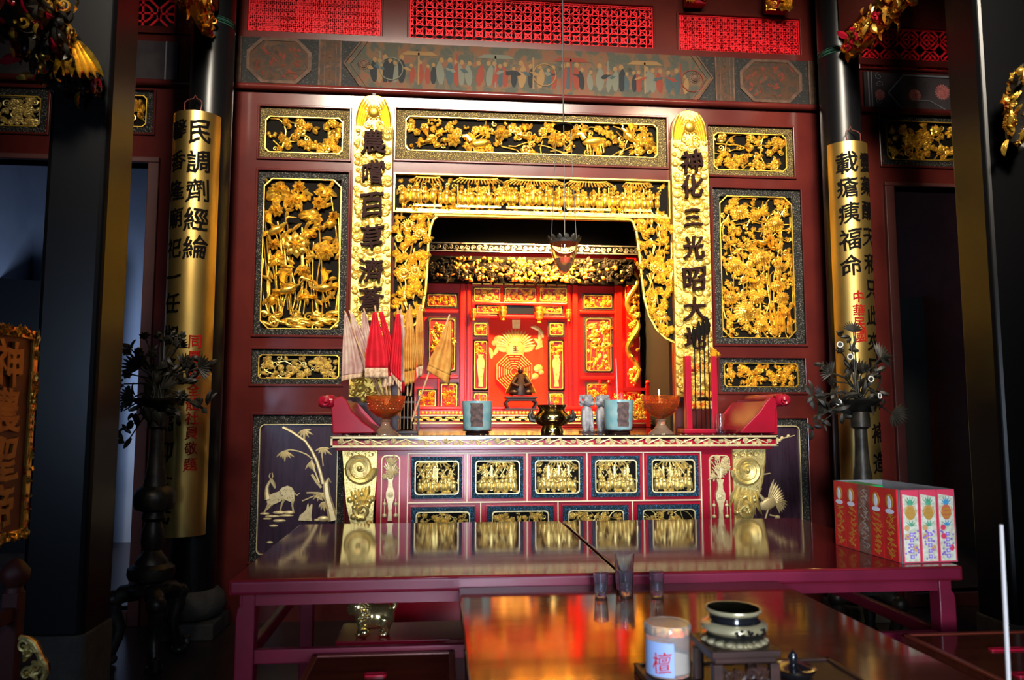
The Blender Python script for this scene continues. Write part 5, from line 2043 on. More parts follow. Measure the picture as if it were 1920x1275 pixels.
# big carved fish-dragon bracket on the front of the square pillar
XP = (PLX0 + PLX1) / 2
P = [PY(140, 150, 3.66), PY(110, 95, 3.55), PY(75, 50, 3.42), PY(25, 5, 3.28), PY(-40, -45, 3.15)]
root = thing('carved_bracket', 'large dark gilt carved bracket hanging from the square pillar behind the placard', 'bracket', tuple(P[0]))
m = MB()
m.tube([PY(148, 172, 3.72), P[0], P[1], P[2], P[3], P[4]], [.03, .07, .10, .10, .10, .09], 12)
m.build('bracket_core', M['bronze'], root)
carve_mass([tuple(q) for q in P], 203, 480, .12, ['bronze', 'gold_red', 'crimson', 'gold'], root, 'carved_pattern', [.06, .11, .13, .13, .12])
m = MB()
for q in range(7):
    a_, b_ = px(118 + 5 * q, 60 + 3 * q, 3.5)
    m.leaf(a_, b_, 3.5, .20, .022, -PI / 2 + .12 * q - .1, .03)
m.build('fin', M['gold'], root, recalc=False)
P = [PY(1905, 255, 3.85), PY(1908, 215, 3.84), PY(1914, 165, 3.80), PY(1940, 130, 3.7)]
root = thing('carved_bracket', 'gilt carved bracket on the square pillar behind the incense stick', 'bracket', tuple(P[0]))
m = MB()
m.tube([PY(1910, 265, 3.96)] + P + [PY(1950, 120, 4.02)], [.03, .05, .06, .07, .06, .06], 10)
m.build('bracket_core', M['bronze'], root)
carve_mass([tuple(q) for q in P], 204, 170, .055, ['gold', 'bronze', 'gold_red'], root, 'carved_pattern', [.05, .06, .07, .06])
# carved beam ends that show at the top of the picture
for x, y, w_, lb in ((1306, -8, 24, 'small red and gold carved boss above the middle and side lattices'), (1458, 4, 25, 'red and gold carved boss above the lattice nearest the crane column')):
    c_ = PY(x, y, YW - .1)
    root = thing('carved_boss', lb, 'boss', (c_.x, YW - .06, c_.z))
    m = MB()
    rr = w_ * YW / F
    m.box(c_.x - rr * .85, c_.x + rr * .85, YW - .10, YW - .015, c_.z - rr * .65, c_.z + rr * 1.4)
    m.build('block', M['crimson'], root, smooth=0, bevel=.01)
    k = MB()
    rg = random.Random(x)
    fill_foliage(k, c_.x - rr, c_.x + rr, c_.z - rr * .8, c_.z + rr * 1.4, YW - .10, .05, rg, .06, 1.4)
    k.build('carving', M['gold'], root, recalc=False)

# ================================================================== tables
ZT = .85
YTF = (PZ(438, 1080, ZT).y + PZ(1810, 1063, ZT).y + PZ(1000, 1082, ZT).y) / 3
YTB = (PZ(570, 976, ZT).y + PZ(1300, 978, ZT).y + PZ(1536, 973, ZT).y) / 3
TX0 = PZ(438, 1080, ZT).x
TX1 = PZ(1811, 1063, ZT).x
TG = (PZ(1055, 978, ZT).x + PZ(1150, 1064, ZT).x) / 2


def big_table(x0, x1, label):
    root = thing('offering_table', label, 'table', ((x0 + x1) / 2, (YTF + YTB) / 2, 0))
    m = MB()
    m.box(x0, x1, YTF, YTB, ZT - .052, ZT)
    m.build('tabletop', M['table_top'], root, smooth=0, bevel=.006, seg=3)
    m = MB()
    m.box(x0 + .004, x1 - .004, YTF - .004, YTF + .03, ZT - .050, ZT - .004)
    m.build('edge_board', M['table_side'], root, smooth=0, bevel=.010, seg=3)
    e = .035
    L = .062
    for ya, yb in ((YTF + .02, YTF + .045), (YTB - .045, YTB - .02)):
        m = MB()
        a = x0 + e
        b = x1 - e
        z1, z0 = ZT - .05, ZT - .090
        m.prism([(a, z1), (b, z1), (b, z0 - .05), (b - .012, z0 - .03), (b - .05, z0), (a + .05, z0), (a + .012, z0 - .03), (a, z0 - .05)], ya, yb)
        m.build('apron', M['table_side'], root, smooth=0)
    for xx in (x0 + e, x1 - e - .025):
        m = MB()
        m.box(xx, xx + .025, YTF + .04, YTB - .04, ZT - .090, ZT - .05)
        m.build('apron', M['table_side'], root, smooth=0)
    for sx_ in (0, 1):
        for ya in (YTF + .012, YTB - .012 - L):
            xa = x0 + .024 if not sx_ else x1 - .024 - L
            m = MB()
            n_ = .016 * (1 if not sx_ else -1)
            o = xa if not sx_ else xa + L
            i_ = xa + L if not sx_ else xa
            s = -1 if not sx_ else 1
            m.prism([(o, 0), (i_, 0), (i_, ZT - .05), (o - s * .018, ZT - .05), (o - s * .018, ZT - .085), (o - s * .004, ZT - .10), (o + s * .0, ZT - .13)], ya, ya + L)
            m.build('leg', M['table_side'], root, smooth=0, bevel=.004)
    for ya in (YTF + .03, YTB - .06):
        m = MB()
        m.box(x0 + .07, x1 - .07, ya, ya + .03, .565, .612)
        m.build('stretcher', M['table_side'], root, smooth=0, bevel=.004)
    for xa in (x0 + .04, x1 - .07):
        m = MB()
        m.box(xa, xa + .03, YTF + .07, YTB - .07, .565, .612)
        m.build('stretcher', M['table_side'], root, smooth=0, bevel=.004)


big_table(TX0, TG - .006, 'polished dark red offering table that stands above the brass lion')
big_table(TG + .006, TX1, 'polished dark red offering table carrying the carton of fruit packs')

# smaller table in front
Z2 = .812
SXA = PZ(863, 1130, Z2).x
SXB = PZ(1480, 1100, Z2).x
SY1 = YTF - .012
SY0 = 1.30
root = thing('small_table', 'glossy mahogany table in front holding shot glasses jar and censer', 'table', ((SXA + SXB) / 2, (SY0 + SY1) / 2, 0))
m = MB()
m.box(SXA, SXB, SY0, SY1, Z2 - .045, Z2)
m.build('tabletop', M['mahogany'], root, smooth=0, bevel=.005)
for a, b, c_, d_ in ((SXA + .04, SXB - .04, SY1 - .06, SY1 - .035), (SXA + .04, SXB - .04, SY0 + .035, SY0 + .06), (SXA + .03, SXA + .055, SY0 + .04, SY1 - .04), (SXB - .055, SXB - .03, SY0 + .04, SY1 - .04)):
    m = MB()
    m.box(a, b, c_, d_, Z2 - .13, Z2 - .045)
    m.build('apron', M['mahogany_side'], root, smooth=0)
for a in (SXA + .025, SXB - .085):
    for b in (SY0 + .025, SY1 - .09):
        m = MB()
        m.box(a, a + .06, b, b + .06, 0, Z2 - .045)
        m.build('leg', M['mahogany_side'], root, smooth=0, bevel=.004)


def donation_box(x0, x1, y0, y1, z, slots, label):
    root = thing('donation_box', label, 'box', ((x0 + x1) / 2, (y0 + y1) / 2, 0))
    m = MB()
    m.box(x0 + .02, x1 - .02, y0 + .02, y1 - .02, 0, z - .03)
    m.build('body', M['mahogany_side'], root, smooth=0)
    m = MB()
    m.box(x0, x1, y0, y1, z - .03, z - .004)
    m.build('lid', M['mahogany'], root, smooth=0, bevel=.004)
    m = MB()
    for a, b, c_, d_ in ((x0, x0 + .02, y0, y1), (x1 - .02, x1, y0, y1), (x0, x1, y1 - .02, y1)):
        m.box(a, b, c_, d_, z - .012, z)
    m.build('lid_edging', M['mahogany_side'], root, smooth=0, bevel=.003)
    for sx_, sy_, w_, h_ in slots:
        m = MB()
        m.ring(chamfer(sx_ - w_, sx_ + w_, -h_, h_, h_ * .6, 0), chamfer(sx_ - w_ * .8, sx_ + w_ * .8, -h_ * .35, h_ * .35, h_ * .2, 0), 0, .006)
        m.xf(lambda p: Vector((p.x, sy_ + p.z, z - .004 + p.y)))
        m.build('coin_slot', M['crimson'], root, smooth=30)


ZD = .60
pA, pB = PZ(588, 1223, ZD), PZ(858, 1223, ZD)
donation_box(pA.x, SXA - .012, 1.45, (pA.y + pB.y) / 2, ZD, [(PZ(704, 1264, ZD).x, PZ(704, 1264, ZD).y, .034, .016)], 'low brown donation box with a red coin slot beside the small table')
ZD2 = .66
pC = PZ(1690, 1187, ZD2)
donation_box(pC.x, pC.x + 1.0, 1.25, min(pC.y, YTF), ZD2, [(PZ(1888, 1216, ZD2).x, PZ(1888, 1216, ZD2).y, .06, .012), (PZ(1915, 1262, ZD2).x + .03, PZ(1915, 1264, ZD2).y, .06, .02)], 'dark glossy donation box with red slots below the fruit carton')

# low red bench with the brass lion
YL = 3.02
zb_ = wz(650, 1203, YL)
xa_, xb_ = wx(628, 1203, YL), wx(905, 1203, YL)
root = thing('low_bench', 'low dark red bench under the table beneath the brass lion', 'bench', ((xa_ + xb_) / 2, YL + .12, 0))
m = MB()
m.box(xa_, xb_, YL, YL + .26, zb_ - .025, zb_)
m.build('seat_board', M['crimson'], root, smooth=0, bevel=.004)
for a in (xa_ + .02, xb_ - .06):
    for b in (YL + .02, YL + .20):
        m = MB()
        m.box(a, a + .04, b, b + .04, 0, zb_ - .025)
        m.build('leg', M['maroon_flat'], root, smooth=0)
# lion
xl0, xl1 = wx(648, 1170, YL + .1), wx(747, 1170, YL + .1)
S = (xl1 - xl0) * .93
xm, ym = (xl0 + xl1) / 2, YL + .085
lion = thing('lion_figurine', 'shiny brass guardian lion standing on the bench under the table', 'figurine', (xm, ym, zb_))
def lp(u, v, w=0):
    return (xm + u * S, ym + w * S, zb_ + v * S)
m = MB()
def lb(u, v, w, a, b, c_, rot=None):
    m.ball(lp(u, v, w), a * S, b * S, c_ * S, 16, 12, rot)
lb(.10, .36, 0, .31, .23, .25)            # trunk
lb(-.10, .38, 0, .25, .24, .28)           # chest
lb(.27, .36, 0, .20, .22, .25)            # rump
lb(-.27, .57, 0, .21, .22, .20)           # head
lb(-.40, .52, 0, .11, .13, .08)           # muzzle
lb(-.40, .44, 0, .09, .11, .04)           # jaw
lb(-.42, .60, 0, .04, .05, .035)          # nose
for sg in (-1, 1):
    lb(-.33, .66, sg * .11, .05, .05, .05)
    lb(-.20, .70, sg * .15, .06, .03, .06)
    m.tube([lp(-.16, .36, sg * .13), lp(-.20, .18, sg * .14), lp(-.18, .05, sg * .14)], [.10 * S, .075 * S, .07 * S], 12)
    lb(-.22, .04, sg * .14, .10, .075, .05)
    m.tube([lp(.28, .36, sg * .14), lp(.24, .22, sg * .16), lp(.33, .14, sg * .15), lp(.30, .04, sg * .15)], [.13 * S, .10 * S, .06 * S, .065 * S], 12)
    lb(.25, .04, sg * .15, .11, .075, .05)
m.tube([lp(.40, .46), lp(.48, .58), lp(.45, .72), lp(.41, .66)], [.06 * S, .055 * S, .07 * S, .03 * S], 10)
bo = m.build('figure_body', M['brass_mirror'], lion)
rm = bo.modifiers.new('unify', 'REMESH')
rm.mode = 'VOXEL'
rm.voxel_size = .0042
rm.use_smooth_shade = True
sm = bo.modifiers.new('smooth', 'SMOOTH')
sm.iterations = 3
m = MB()
rg = random.Random(7)
for i in range(90):
    a = rg.uniform(0, 2 * PI)
    t = rg.uniform(-.9, .9)
    rr = .245
    p = lp(-.13 + rr * .5 * t, .50 + rr * math.sin(a) * .95 - .06, rr * math.cos(a) * 1.0)
    m.ball(p, .042 * S, .042 * S, .042 * S, 8, 6)
m.build('mane_curls', M['brass_mirror'], lion)
m = MB()
for i in range(5):
    m.ball(lp(.46 + .02 * (i % 2), .60 + .035 * i, .03 * (-1) ** i), .034 * S, .034 * S, .05 * S, 8, 6)
m.build('tail_tuft', M['brass_mirror'], lion)
m = MB()
m.tube([lp(-.02, .58, -.15), lp(-.04, .40, -.235), lp(-.02, .22, -.19)], .016 * S, 6)
m.tube([lp(.10, .56, -.12), lp(.10, .40, -.215), lp(.12, .22, -.19)], .016 * S, 6)
m.ball(lp(-.12, .10, -.22), .10 * S, .08 * S, .09 * S, 14, 10)
m.build('harness', M['brass_mirror'], lion)

# ================================================================== carton of fruit packs
A = PZ(1697, 1059, ZT)
B = PZ(1570, 1022, ZT)
Cc = PZ(1807, 1056, ZT)
u_ = (B - A)
wL = u_.length
u_ = u_.normalized()
v_ = Vector((-u_.y, u_.x, 0))
if v_.dot(Cc - A) < 0:
    v_ = -v_
wR = (Cc - A).dot(v_)
A = A + Vector((0, .02, 0))
HC = 140 * A.y / F
root = thing('fruit_carton', 'open carton of red and pineapple printed packs on the table corner', 'carton', tuple(A + u_ * wL / 2 + v_ * wR / 2))


def cp(a, b, z, o=(0, 0)):
    """a along the long side, b along the short side"""
    q = A + u_ * a + v_ * b
    return (q.x, q.y, ZT + z)


def cbox(m, a0, a1, b0, b1, z0, z1):
    m.add([cp(a0, b0, z0), cp(a1, b0, z0), cp(a1, b1, z0), cp(a0, b1, z0), cp(a0, b0, z1), cp(a1, b0, z1), cp(a1, b1, z1), cp(a0, b1, z1)],
          [(0, 3, 2, 1), (4, 5, 6, 7), (0, 1, 5, 4), (1, 2, 6, 5), (2, 3, 7, 6), (3, 0, 4, 7)])


t = .006
m = MB()
cbox(m, t, wL, t, wR, 0, .008)
for q in ((t, wL, t, t + .005), (t, wL, wR - .005, wR), (t, t + .005, t, wR), (wL - .005, wL, t, wR)):
    cbox(m, *q, 0, HC * 1.0)
m.build('box_wall', M['card'], root, smooth=0)


def side(m, a, z, off, long_=True):
    """point on the printed face; long side: a along u, short side: a along v"""
    return cp(a, t - off, z) if long_ else cp(t - off, a, z)


def sface(m, pts, off, th, long_):
    n = len(pts)
    m.add([side(m, a, z, off, long_) for a, z in pts] + [side(m, a, z, off - th, long_) for a, z in pts],
          [tuple(range(n)), tuple(range(2 * n - 1, n - 1, -1))] + [(i, i + n, (i + 1) % n + n, (i + 1) % n) for i in range(n)])


def ell(ca, cz, ra_, rz_, n=20):
    return [(ca + ra_ * math.cos(2 * PI * i / n), cz + rz_ * math.sin(2 * PI * i / n)) for i in range(n)]


rg = random.Random(17)
pw = (wL - .02) / 5
for i in range(5):
    a0 = .016 + pw * i
    a1 = a0 + pw - .003
    m = MB()
    sface(m, [(a0, .002), (a1, .002), (a1, HC), (a0, HC)], .006, .006, True)
    brown = i == 2
    pk = m.build('red_pack', M['pack_brown' if brown else 'pack_red'], root, smooth=0, label='brown foil printed pack' if brown else None)
    ac = (a0 + a1) / 2
    if not brown:
        m = MB()
        sface(m, ell(ac, HC * .82, pw * .27, HC * .105), .007, .001, True)
        m.build('emblem', M['print_gold'], pk, smooth=0)
        m = MB()
        sface(m, ell(ac + pw * .0, HC * .80, pw * .13, HC * .075), .0078, .0008, True)
        sface(m, ell(ac + pw * .04, HC * .87, pw * .07, HC * .03), .0080, .0008, True)
        sface(m, ell(ac, HC * .685, pw * .30, HC * .035), .0078, .0008, True)
        m.build('emblem_print', M['print_white'], pk, smooth=0)
    m = MB()
    z = HC * (.60 if not brown else .9)
    while z > HC * .05:
        for q in range(4):
            c0 = ac + rg.uniform(-.22, .16) * pw
            z0 = z + rg.uniform(-.02, .02) * HC
            L_ = rg.uniform(.08, .2) * pw
            sl = rg.uniform(-.9, .9)
            sface(m, [(c0 - L_, z0 - L_ * sl), (c0 + L_, z0 + L_ * sl), (c0 + L_, z0 + L_ * sl + .0035), (c0 - L_, z0 - L_ * sl + .0035)], .0068, .0008, True)
        z -= HC * .075
    m.build('gold_print', M['print_gold'] if not brown else M['silver'], pk, smooth=0)
pw2 = (wR - .012) / 3
for i in range(3):
    a0 = .008 + pw2 * i
    a1 = a0 + pw2 - .002
    ac = (a0 + a1) / 2
    m = MB()
    sface(m, [(a0, .002), (a1, .002), (a1, HC), (a0, HC)], .006, .006, False)
    pk = m.build('pineapple_pack', M['print_pink'], root, smooth=0)
    m = MB()
    sface(m, [(a0 + .006, .006), (a1 - .005, .006), (a1 - .005, HC * .90), (a0 + .006, HC * .94)], .0066, .0006, False)
    m.build('foil_print', M['print_foil'], pk, smooth=0)
    m = MB()
    sface(m, ell(ac, HC * .69, pw2 * .27, HC * .105), .0074, .0008, False)
    m.build('pineapple', M['print_orange' if i < 2 else 'print_pink'], pk, smooth=0)
    for da, dz, ra_, rz_ in ((-.2, .36, .15, .04), (-.22, .48, .14, .04), (.22, .2, .13, .045)):
        m = MB()
        sface(m, ell(ac + pw2 * da, HC * dz, pw2 * ra_, HC * rz_), .0074, .0008, False)
        m.build('fruit_print', M['print_orange' if i < 2 else 'print_pink'], pk, smooth=0)
    m = MB()
    for q in range(9):
        z0 = HC * .69
        for sg in (-1, 1):
            c0 = ac + (q - 4) * pw2 * .065
            h = HC * .10 * math.sqrt(max(0, 1 - ((q - 4) / 4.4) ** 2))
            sface(m, [(c0 - .001, z0 - h), (c0 + .001, z0 - h), (c0 + sg * .008 + .001, z0 + h), (c0 + sg * .008 - .001, z0 + h)], .0079, .0005, False)
    m.build('pineapple_pattern', M['print_gold'], pk, smooth=0)
    m = MB()
    for q in range(7):
        a = PI * (q + .5) / 7
        L_ = HC * .13
        c0, z0 = ac, HC * .79
        ex, ez = c0 + math.cos(a) * L_ * .8, z0 + math.sin(a) * L_
        sface(m, [(c0 - .006, z0), (c0 + .006, z0), (ex, ez)], .0080 + .0002 * q, .0005, False)
    for q in range(6):
        a = PI * (q + .5) / 6
        c0, z0 = ac, HC * .50
        ex, ez = c0 + math.cos(a) * pw2 * .4, z0 + math.sin(a) * HC * .09
        sface(m, [(c0 - .005, z0), (c0 + .005, z0), (ex, ez)], .0080 + .0002 * q, .0005, False)
    m.build('leaf_print', M['print_green' if i < 2 else 'print_blue'], pk, smooth=0)
    m = MB()
    for q in range(16):
        c0 = ac + rg.choice((-1, 1)) * rg.uniform(.12, .36) * pw2
        z0 = HC * rg.uniform(.05, .45)
        sface(m, ell(c0, z0, pw2 * .05, HC * .016, 8), .0082, .0005, False)
    for q in range(5):
        z0 = HC * (.39 - .075 * q)
        sface(m, [(ac - .008, z0 - .007), (ac + .008, z0 - .007), (ac + .008, z0 + .007), (ac - .008, z0 + .007)], .0085, .0005, False)
    m.build('flower_print', M['print_purple'], pk, smooth=0)
    m = MB()
    for q in range(5):
        z0 = HC * (.39 - .075 * q)
        sface(m, [(ac - .005, z0 - .001), (ac + .005, z0 - .001), (ac + .005, z0 + .001), (ac - .005, z0 + .001)], .009, .0004, False)
        sface(m, [(ac - .001, z0 - .005), (ac + .001, z0 - .005), (ac + .001, z0 + .005), (ac - .001, z0 + .005)], .009, .0004, False)
    m.build('white_print', M['print_white'], pk, smooth=0)
m = MB()
cbox(m, wL * .55, wL * .98, .02, wR * .45, HC * .93, HC * .985)
gl = tag(m.build('plastic_bag', M['green_lid'], smooth=0, bevel=.006), 'bright green plastic bag peeking inside the open fruit carton', 'bag')

# ================================================================== bronze stands with metal bouquets
def bronze_stand(xpx, label, seed, fans, pods, leaves, rings):
    Y = 4.66
    X = wx(xpx, 950, Y)
    root = thing('bronze_flower_stand', label, 'flower stand', (X, Y, 0))
    q = Y / F
    def zz(v):
        return wz(xpx, 700 + v / 2.217, Y)
    def hw(u):
        return u / 2.217 * q
    m = MB()
    prof = [(30, 905), (78, 908), (80, 890), (50, 880), (45, 868), (80, 852), (88, 830), (86, 805), (62, 788), (58, 772), (44, 755), (32, 735), (44, 700), (42, 665), (36, 640), (30, 615), (46, 600), (40, 575), (70, 562), (78, 540), (78, 505), (68, 482), (44, 468), (42, 452), (31, 380), (27, 300), (26, 232), (40, 222), (40, 185), (34, 160)]
    m.lathe([(hw(a), zz(b)) for a, b in prof], (X, Y, 0), 28)
    m.build('shaft', M['bronze'], root)
    m = MB()
    zb = zz(165)
    m.lathe([(.03, zb), (.05, zb + .01), (.09, zb + .05), (.128, zb + .075), (.132, zb + .085), (.10, zb + .08), (.05, zb + .06), (0, zb + .055)], (X, Y, 0), 32)
    m.build('dish', M['bronze'], root)
    for i in range(3):
        a = PI / 2 * -1 + 2 * PI * i / 3 + .5
        ca, sa = math.cos(a), math.sin(a)
        m = MB()
        pts = [(.06, zz(905)), (.15, zz(915)), (.20, zz(945)), (.19, zz(1000)), (.16, zz(1050)), (.17, zz(1095)), (.22, .035), (.26, .05), (.265, .085), (.24, .09)]
        m.tube([(X + r_ * ca, Y + r_ * sa, z_) for r_, z_ in pts], [.05, .05, .045, .04, .032, .03, .035, .03, .022, .012], 10)
        m.ball((X + .20 * ca, Y + .20 * sa, zz(935)), .055, .055, .05, 10, 8)
        m.ball((X + .215 * ca, Y + .215 * sa, .03), .05, .05, .03, 10, 8)
        m.build('leg', M['bronze'], root)
    # bouquet
    rng = random.Random(seed)
    zt = zb + .075
    base = Vector((X, Y, zt))
    st, lf = MB(), MB()
    def target(x, y):
        p = PY(x, y, Y + rng.uniform(-.08, .08))
        return p
    def stem(p):
        mid = (base + p) / 2 + Vector((0, 0, .05))
        mid.x = base.x + (p.x - base.x) * .38
        st.tube([tuple(base + Vector((rng.uniform(-.03, .03), rng.uniform(-.03, .03), 0))), tuple(mid), tuple(p)], [.006, .005, .004], 6)
    for x, y, s, a in fans:
        p = target(x, y)
        stem(p)
        k = MB()
        for i in range(11):
            k.leaf(0, 0, 0, s * (1 - .02 * abs(i - 5)), s * .09, (i - 5) * .24 + a, s * .06)
        R = Matrix.Rotation(rng.uniform(-.6, .6), 3, 'Z') @ Matrix.Rotation(rng.uniform(-.5, .3), 3, 'X')
        k.xf(lambda v: R @ v + p)
        lf.add(k.v, k.f)
    for x, y, s in pods:
        p = target(x, y)
        stem(p)
        k = MB()
        k.flower(0, 0, 0, s * 1.5, 7, s, rng, 2)
        k.dome(0, 0, -s * .3, s * .8, s * .8, s * .6)
        R = Matrix.Rotation(rng.uniform(-.7, .7), 3, 'Z') @ Matrix.Rotation(rng.uniform(-.7, .5), 3, 'X')
        k.xf(lambda v: R @ v + p)
        k.build('lotus_pod', M['bronze_leaf'], root, recalc=False)
    for x, y, n_, s in leaves:
        p = target(x, y)
        stem(p)
        for i in range(n_):
            k = MB()
            k.leaf(0, 0, 0, s * rng.uniform(.7, 1.2), s * .22, rng.uniform(0, 6.3), s * .12, bend=rng.uniform(-.8, .8), rise=s * .15)
            R = Matrix.Rotation(rng.uniform(-.9, .9), 3, 'Z') @ Matrix.Rotation(rng.uniform(-.8, .8), 3, 'X')
            o = p + Vector((rng.uniform(-.03, .03), rng.uniform(-.03, .03), rng.uniform(-.03, .03)))
            k.xf(lambda v: R @ v + o)
            lf.add(k.v, k.f)
    for i in range(26):
        t_ = rng.uniform(.3, .9)
        x, y = rng.choice([f[:2] for f in fans + leaves])
        p = base.lerp(PY(x, y, Y), t_) + Vector((rng.uniform(-.05, .05), rng.uniform(-.05, .05), rng.uniform(-.02, .05)))
        k = MB()
        k.leaf(0, 0, 0, rng.uniform(.06, .13), .016, rng.uniform(.2, 2.9), .01, bend=rng.uniform(-1, 1), rise=.02)
        R = Matrix.Rotation(rng.uniform(-1.5, 1.5), 3, 'Z')
        k.xf(lambda v: R @ v + p)
        lf.add(k.v, k.f)
    st.build('stems', M['bronze_leaf'], root)
    lf.build('foliage', M['bronze_leaf'], root, recalc=False)
    for x, y in rings:
        p = PY(x, y, Y - .10)
        stem(p + Vector((0, .03, 0)))
        k = MB()
        k.lathe([(.010, .03), (.015, .012), (.018, 0), (.016, -.002)], (0, 0, 0), 20)
        k.lathe([(.0, .004), (.015, .004)], (0, 0, 0), 20)
        k2 = MB()
        k2.tube([(.0165 * math.cos(2 * PI * i / 20), .0165 * math.sin(2 * PI * i / 20), -.002) for i in range(21)], .0036, 8, False)
        R = Matrix.Rotation(-PI / 2 + rng.uniform(-.5, .5), 3, 'X')
        R = Matrix.Rotation(rng.uniform(-.7, .7), 3, 'Z') @ Matrix.Rotation(-PI / 2 + rng.uniform(-.3, .2), 3, 'X')
        R = Matrix.Rotation(rng.uniform(-.6, .6), 3, 'Z') @ Matrix.Rotation(PI / 2, 3, 'X')
        R2 = R @ Matrix.Rotation(PI, 3, 'X')
        k.xf(lambda v: R2 @ v + p)
        k2.xf(lambda v: R2 @ v + p)
        po = k.build('lotus_pod', M['bronze_leaf'], root)
        k2.build('white_rim', M['white_rim'], po)


bronze_stand(289, 'dark bronze stand with a bouquet of metal lotus beside the deer panel', 301,
             [(300, 730, .14, 1.6), (345, 690, .10, .8), (262, 690, .11, 2.4), (372, 690, .10, .2), (250, 745, .09, 3.2), (330, 650, .08, 1.2)],
             [(272, 632, .022), (345, 632, .024), (330, 628, .02), (238, 660, .02), (238, 700, .022), (352, 680, .03), (345, 740, .028), (372, 755, .022), (260, 660, .02), (310, 690, .03), (285, 665, .022)],
             [(240, 650, 5, .07), (385, 678, 5, .08), (380, 765, 6, .08), (345, 720, 6, .08), (232, 720, 5, .07), (238, 830, 4, .07), (300, 640, 5, .08), (275, 770, 7, .09), (330, 770, 7, .09), (250, 790, 5, .08), (300, 700, 8, .10), (232, 770, 5, .07)], [])
bronze_stand(1620, 'dark bronze stand with white ringed metal lotus pods behind the fruit carton', 302,
             [(1600, 622, .08, 1.5), (1650, 672, .12, .6), (1672, 775, .11, -.4), (1560, 700, .09, 2.6), (1610, 700, .10, 1.5), (1548, 745, .10, 3.0)],
             [(1575, 655, .02), (1560, 715, .02), (1600, 740, .024), (1622, 690, .02)],
             [(1590, 630, 4, .06), (1540, 692, 4, .07), (1525, 745, 5, .08), (1540, 780, 6, .08), (1580, 770, 6, .08), (1625, 760, 7, .09), (1655, 740, 5, .07), (1530, 800, 4, .07), (1600, 690, 5, .08), (1640, 700, 5, .08), (1560, 760, 7, .09)],
             [(1575, 646), (1594, 669), (1633, 711), (1649, 742), (1572, 754)])

# ================================================================== things on the altar
def on_altar(xpx, Y):
    return wx(xpx, 800, Y)


def incense(X, Y, z, n, seed, label, group, htop, spread):
    rng = random.Random(seed)
    for i in range(n):
        h = htop * rng.uniform(.5, 1.0)
        a, b = rng.uniform(-spread, spread), rng.uniform(-spread, spread)
        m = MB()
        m.tube([(X + a, Y + b, z - .03), (X + a * 1.7 + rng.uniform(-.012, .012), Y + b * 1.3, z + h)], .0028, 5)
        o = m.build('incense_stick', M['stick'])
        tag(o, label, 'incense stick', group)


def ceramic_pot(xpx, wpx, ytop, ybot, label, which):
    Y = 5.02
    X = on_altar(xpx, Y)
    r = wpx / 2 * Y / F
    zt = wz(xpx, ytop, Y)
    z0 = ZALT
    zs = z0 + .028
    root = thing('incense_pot', label, 'incense pot', (X, Y, z0))
    m = MB()
    m.lathe([(r * .86, zs), (r * .92, zs + .02), (r * 1.0, zt - .01), (r * 1.0, zt), (r * .92, zt), (r * .9, zt - .03), (0, zt - .035)], (X, Y, 0), 36)
    m.build('pot_body', M['ceramic'], root, smooth=50)
    m = MB()
    vs, fs = [], []
    for j in range(9):
        for i in range(9):
            a = -PI / 2 + (.12 if which else -.10) + (i - 4) * .105 + .03 * math.sin(j * 2.1) * (1 if i in (0, 8) else 0)
            z = zs + .02 + (zt - zs - .035) * j / 8
            rr = r * (.92 + .08 * (z - zs) / (zt - zs)) + .002
            vs.append((X + rr * math.cos(a), Y + rr * math.sin(a), z))
    for j in range(8):
        for i in range(8):
            fs.append((j * 9 + i, j * 9 + i + 1, (j + 1) * 9 + i + 1, (j + 1) * 9 + i))
    m.add(vs, fs)
    m.build('faded_label', M['ceramic_patch'], root)
    m = MB()
    m.lathe([(r * .90, zt - .032), (r * .6, zt - .022), (0, zt - .018)], (X, Y, 0), 24)
    m.build('ash', M['ash'], root)
    m = MB()
    m.lathe([(r * .75, z0 + .0), (r * .8, z0 + .006), (r * .7, z0 + .014), (r * .95, z0 + .020), (r * .95, z0 + .028), (0, z0 + .028)], (X, Y, 0), 28)
    m.build('wooden_foot', M['wood_dark'], root)
    return X, Y, zt


X, Y, z = ceramic_pot(895, 57, 752, 800, 'turquoise incense pot with a peeling patch nearer the flags', 0)
incense(X, Y, z - .02, 6, 5, 'thin pink incense stick in the turquoise pot nearer the flags', 'incense in the pot nearer the flags', .07, .03)
X, Y, z = ceramic_pot(1160, 56, 750, 800, 'turquoise incense pot with a peeling patch nearer the candle bowl', 1)
incense(X, Y, z - .02, 9, 6, 'thin pink incense stick in the turquoise pot nearer the candle bowl', 'incense in the pot nearer the candle', .07, .03)
m = MB()
m.tube([(X - .005, Y, z - .04), (X - .012, Y, wz(1155, 672, Y))], .0026, 5)
tag(m.build('incense_stick', M['stem_white']), 'tall pale incense stick rising from the turquoise pot nearer the candle', 'incense stick')

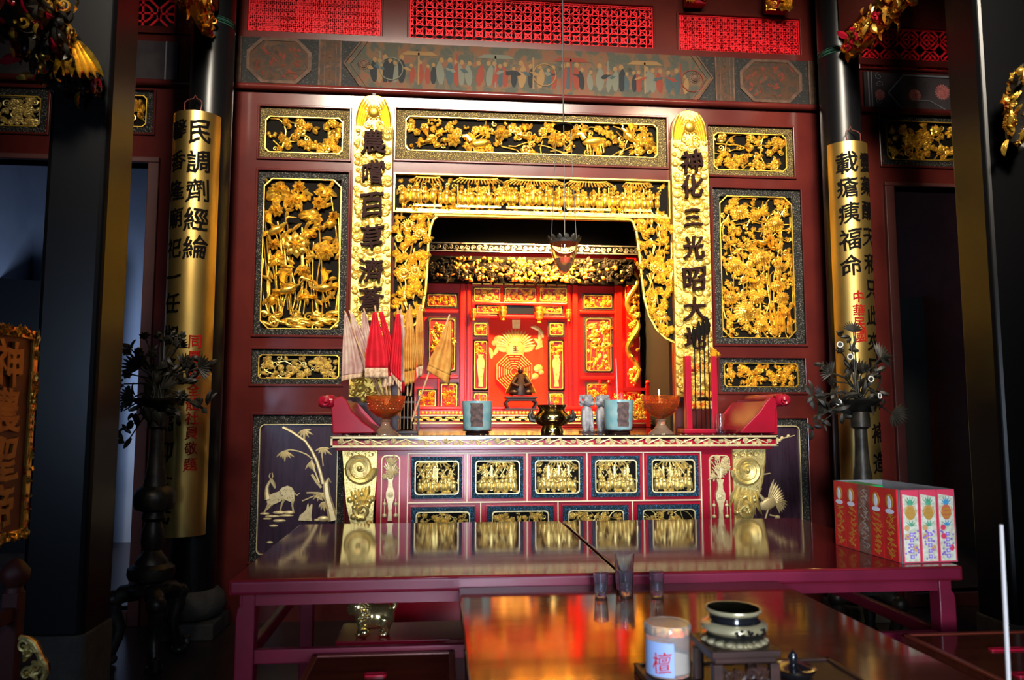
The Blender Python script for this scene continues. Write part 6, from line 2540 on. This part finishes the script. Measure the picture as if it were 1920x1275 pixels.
# brass censer in the middle
Y = 4.98
X = on_altar(1035, Y)
z0 = ZALT
zt = wz(1035, 759, Y)
h = zt - z0
r = 33 * Y / F
root = thing('brass_censer', 'polished brass censer with two ears at the middle of the altar', 'censer', (X, Y, z0))
m = MB()
m.lathe([(r * .62, z0), (r * .66, z0 + h * .06), (r * .60, z0 + h * .22), (r * .55, z0 + h * .25), (r * .85, z0 + h * .34), (r * 1.02, z0 + h * .5), (r * 1.0, z0 + h * .62), (r * .80, z0 + h * .75), (r * .72, z0 + h * .82), (r * .82, z0 + h * .93), (r * .86, z0 + h), (r * .76, z0 + h), (r * .66, z0 + h * .85), (0, z0 + h * .8)], (X, Y, 0), 40)
m.build('bowl', M['brass'], root, smooth=60)
for sg in (-1, 1):
    m = MB()
    m.tube([(X + sg * r * .95, Y, z0 + h * .45), (X + sg * r * 1.22, Y, z0 + h * .5), (X + sg * r * 1.28, Y, z0 + h * .66), (X + sg * r * 1.15, Y, z0 + h * .76), (X + sg * r * 1.20, Y, z0 + h * .84)], [.016, .017, .014, .012, .006], 8)
    m.ball((X + sg * r * 1.12, Y - .01, z0 + h * .6), .016, .016, .02, 8, 6)
    m.build('ear', M['bronze'], root)
m = MB()
m.lathe([(r * .70, z0 + h * .9), (0, z0 + h * .93)], (X, Y, 0), 24)
m.build('ash', M['ash'], root)
incense(X, Y, zt - .02, 5, 9, 'thin incense stick in the brass censer', 'incense in the brass censer', .08, .03)


def glass_bowl(xpx, label, m_bowl, flame):
    Y = 4.92
    X = on_altar(xpx, Y)
    q = Y / F
    z0 = ZALT
    zt = wz(xpx, 742, Y)
    h = zt - z0
    root = thing('footed_glass_bowl', label, 'glass bowl', (X, Y, z0))
    m = MB()
    R = 36 * q
    m.lathe([(.0, z0 + h * .40), (.014, z0 + h * .40), (R * .5, z0 + h * .48), (R * .82, z0 + h * .62), (R * .95, z0 + h * .85), (R, z0 + h * .98), (R * 1.02, zt), (R * .96, zt), (R * .9, z0 + h * .85), (R * .76, z0 + h * .64), (R * .42, z0 + h * .52), (0, z0 + h * .46)], (X, Y, 0), 36)
    bw_ = m.build('bowl', M[m_bowl], root, smooth=60)
    k = MB()
    for j in range(4):
        for i in range(30):
            a = 2 * PI * (i + .5 * (j % 2)) / 30
            rr = R * (.84 + .035 * j)
            k.ball((X + rr * math.cos(a), Y + rr * math.sin(a), z0 + h * (.66 + .07 * j)), .006, .006, .006, 6, 4)
    k.build('embossed_dot', M[m_bowl], bw_)
    m = MB()
    m.lathe([(R * .68, z0), (R * .66, z0 + .008), (R * .42, z0 + h * .12), (R * .24, z0 + h * .24), (R * .22, z0 + h * .32), (R * .30, z0 + h * .37), (R * .2, z0 + h * .40)], (X, Y, 0), 28)
    m.build('foot', M['amber_clear'], root)
    return X, Y, z0 + h


X, Y, z = glass_bowl(723, 'amber pressed glass footed bowl in front of the flags', 'amber', False)
X, Y, z = glass_bowl(1240, 'amber pressed glass footed bowl with a burning flame by the weapon rack', 'amber', True)
k = MB()
hb = z - ZALT
k.lathe([(0, ZALT + hb * .56), (.06, ZALT + hb * .62), (.098, ZALT + hb * .80), (0, ZALT + hb * .80)], (X, Y, 0), 24)
tag(k.build('lamp_oil', M['robe_orange']), 'orange oil filling the glass bowl with the flame', 'lamp oil')
k = MB()
k.tube([(X - .012, Y, ZALT + hb * .78), (X - .012, Y, z + .012)], .004, 6)
wk = k.build('floating_wick', M['white_rim'])
tag(wk, 'burning wick floating in the glass bowl by the weapon rack', 'wick')
wk2 = MB()
wk2.lathe([(0, 0), (.006, .006), (.007, .014), (.003, .026), (0, .034)], (X - .012, Y, z + .010), 12)
fl = wk2.build('flame', M['candle'], wk)
# clear shot glass by the scroll end
X, Y = wx(1351, 790, 5.0), 5.0
m = MB()
zt = wz(1351, 776, Y)
m.lathe([(0, ZALT), (.026, ZALT), (.030, zt), (.027, zt), (.023, ZALT + .01), (0, ZALT + .01)], (X, Y, 0), 24)
tag(m.build('tea_glass', M['glass']), 'small clear glass by the scrolled end of the altar near the weapon rack', 'glass')

# grey stone guardian heads behind
for i, (x, f) in enumerate(((1100, 1), (1128, -1))):
    Y = 5.30
    X = wx(x, 760, Y)
    zt = wz(x, 731, Y)
    h = zt - ZALT
    o_ = thing('stone_lion', ('grey soapstone lion behind the turquoise pot, further from the candle', 'grey soapstone lion behind the turquoise pot, nearer the candle')[i], 'stone lion', (X, Y, ZALT))
    m = MB()
    m.ball((X, Y, ZALT + h * .35), .042, .05, h * .36, 14, 10)
    m.ball((X + f * .008, Y - .02, ZALT + h * .74), .040, .042, .042, 14, 10)
    m.ball((X + f * .030, Y - .035, ZALT + h * .68), .022, .024, .018, 10, 8)
    for s_ in (-1, 1):
        m.ball((X + s_ * .024, Y - .05, ZALT + .02), .018, .03, .02, 10, 6)
        m.tube([(X + s_ * .02, Y - .02, ZALT + h * .5), (X + s_ * .026, Y - .05, ZALT + .02)], [.02, .016], 8)
        m.ball((X + f * .02 + s_ * .015, Y - .055, ZALT + h * .80), .008, .008, .008, 6, 4)
    rg = random.Random(i)
    for q in range(26):
        a, b = rg.uniform(0, 2 * PI), rg.uniform(-.6, 1.3)
        m.ball((X + .042 * math.cos(a) * math.cos(b * .6) - f * .006, Y + .036 * math.sin(a) - .01, ZALT + h * .72 + .042 * math.sin(b)), .013, .013, .013, 7, 5)
    b_ = m.build('figure_body', M['stone_grey'], o_)
    m = MB()
    m.box(X - .05, X + .05, Y - .07, Y + .05, ZALT, ZALT + .012)
    m.build('base', M['wood_dark'], o_, smooth=0)

# dark holder with the flags
HY = 5.12
hx = wx(765, 780, HY)
root = thing('flag_holder', 'dark wooden holder bristling with sticks behind the flags bowl', 'holder', (hx, HY, ZALT))
m = MB()
w_ = 19 * HY / F
ht = wz(765, 742, HY)
m.box(hx - w_, hx + w_, HY - .05, HY + .05, ZALT, ZALT + .02)
m.build('base', M['wood_dark'], root, smooth=0, bevel=.003)
for sg in (-1, 1):
    m = MB()
    m.box(hx + sg * w_ - .008, hx + sg * w_ + .008, HY - .04, HY + .04, ZALT + .02, ht)
    m.build('upright', M['wood_dark'], root, smooth=0)
for zz in (.10, .20):
    m = MB()
    m.box(hx - w_, hx + w_, HY - .045, HY + .045, ZALT + zz, ZALT + zz + .012)
    m.build('shelf', M['wood_dark'], root, smooth=0)
for i in range(5):
    m = MB()
    xx = hx - w_ * .7 + w_ * .35 * i
    m.tube([(xx, HY - .046, ZALT + .03), (xx, HY - .046, ht - .01)], .003, 5)
    m.build('stick', M['pole'], root)


def flag(label, top, foot, left, right, m_, fr, Yf, seed, tag_fr=True):
    """left/right: boundary of the hanging cloth from top to bottom, in picture px on the plane Yf"""
    rng = random.Random(seed)
    pt, pf = PY(*top, Yf), PY(*foot, Yf)
    root = thing('ceremonial_flag', label, 'flag', (pf.x, pf.y, pf.z), None)
    m = MB()
    m.tube([tuple(pf), tuple(pf.lerp(pt, .5)), tuple(pt)], .006, 7)
    m.build('pole', M['pole'], root)
    n, c = 22, 14
    def at(lst, t):
        u = t * (len(lst) - 1)
        i = min(int(u), len(lst) - 2)
        a, b = lst[i], lst[i + 1]
        return (a[0] + (b[0] - a[0]) * (u - i), a[1] + (b[1] - a[1]) * (u - i))
    ph = rng.uniform(0, 6)
    fz = rng.uniform(1.6, 2.6)
    def grid(t0, t1, rows):
        vs, fs = [], []
        for i in range(rows + 1):
            t = t0 + (t1 - t0) * i / rows
            a, b = at(left, t), at(right, t)
            for j in range(c + 1):
                s = j / c
                x, y = a[0] + (b[0] - a[0]) * s, a[1] + (b[1] - a[1]) * s
                amp = .010 + .028 * t
                yy = Yf - .012 - amp * (1 + math.sin(2 * PI * fz * s + ph + .6 * t)) * .5
                p = PY(x, y, yy)
                vs.append(tuple(p))
        for i in range(rows):
            for j in range(c):
                fs.append((i * (c + 1) + j, i * (c + 1) + j + 1, (i + 1) * (c + 1) + j + 1, (i + 1) * (c + 1) + j))
        return vs, fs
    m = MB()
    m.add(*grid(0, .86, n))
    cl = m.build('cloth', M[m_], root, smooth=180)
    so = cl.modifiers.new('thickness', 'SOLIDIFY')
    so.thickness = .002
    m = MB()
    m.add(*grid(.86, 1.0, 4))
    q = m.build('fringe', M[fr], cl, smooth=180)
    so = q.modifiers.new('thickness', 'SOLIDIFY')
    so.thickness = .003


flag('faded pink white flag, outermost of the bundle beside the crane panel', (646, 583), (712, 742), [(646, 590), (643, 640), (641, 690), (640, 715)], [(650, 588), (668, 640), (682, 690), (680, 706)], 'flag_white', 'fringe', 5.16, 1)
flag('faded pink flag half behind the outermost flag of the bundle', (655, 582), (716, 742), [(656, 588), (662, 640), (672, 690), (674, 700)], [(662, 588), (682, 630), (694, 660), (694, 690)], 'flag_white', 'flag_white', 5.19, 2)
flag('grey pink flag tall behind the broad red flag', (682, 578), (722, 742), [(680, 585), (676, 620), (680, 650), (684, 670)], [(686, 585), (694, 620), (700, 650), (700, 670)], 'flag_white', 'flag_yellow', 5.20, 3)
flag('broad bright red flag with pale fringe in front of the bundle', (703, 573), (726, 742), [(699, 585), (692, 625), (685, 665), (684, 708)], [(706, 585), (716, 625), (726, 665), (728, 708)], 'flag_red', 'fringe', 5.06, 4)
flag('red flag with grey border just beside the broad red flag', (715, 574), (732, 742), [(710, 585), (718, 630), (722, 680), (716, 728)], [(718, 585), (732, 630), (742, 680), (738, 722)], 'flag_red', 'fringe', 5.10, 5)
flag('narrow red flag with a white fringe between red and ochre flags', (746, 576), (748, 742), [(742, 590), (736, 630), (730, 690), (732, 700)], [(750, 588), (754, 640), (752, 690), (752, 735)], 'flag_red', 'fringe', 5.08, 6)
flag('pale pink flag edged red touching the ochre flags', (752, 580), (752, 742), [(748, 590), (746, 640), (744, 690), (746, 736)], [(756, 590), (760, 640), (760, 690), (758, 736)], 'flag_white', 'flag_red', 5.12, 7)
flag('ochre flag hanging straight, broader of two upright ochre ones', (768, 571), (764, 742), [(763, 580), (760, 620), (757, 660), (760, 724)], [(772, 580), (777, 620), (780, 660), (776, 718)], 'flag_yellow', 'flag_yellow', 5.10, 8)
flag('narrow ochre flag hanging straight beside the niche red post', (788, 572), (770, 742), [(782, 582), (780, 620), (780, 660), (782, 710)], [(792, 582), (794, 620), (795, 660), (792, 704)], 'flag_yellow', 'fringe', 5.14, 9)
flag('ochre flag on a leaning pole set apart from the bundle', (843, 590), (772, 790), [(838, 606), (824, 640), (806, 672), (800, 694)], [(846, 600), (848, 640), (848, 680), (842, 722)], 'flag_yellow', 'flag_yellow', 5.05, 10)

# weapon rack
RY = 5.14
def rp(x, y):
    return PY(x, y, RY)
xa_, xb_ = rp(1290, 760).x, rp(1338, 760).x
root = thing('weapon_rack', 'red carved miniature weapon rack beside the scrolled altar end', 'rack', ((xa_ + xb_) / 2, RY, ZALT))
for xx in (xa_, xb_):
    m = MB()
    m.box(xx - .020, xx + .020, RY - .03, RY + .03, ZALT, wz(1338, 668, RY))
    m.build('post', M['crimson'], root, smooth=0, bevel=.004)
m = MB()
m.box(xa_ - .06, xb_ + .10, RY - .10, RY + .06, ZALT, ZALT + .03)
m.build('base', M['crimson'], root, smooth=0, bevel=.005)
for y0, y1 in ((680, 698), (733, 744), (752, 766)):
    z1, z0 = wz(1310, y0, RY), wz(1310, y1, RY)
    m = MB()
    m.box(xa_, xb_, RY - .012, RY + .012, z0, z1)
    br_ = m.build('crossbar', M['gold_red'], root, smooth=0)
    k = MB()
    fill_foliage(k, xa_ + .02, xb_ - .02, z0, z1, RY - .012, .012, random.Random(y0), .022, 1.5, False)
    k.build('carving', M['gold_red'], br_, recalc=False)
k = MB()
fill_foliage(k, xb_ - .03, xb_ + .045, wz(1338, 672, RY), wz(1338, 655, RY), RY, .02, random.Random(3), .03, 2.2, False)
k.build('gilt_finial', M['gold'], root, recalc=False)
wg_ = 'miniature weapons in the rack'
for i, (x, yt, kind) in enumerate(((1300, 612, 0), (1310, 603, 1), (1318, 598, 0), (1326, 594, 2))):
    X = rp(x, 700).x
    zt = wz(x, yt, RY)
    root = thing('miniature_weapon', ('black weapon rod standing farthest from the red post of the rack', 'black weapon rod with a wide blade, second in the rack', 'black weapon rod with a slim blade, third in the rack', 'tallest black weapon rod standing next to the red rack post')[i], 'weapon', (X, RY - .03, ZALT + .03), wg_)
    m = MB()
    m.tube([(X, RY - .035, ZALT + .03), (X, RY - .035, zt - .10)], .0038, 7)
    m.build('rod', M['backing'], root)
    m = MB()
    m.leaf(X, zt - .13, RY - .035, .13, .014 + .006 * (i % 2), PI / 2 + .03, .008, n=6)
    m.leaf(X, zt - .13, RY - .028, .13, .014 + .006 * (i % 2), PI / 2 + .03, -.008, n=6)
    m.build('blade', M['backing'], root, recalc=False)

# hanging oil lamp
LY = 4.86
lx = wx(1058, 480, LY)
root = thing('hanging_oil_lamp', 'glass oil lamp hanging on dark wires before the shrine niche', 'oil lamp', (lx, LY, wz(1060, 512, LY)))
m = MB()
zd = wz(1056, 238, LY)
m.tube([(lx, LY, zd), (lx, LY, 4.9)], .0045, 6)
m.build('cord', M['wire'], root)
m = MB()
r = 20 * LY / F
m.lathe([(0, zd - .01), (r * .7, zd - .012), (r, zd - .004), (r * .9, zd + .008), (r * .2, zd + .016), (0, zd + .02)], (lx, LY, 0), 24)
m.build('smoke_disc', M['backing'], root)
zg1, zg0 = wz(1060, 452, LY), wz(1060, 514, LY)
rg_ = 28 * LY / F
for i in range(3):
    a = 2 * PI * i / 3 + .4
    m = MB()
    m.tube([(lx + r * .8 * math.cos(a), LY + r * .8 * math.sin(a), zd), (lx + rg_ * math.cos(a), LY + rg_ * math.sin(a), zg1 + .02)], .0028, 5)
    m.build('chain', M['wire'], root)
m = MB()
for i in range(14):
    a = 2 * PI * i / 14
    k = MB()
    k.leaf(0, 0, 0, .045, .018, PI / 2, .006)
    R = Matrix.Rotation(a, 3, 'Z') @ Matrix.Rotation(.35, 3, 'X')
    k.xf(lambda v: R @ v + Vector((lx + rg_ * 1.0 * math.sin(a), LY - rg_ * 1.0 * math.cos(a), zg1 - .012)))
    m.add(k.v, k.f)
m.lathe([(rg_ * 1.02, zg1 - .02), (rg_ * 1.06, zg1 - .005), (rg_ * 1.0, zg1 + .004)], (lx, LY, 0), 28)
m.build('petal_ring', M['bronze_leaf'], root, recalc=False)
hgl = zg1 - zg0
prof = [(0, 0), (.12, .01), (.34, .10), (.62, .32), (.86, .62), (.96, .90), (.97, 1.0)]
m = MB()
m.lathe([(rg_ * a, zg0 + hgl * b) for a, b in prof] + [(rg_ * a * .93, zg0 + hgl * (b * .96 + .04)) for a, b in reversed(prof)], (lx, LY, 0), 32)
m.build('glass_cup', M['glass'], root, smooth=80)
m = MB()
m.lathe([(0, zg0 + hgl * .05), (rg_ * .28, zg0 + hgl * .12), (rg_ * .54, zg0 + hgl * .34), (rg_ * .66, zg0 + hgl * .46), (0, zg0 + hgl * .46)], (lx, LY, 0), 28)
m.build('oil', M['amber_clear'], root, smooth=60)

# ================================================================== on the small table
def shot(xpx, ybase, hpx, wpx, label):
    p = PZ(xpx, ybase - 2, Z2)
    q = p.y / F
    h, r = hpx * q, wpx * q / 2
    root = thing('shot_glass', label, 'glass', (p.x, p.y, Z2))
    m = MB()
    n = 40
    prof = [(.0, .0), (.74, 0), (.78, .02), (.86, .42), (.90, .5), (1.0, 1.0), (.93, 1.0), (.80, .48), (.74, .40), (.66, .16), (0, .13)]
    m.lathe([(r * a, Z2 + .0005 + h * b) for a, b in prof], (p.x, p.y, 0), 32)
    g = m.build('glass_body', M['shot'], root, smooth=50)
    k = MB()
    for i in range(16):
        a = 2 * PI * i / 16
        k.tube([(p.x + r * .78 * math.cos(a), p.y + r * .78 * math.sin(a), Z2 + h * .05), (p.x + r * .86 * math.cos(a), p.y + r * .86 * math.sin(a), Z2 + h * .40)], r * .05, 5)
    k.build('flute_rib', M['glass'], root)


shot(1171, 1107, 67, 38, 'tall clear glass standing behind the small shot glasses')
shot(1127, 1120, 43, 28, 'small shot glass farthest from the jar')
shot(1174, 1118, 43, 28, 'small shot glass directly before the tall glass')
shot(1232, 1118, 43, 28, 'small shot glass standing nearest the jar of powder')

# dark wooden tray with jar, censer and lid
TZ = Z2 + .012
pa_, pb_ = PZ(1188, 1247, TZ), PZ(1560, 1240, TZ)
root = thing('wooden_tray', 'flat dark wooden tray under the jar and the small censer', 'tray', ((pa_.x + pb_.x) / 2, pa_.y - .2, Z2))
m = MB()
m.box(pa_.x, pb_.x, 1.33, pa_.y, Z2 + .0005, TZ)
m.build('tray_board', M['wood_dark'], root, smooth=0, bevel=.003)
m = MB()
for a, b, c_, d_ in ((pa_.x, pb_.x, pa_.y - .010, pa_.y), (pa_.x, pa_.x + .010, 1.33, pa_.y), (pb_.x - .010, pb_.x, 1.33, pa_.y)):
    m.box(a, b, c_, d_, TZ, TZ + .005)
m.build('rim', M['wood_dark'], root, smooth=0)
# jar
p = PZ(1253, 1262, TZ)
q = p.y / F
r = 42 * q
zt = wz(1253, 1166, p.y)
root = thing('powder_jar', 'clear round jar of sandalwood powder with a red character label', 'jar', (p.x, p.y, TZ))
h = zt - TZ
m = MB()
m.lathe([(0, TZ + .0005), (r * .95, TZ + .001), (r, TZ + .006), (r, TZ + h * .80), (r * .96, TZ + h * .80), (r * .96, TZ + .008), (0, TZ + .008)], (p.x, p.y, 0), 40)
m.build('jar_body', M['clear_plastic'], root, smooth=50)
m = MB()
m.lathe([(r * 1.02, TZ + h * .80), (r * 1.03, TZ + h * .82), (r * 1.03, TZ + h * .97), (r * .98, TZ + h), (0, TZ + h), ], (p.x, p.y, 0), 40)
m.build('lid', M['clear_plastic'], root, smooth=50)
m = MB()
vs, fs = [], []
N = 32
for i in range(N):
    a = 2 * PI * i / N
    vs.append((p.x + r * .94 * math.cos(a), p.y + r * .94 * math.sin(a), TZ + .010))
for i in range(N):
    a = 2 * PI * i / N
    vs.append((p.x + r * .94 * math.cos(a), p.y + r * .94 * math.sin(a), TZ + h * (.52 - .12 * math.cos(a - .2))))
fs = [(i, (i + 1) % N, (i + 1) % N + N, i + N) for i in range(N)] + [tuple(range(N, 2 * N)), tuple(range(N - 1, -1, -1))]
m.add(vs, fs)
m.build('powder', M['powder'], root, smooth=40)
m = MB()
k0, k1 = -PI / 2 - 1.5, -PI / 2 - .02
vs, fs = [], []
for i in range(15):
    a = k0 + (k1 - k0) * i / 14
    for z_ in (TZ + h * .05, TZ + h * .70):
        vs.append((p.x + r * 1.004 * math.cos(a), p.y + r * 1.004 * math.sin(a), z_))
fs = [(2 * i, 2 * i + 2, 2 * i + 3, 2 * i + 1) for i in range(14)]
m.add(vs, fs)
lbl = m.build('paper_label', M['label_blue'], root)
vs, fs = glyph('檀', h * .40, .0, rng=random.Random(2))
m = MB()
out = []
for u, w, e in vs:
    a = -PI / 2 - .56 + u / r
    out.append((p.x + (r * 1.006 + .0006 * (e + .5)) * math.cos(a), p.y + (r * 1.006 + .0006 * (e + .5)) * math.sin(a), TZ + h * .32 + w))
m.add(out, fs)
m.build('red_lettering', M['ink_red'], lbl, smooth=0, recalc=False)

# pedestal and small censer
YC_ = 1.62
Xc = wx(1376, 1200, YC_)
q = YC_ / F
zp = wz(1376, 1219, YC_ - .06)
hw_ = .072
root = thing('carved_pedestal', 'dark carved square pedestal under the cream enamel censer', 'pedestal', (Xc, YC_, TZ))
m = MB()
m.box(Xc - hw_, Xc + hw_, YC_ - hw_, YC_ + hw_, zp - .014, zp)
m.box(Xc - hw_ * .9, Xc + hw_ * .9, YC_ - hw_ * .9, YC_ + hw_ * .9, zp - .026, zp - .014)
m.build('top_board', M['wood_dark'], root, smooth=0, bevel=.003)
m = MB()
for sx_ in (-1, 1):
    for sy_ in (-1, 1):
        x_, y_ = Xc + sx_ * hw_ * .82, YC_ + sy_ * hw_ * .82
        m.box(x_ - .010, x_ + .010, y_ - .010, y_ + .010, TZ, zp - .026)
m.box(Xc - hw_ * .95, Xc + hw_ * .95, YC_ - hw_ * .95, YC_ + hw_ * .95, TZ, TZ + .012)
m.build('corner_frame', M['wood_dark'], root, smooth=0, bevel=.002)
m = MB()
for sg in (-1, 1):
    for i in range(3):
        m.spiral(Xc + sg * hw_ * (.18 + .25 * i), zp - .050, YC_ - hw_ * .80, .014, .004, 1.4, i, sg, 14)
m.box(Xc - hw_ * .8, Xc + hw_ * .8, YC_ - hw_ * .82, YC_ - hw_ * .76, zp - .072, zp - .066)
m.build('fretwork', M['wood_dark'], root)
root = thing('small_censer', 'round cream and black censer on a petalled foot atop the carved pedestal', 'censer', (Xc, YC_, zp))
zt = wz(1376, 1138, YC_)
h = zt - zp
r = 61 * q
m = MB()
m.lathe([(r * .88, h * .0), (r * .93, h * .06), (r * .90, h * .14), (r * .72, h * .19)], (Xc, YC_, zp), 40)
for i in range(18):
    a = 2 * PI * i / 18
    m.ball((Xc + r * .86 * math.cos(a), YC_ + r * .86 * math.sin(a), zp + h * .10), .012, .012, h * .085, 8, 6)
m.build('petal_foot', M['celadon'], root)
m = MB()
m.lathe([(r * .72, h * .18), (r * .92, h * .20), (r * .95, h * .24), (r * .72, h * .28), (r * .7, h * .30)], (Xc, YC_, zp), 40)
m.lathe([(r * .84, h * .62), (r * .74, h * .68), (r * .72, h * .76), (r * .78, h * .86), (r * .8, h * .9)], (Xc, YC_, zp), 40)
m.lathe([(r * .78, h * .99), (r * .70, h * .9), (r * .66, h * .7), (0, h * .66)], (Xc, YC_, zp), 40)
m.build('black_band', M['black_gloss'], root)
m = MB()
m.lathe([(r * .62, h * .27), (r * .84, h * .31), (r * .99, h * .42), (r * 1.0, h * .50), (r * .95, h * .58), (r * .80, h * .64)], (Xc, YC_, zp), 48)
m.build('belly', M['celadon'], root)
m = MB()
m.lathe([(r * .78, h * .86), (r * .83, h * .90), (r * .86, h * .96), (r * .84, h * 1.0), (r * .78, h * .99)], (Xc, YC_, zp), 40)
m.build('rim', M['celadon'], root)
m = MB()
rg = random.Random(8)
for i in range(30):
    a = -PI / 2 + .18 + rg.uniform(-.55, .55)
    z_ = h * rg.uniform(.36, .56)
    rr = r * (.955 + .05 * math.sin((z_ / h - .3) * 8)) + .0012
    m.ball((Xc + rr * math.cos(a), YC_ + rr * math.sin(a), zp + z_), .0035, .0035, .0016 + .002 * rg.random(), 6, 4)
m.build('painted_spray_pattern', M['ink'], root)
# lid with knob
pl_ = PZ(1487, 1250, TZ + .02)
root = thing('censer_lid', 'black gloss lid with a tall knob lying beside the carved pedestal', 'lid', (pl_.x, pl_.y, TZ))
r = 41 * pl_.y / F
m = MB()
m.lathe([(r * .6, TZ + .0005), (r * .8, TZ + .004), (r, TZ + .016), (r * .96, TZ + .020), (r * .6, TZ + .022), (r * .3, TZ + .028), (0, TZ + .03)], (pl_.x, pl_.y, 0), 36)
m.build('lid_plate', M['black_gloss'], root)
m = MB()
m.lathe([(r * .26, TZ + .024), (r * .14, TZ + .032), (r * .22, TZ + .040), (r * .2, TZ + .046), (r * .10, TZ + .052), (0, TZ + .058)], (pl_.x, pl_.y, 0), 20)
m.build('knob', M['black_gloss'], root)
m = MB()
m.tube([(pl_.x + r * .98 * math.cos(2 * PI * i / 36), pl_.y + r * .98 * math.sin(2 * PI * i / 36), TZ + .018) for i in range(37)], .0014, 5, False)
m.build('gilt_rim', M['brass'], root)

# tall near incense stick, standing on the donation box
m = MB()
pt, pf = PY(1877, 984, 1.50), PY(1892, 1300, 1.50)
d_ = (pf - pt).normalized()
foot = pt + d_ * ((pt.z - ZD2 + .004) / -d_.z)
m.tube([tuple(foot), tuple(pt.lerp(foot, .3)), tuple(pt)], [.0045, .0045, .0040], 10)
tag(m.build('joss_stick', M['stem_white']), 'single tall pale joss stick standing close before the dark donation box', 'joss stick')

# ================================================================== placard and furniture at the edge
PXX = wx(58, 800, 3.1)
py1 = 3.10
zt, zb = 1.718, .945
pw_ = .40
root = thing('procession_placard', 'red placard with big ochre characters in a gilt carved frame', 'placard', (PXX, py1 - pw_ / 2, 0))
m = MB()
m.box(PXX - .03, PXX, py1 - pw_, py1, zb, zt)
m.build('board', M['sign_red'], root, smooth=0)
m = MB()
for a, b, c_, d_ in ((py1 - pw_, py1, zt - .035, zt), (py1 - pw_, py1, zb, zb + .035), (py1 - .035, py1, zb, zt), (py1 - pw_, py1 - pw_ + .035, zb, zt)):
    m.box(PXX - .02, PXX + .012, a, b, c_, d_)
fr = m.build('frame', M['gold_red'], root, smooth=0, bevel=.004)
ke = [MB(), MB(), MB()]
rg = random.Random(4)
for i in range(170):
    sd = i % 3
    if sd == 0:
        y_, z_ = rg.uniform(py1 - pw_, py1), zt - .017
    elif sd == 1:
        y_, z_ = rg.uniform(py1 - pw_, py1), zb + .017
    else:
        y_, z_ = py1 - .017, rg.uniform(zb, zt)
    kb = MB()
    kb.leaf(0, 0, 0, rg.uniform(.015, .028), .005, rg.uniform(0, 6), .006, bend=1, rise=.004)
    R = Matrix.Rotation(PI / 2, 3, 'Z')
    kb.xf(lambda v: R @ v + Vector((PXX + .013, max(py1 - pw_ + .01, min(py1 - .02, y_ + rg.uniform(-.008, .008))), z_ + rg.uniform(-.008, .008))))
    ke[sd].add(kb.v, kb.f)
for k in ke:
    k.build('border_carving', M['gold_red'], fr, recalc=False)
for ch, z_ in zip('神農聖帝', (1.585, 1.415, 1.245, 1.075)):
    k = MB()
    vs, fs = glyph(ch, .165, .030, .02, random.Random(5))
    k.add([(PXX + .004 + .010 * (e + .5), py1 - pw_ / 2 + u * 1.25, z_ + w) for u, w, e in vs], fs)
    k.build('character', M['sign_gold'], root, smooth=0, recalc=False)
m = MB()
m.tube([(PXX - .02, py1 - pw_ / 2, 0.02), (PXX - .02, py1 - pw_ / 2, zb)], .02, 10)
m.build('pole', M['maroon_flat'], root)
# dark red stand with rounded finial that the placard stands in
fx = PY(28, 1085, 3.2)
root = thing('placard_stand', 'dark red stand with a turned finial below the placard', 'stand', (fx.x, 3.2, 0))
m = MB()
m.box(fx.x - .03, fx.x + .03, 3.17, 3.23, 0, fx.z - .05)
m.build('post', M['maroon_flat'], root, smooth=0, bevel=.004)
m = MB()
m.lathe([(.02, -.06), (.035, -.05), (.03, -.03), (.05, .0), (.052, .03), (.03, .06), (.012, .075), (0, .08)], (fx.x, 3.2, fx.z), 20)
m.build('finial', M['maroon_flat'], root)
for z_ in (.30, .62):
    m = MB()
    m.box(fx.x - .02, fx.x + .02, 2.2, 3.2, z_, z_ + .05)
    m.build('rail', M['maroon_flat'], root, smooth=0)
# gilt scrolled bench end
BY = 2.55
P = [px(*q, BY) for q in ((37, 1310), (37, 1196), (50, 1198), (63, 1207), (71, 1222), (77, 1236), (84, 1247), (86, 1262), (80, 1276), (76, 1310))]
root = thing('bench_end', 'pale gilt scroll carved bench end standing below the square pillar', 'bench end', (P[0][0] + .03, BY, 0))
m = MB()
m.prism(P, BY, BY + .03)
m.build('end_board', M['wood_dark'], root, smooth=0)
m = MB()
m.tube([(a, BY, b) for a, b in P[1:9]], .009, 8)
for x, y, s_ in ((55, 1222, 1), (68, 1252, -1), (52, 1262, 1), (46, 1208, -1)):
    m.spiral(*px(x, y, BY), BY - .004, .020, .006, 1.5, 0, s_, 16)
for x, y, a in ((45, 1240, 1.2), (60, 1240, -.6), (45, 1270, .5), (70, 1275, 2.2)):
    m.leaf(*px(x, y, BY), BY - .002, .045, .010, a, .012, bend=.6)
m.build('scroll_carving', M['gold_pale'], root)
m = MB()
m.box(P[0][0], P[0][0] + .075, BY, BY + .03, 0, P[0][1])
m.build('leg', M['maroon_flat'], root, smooth=0)
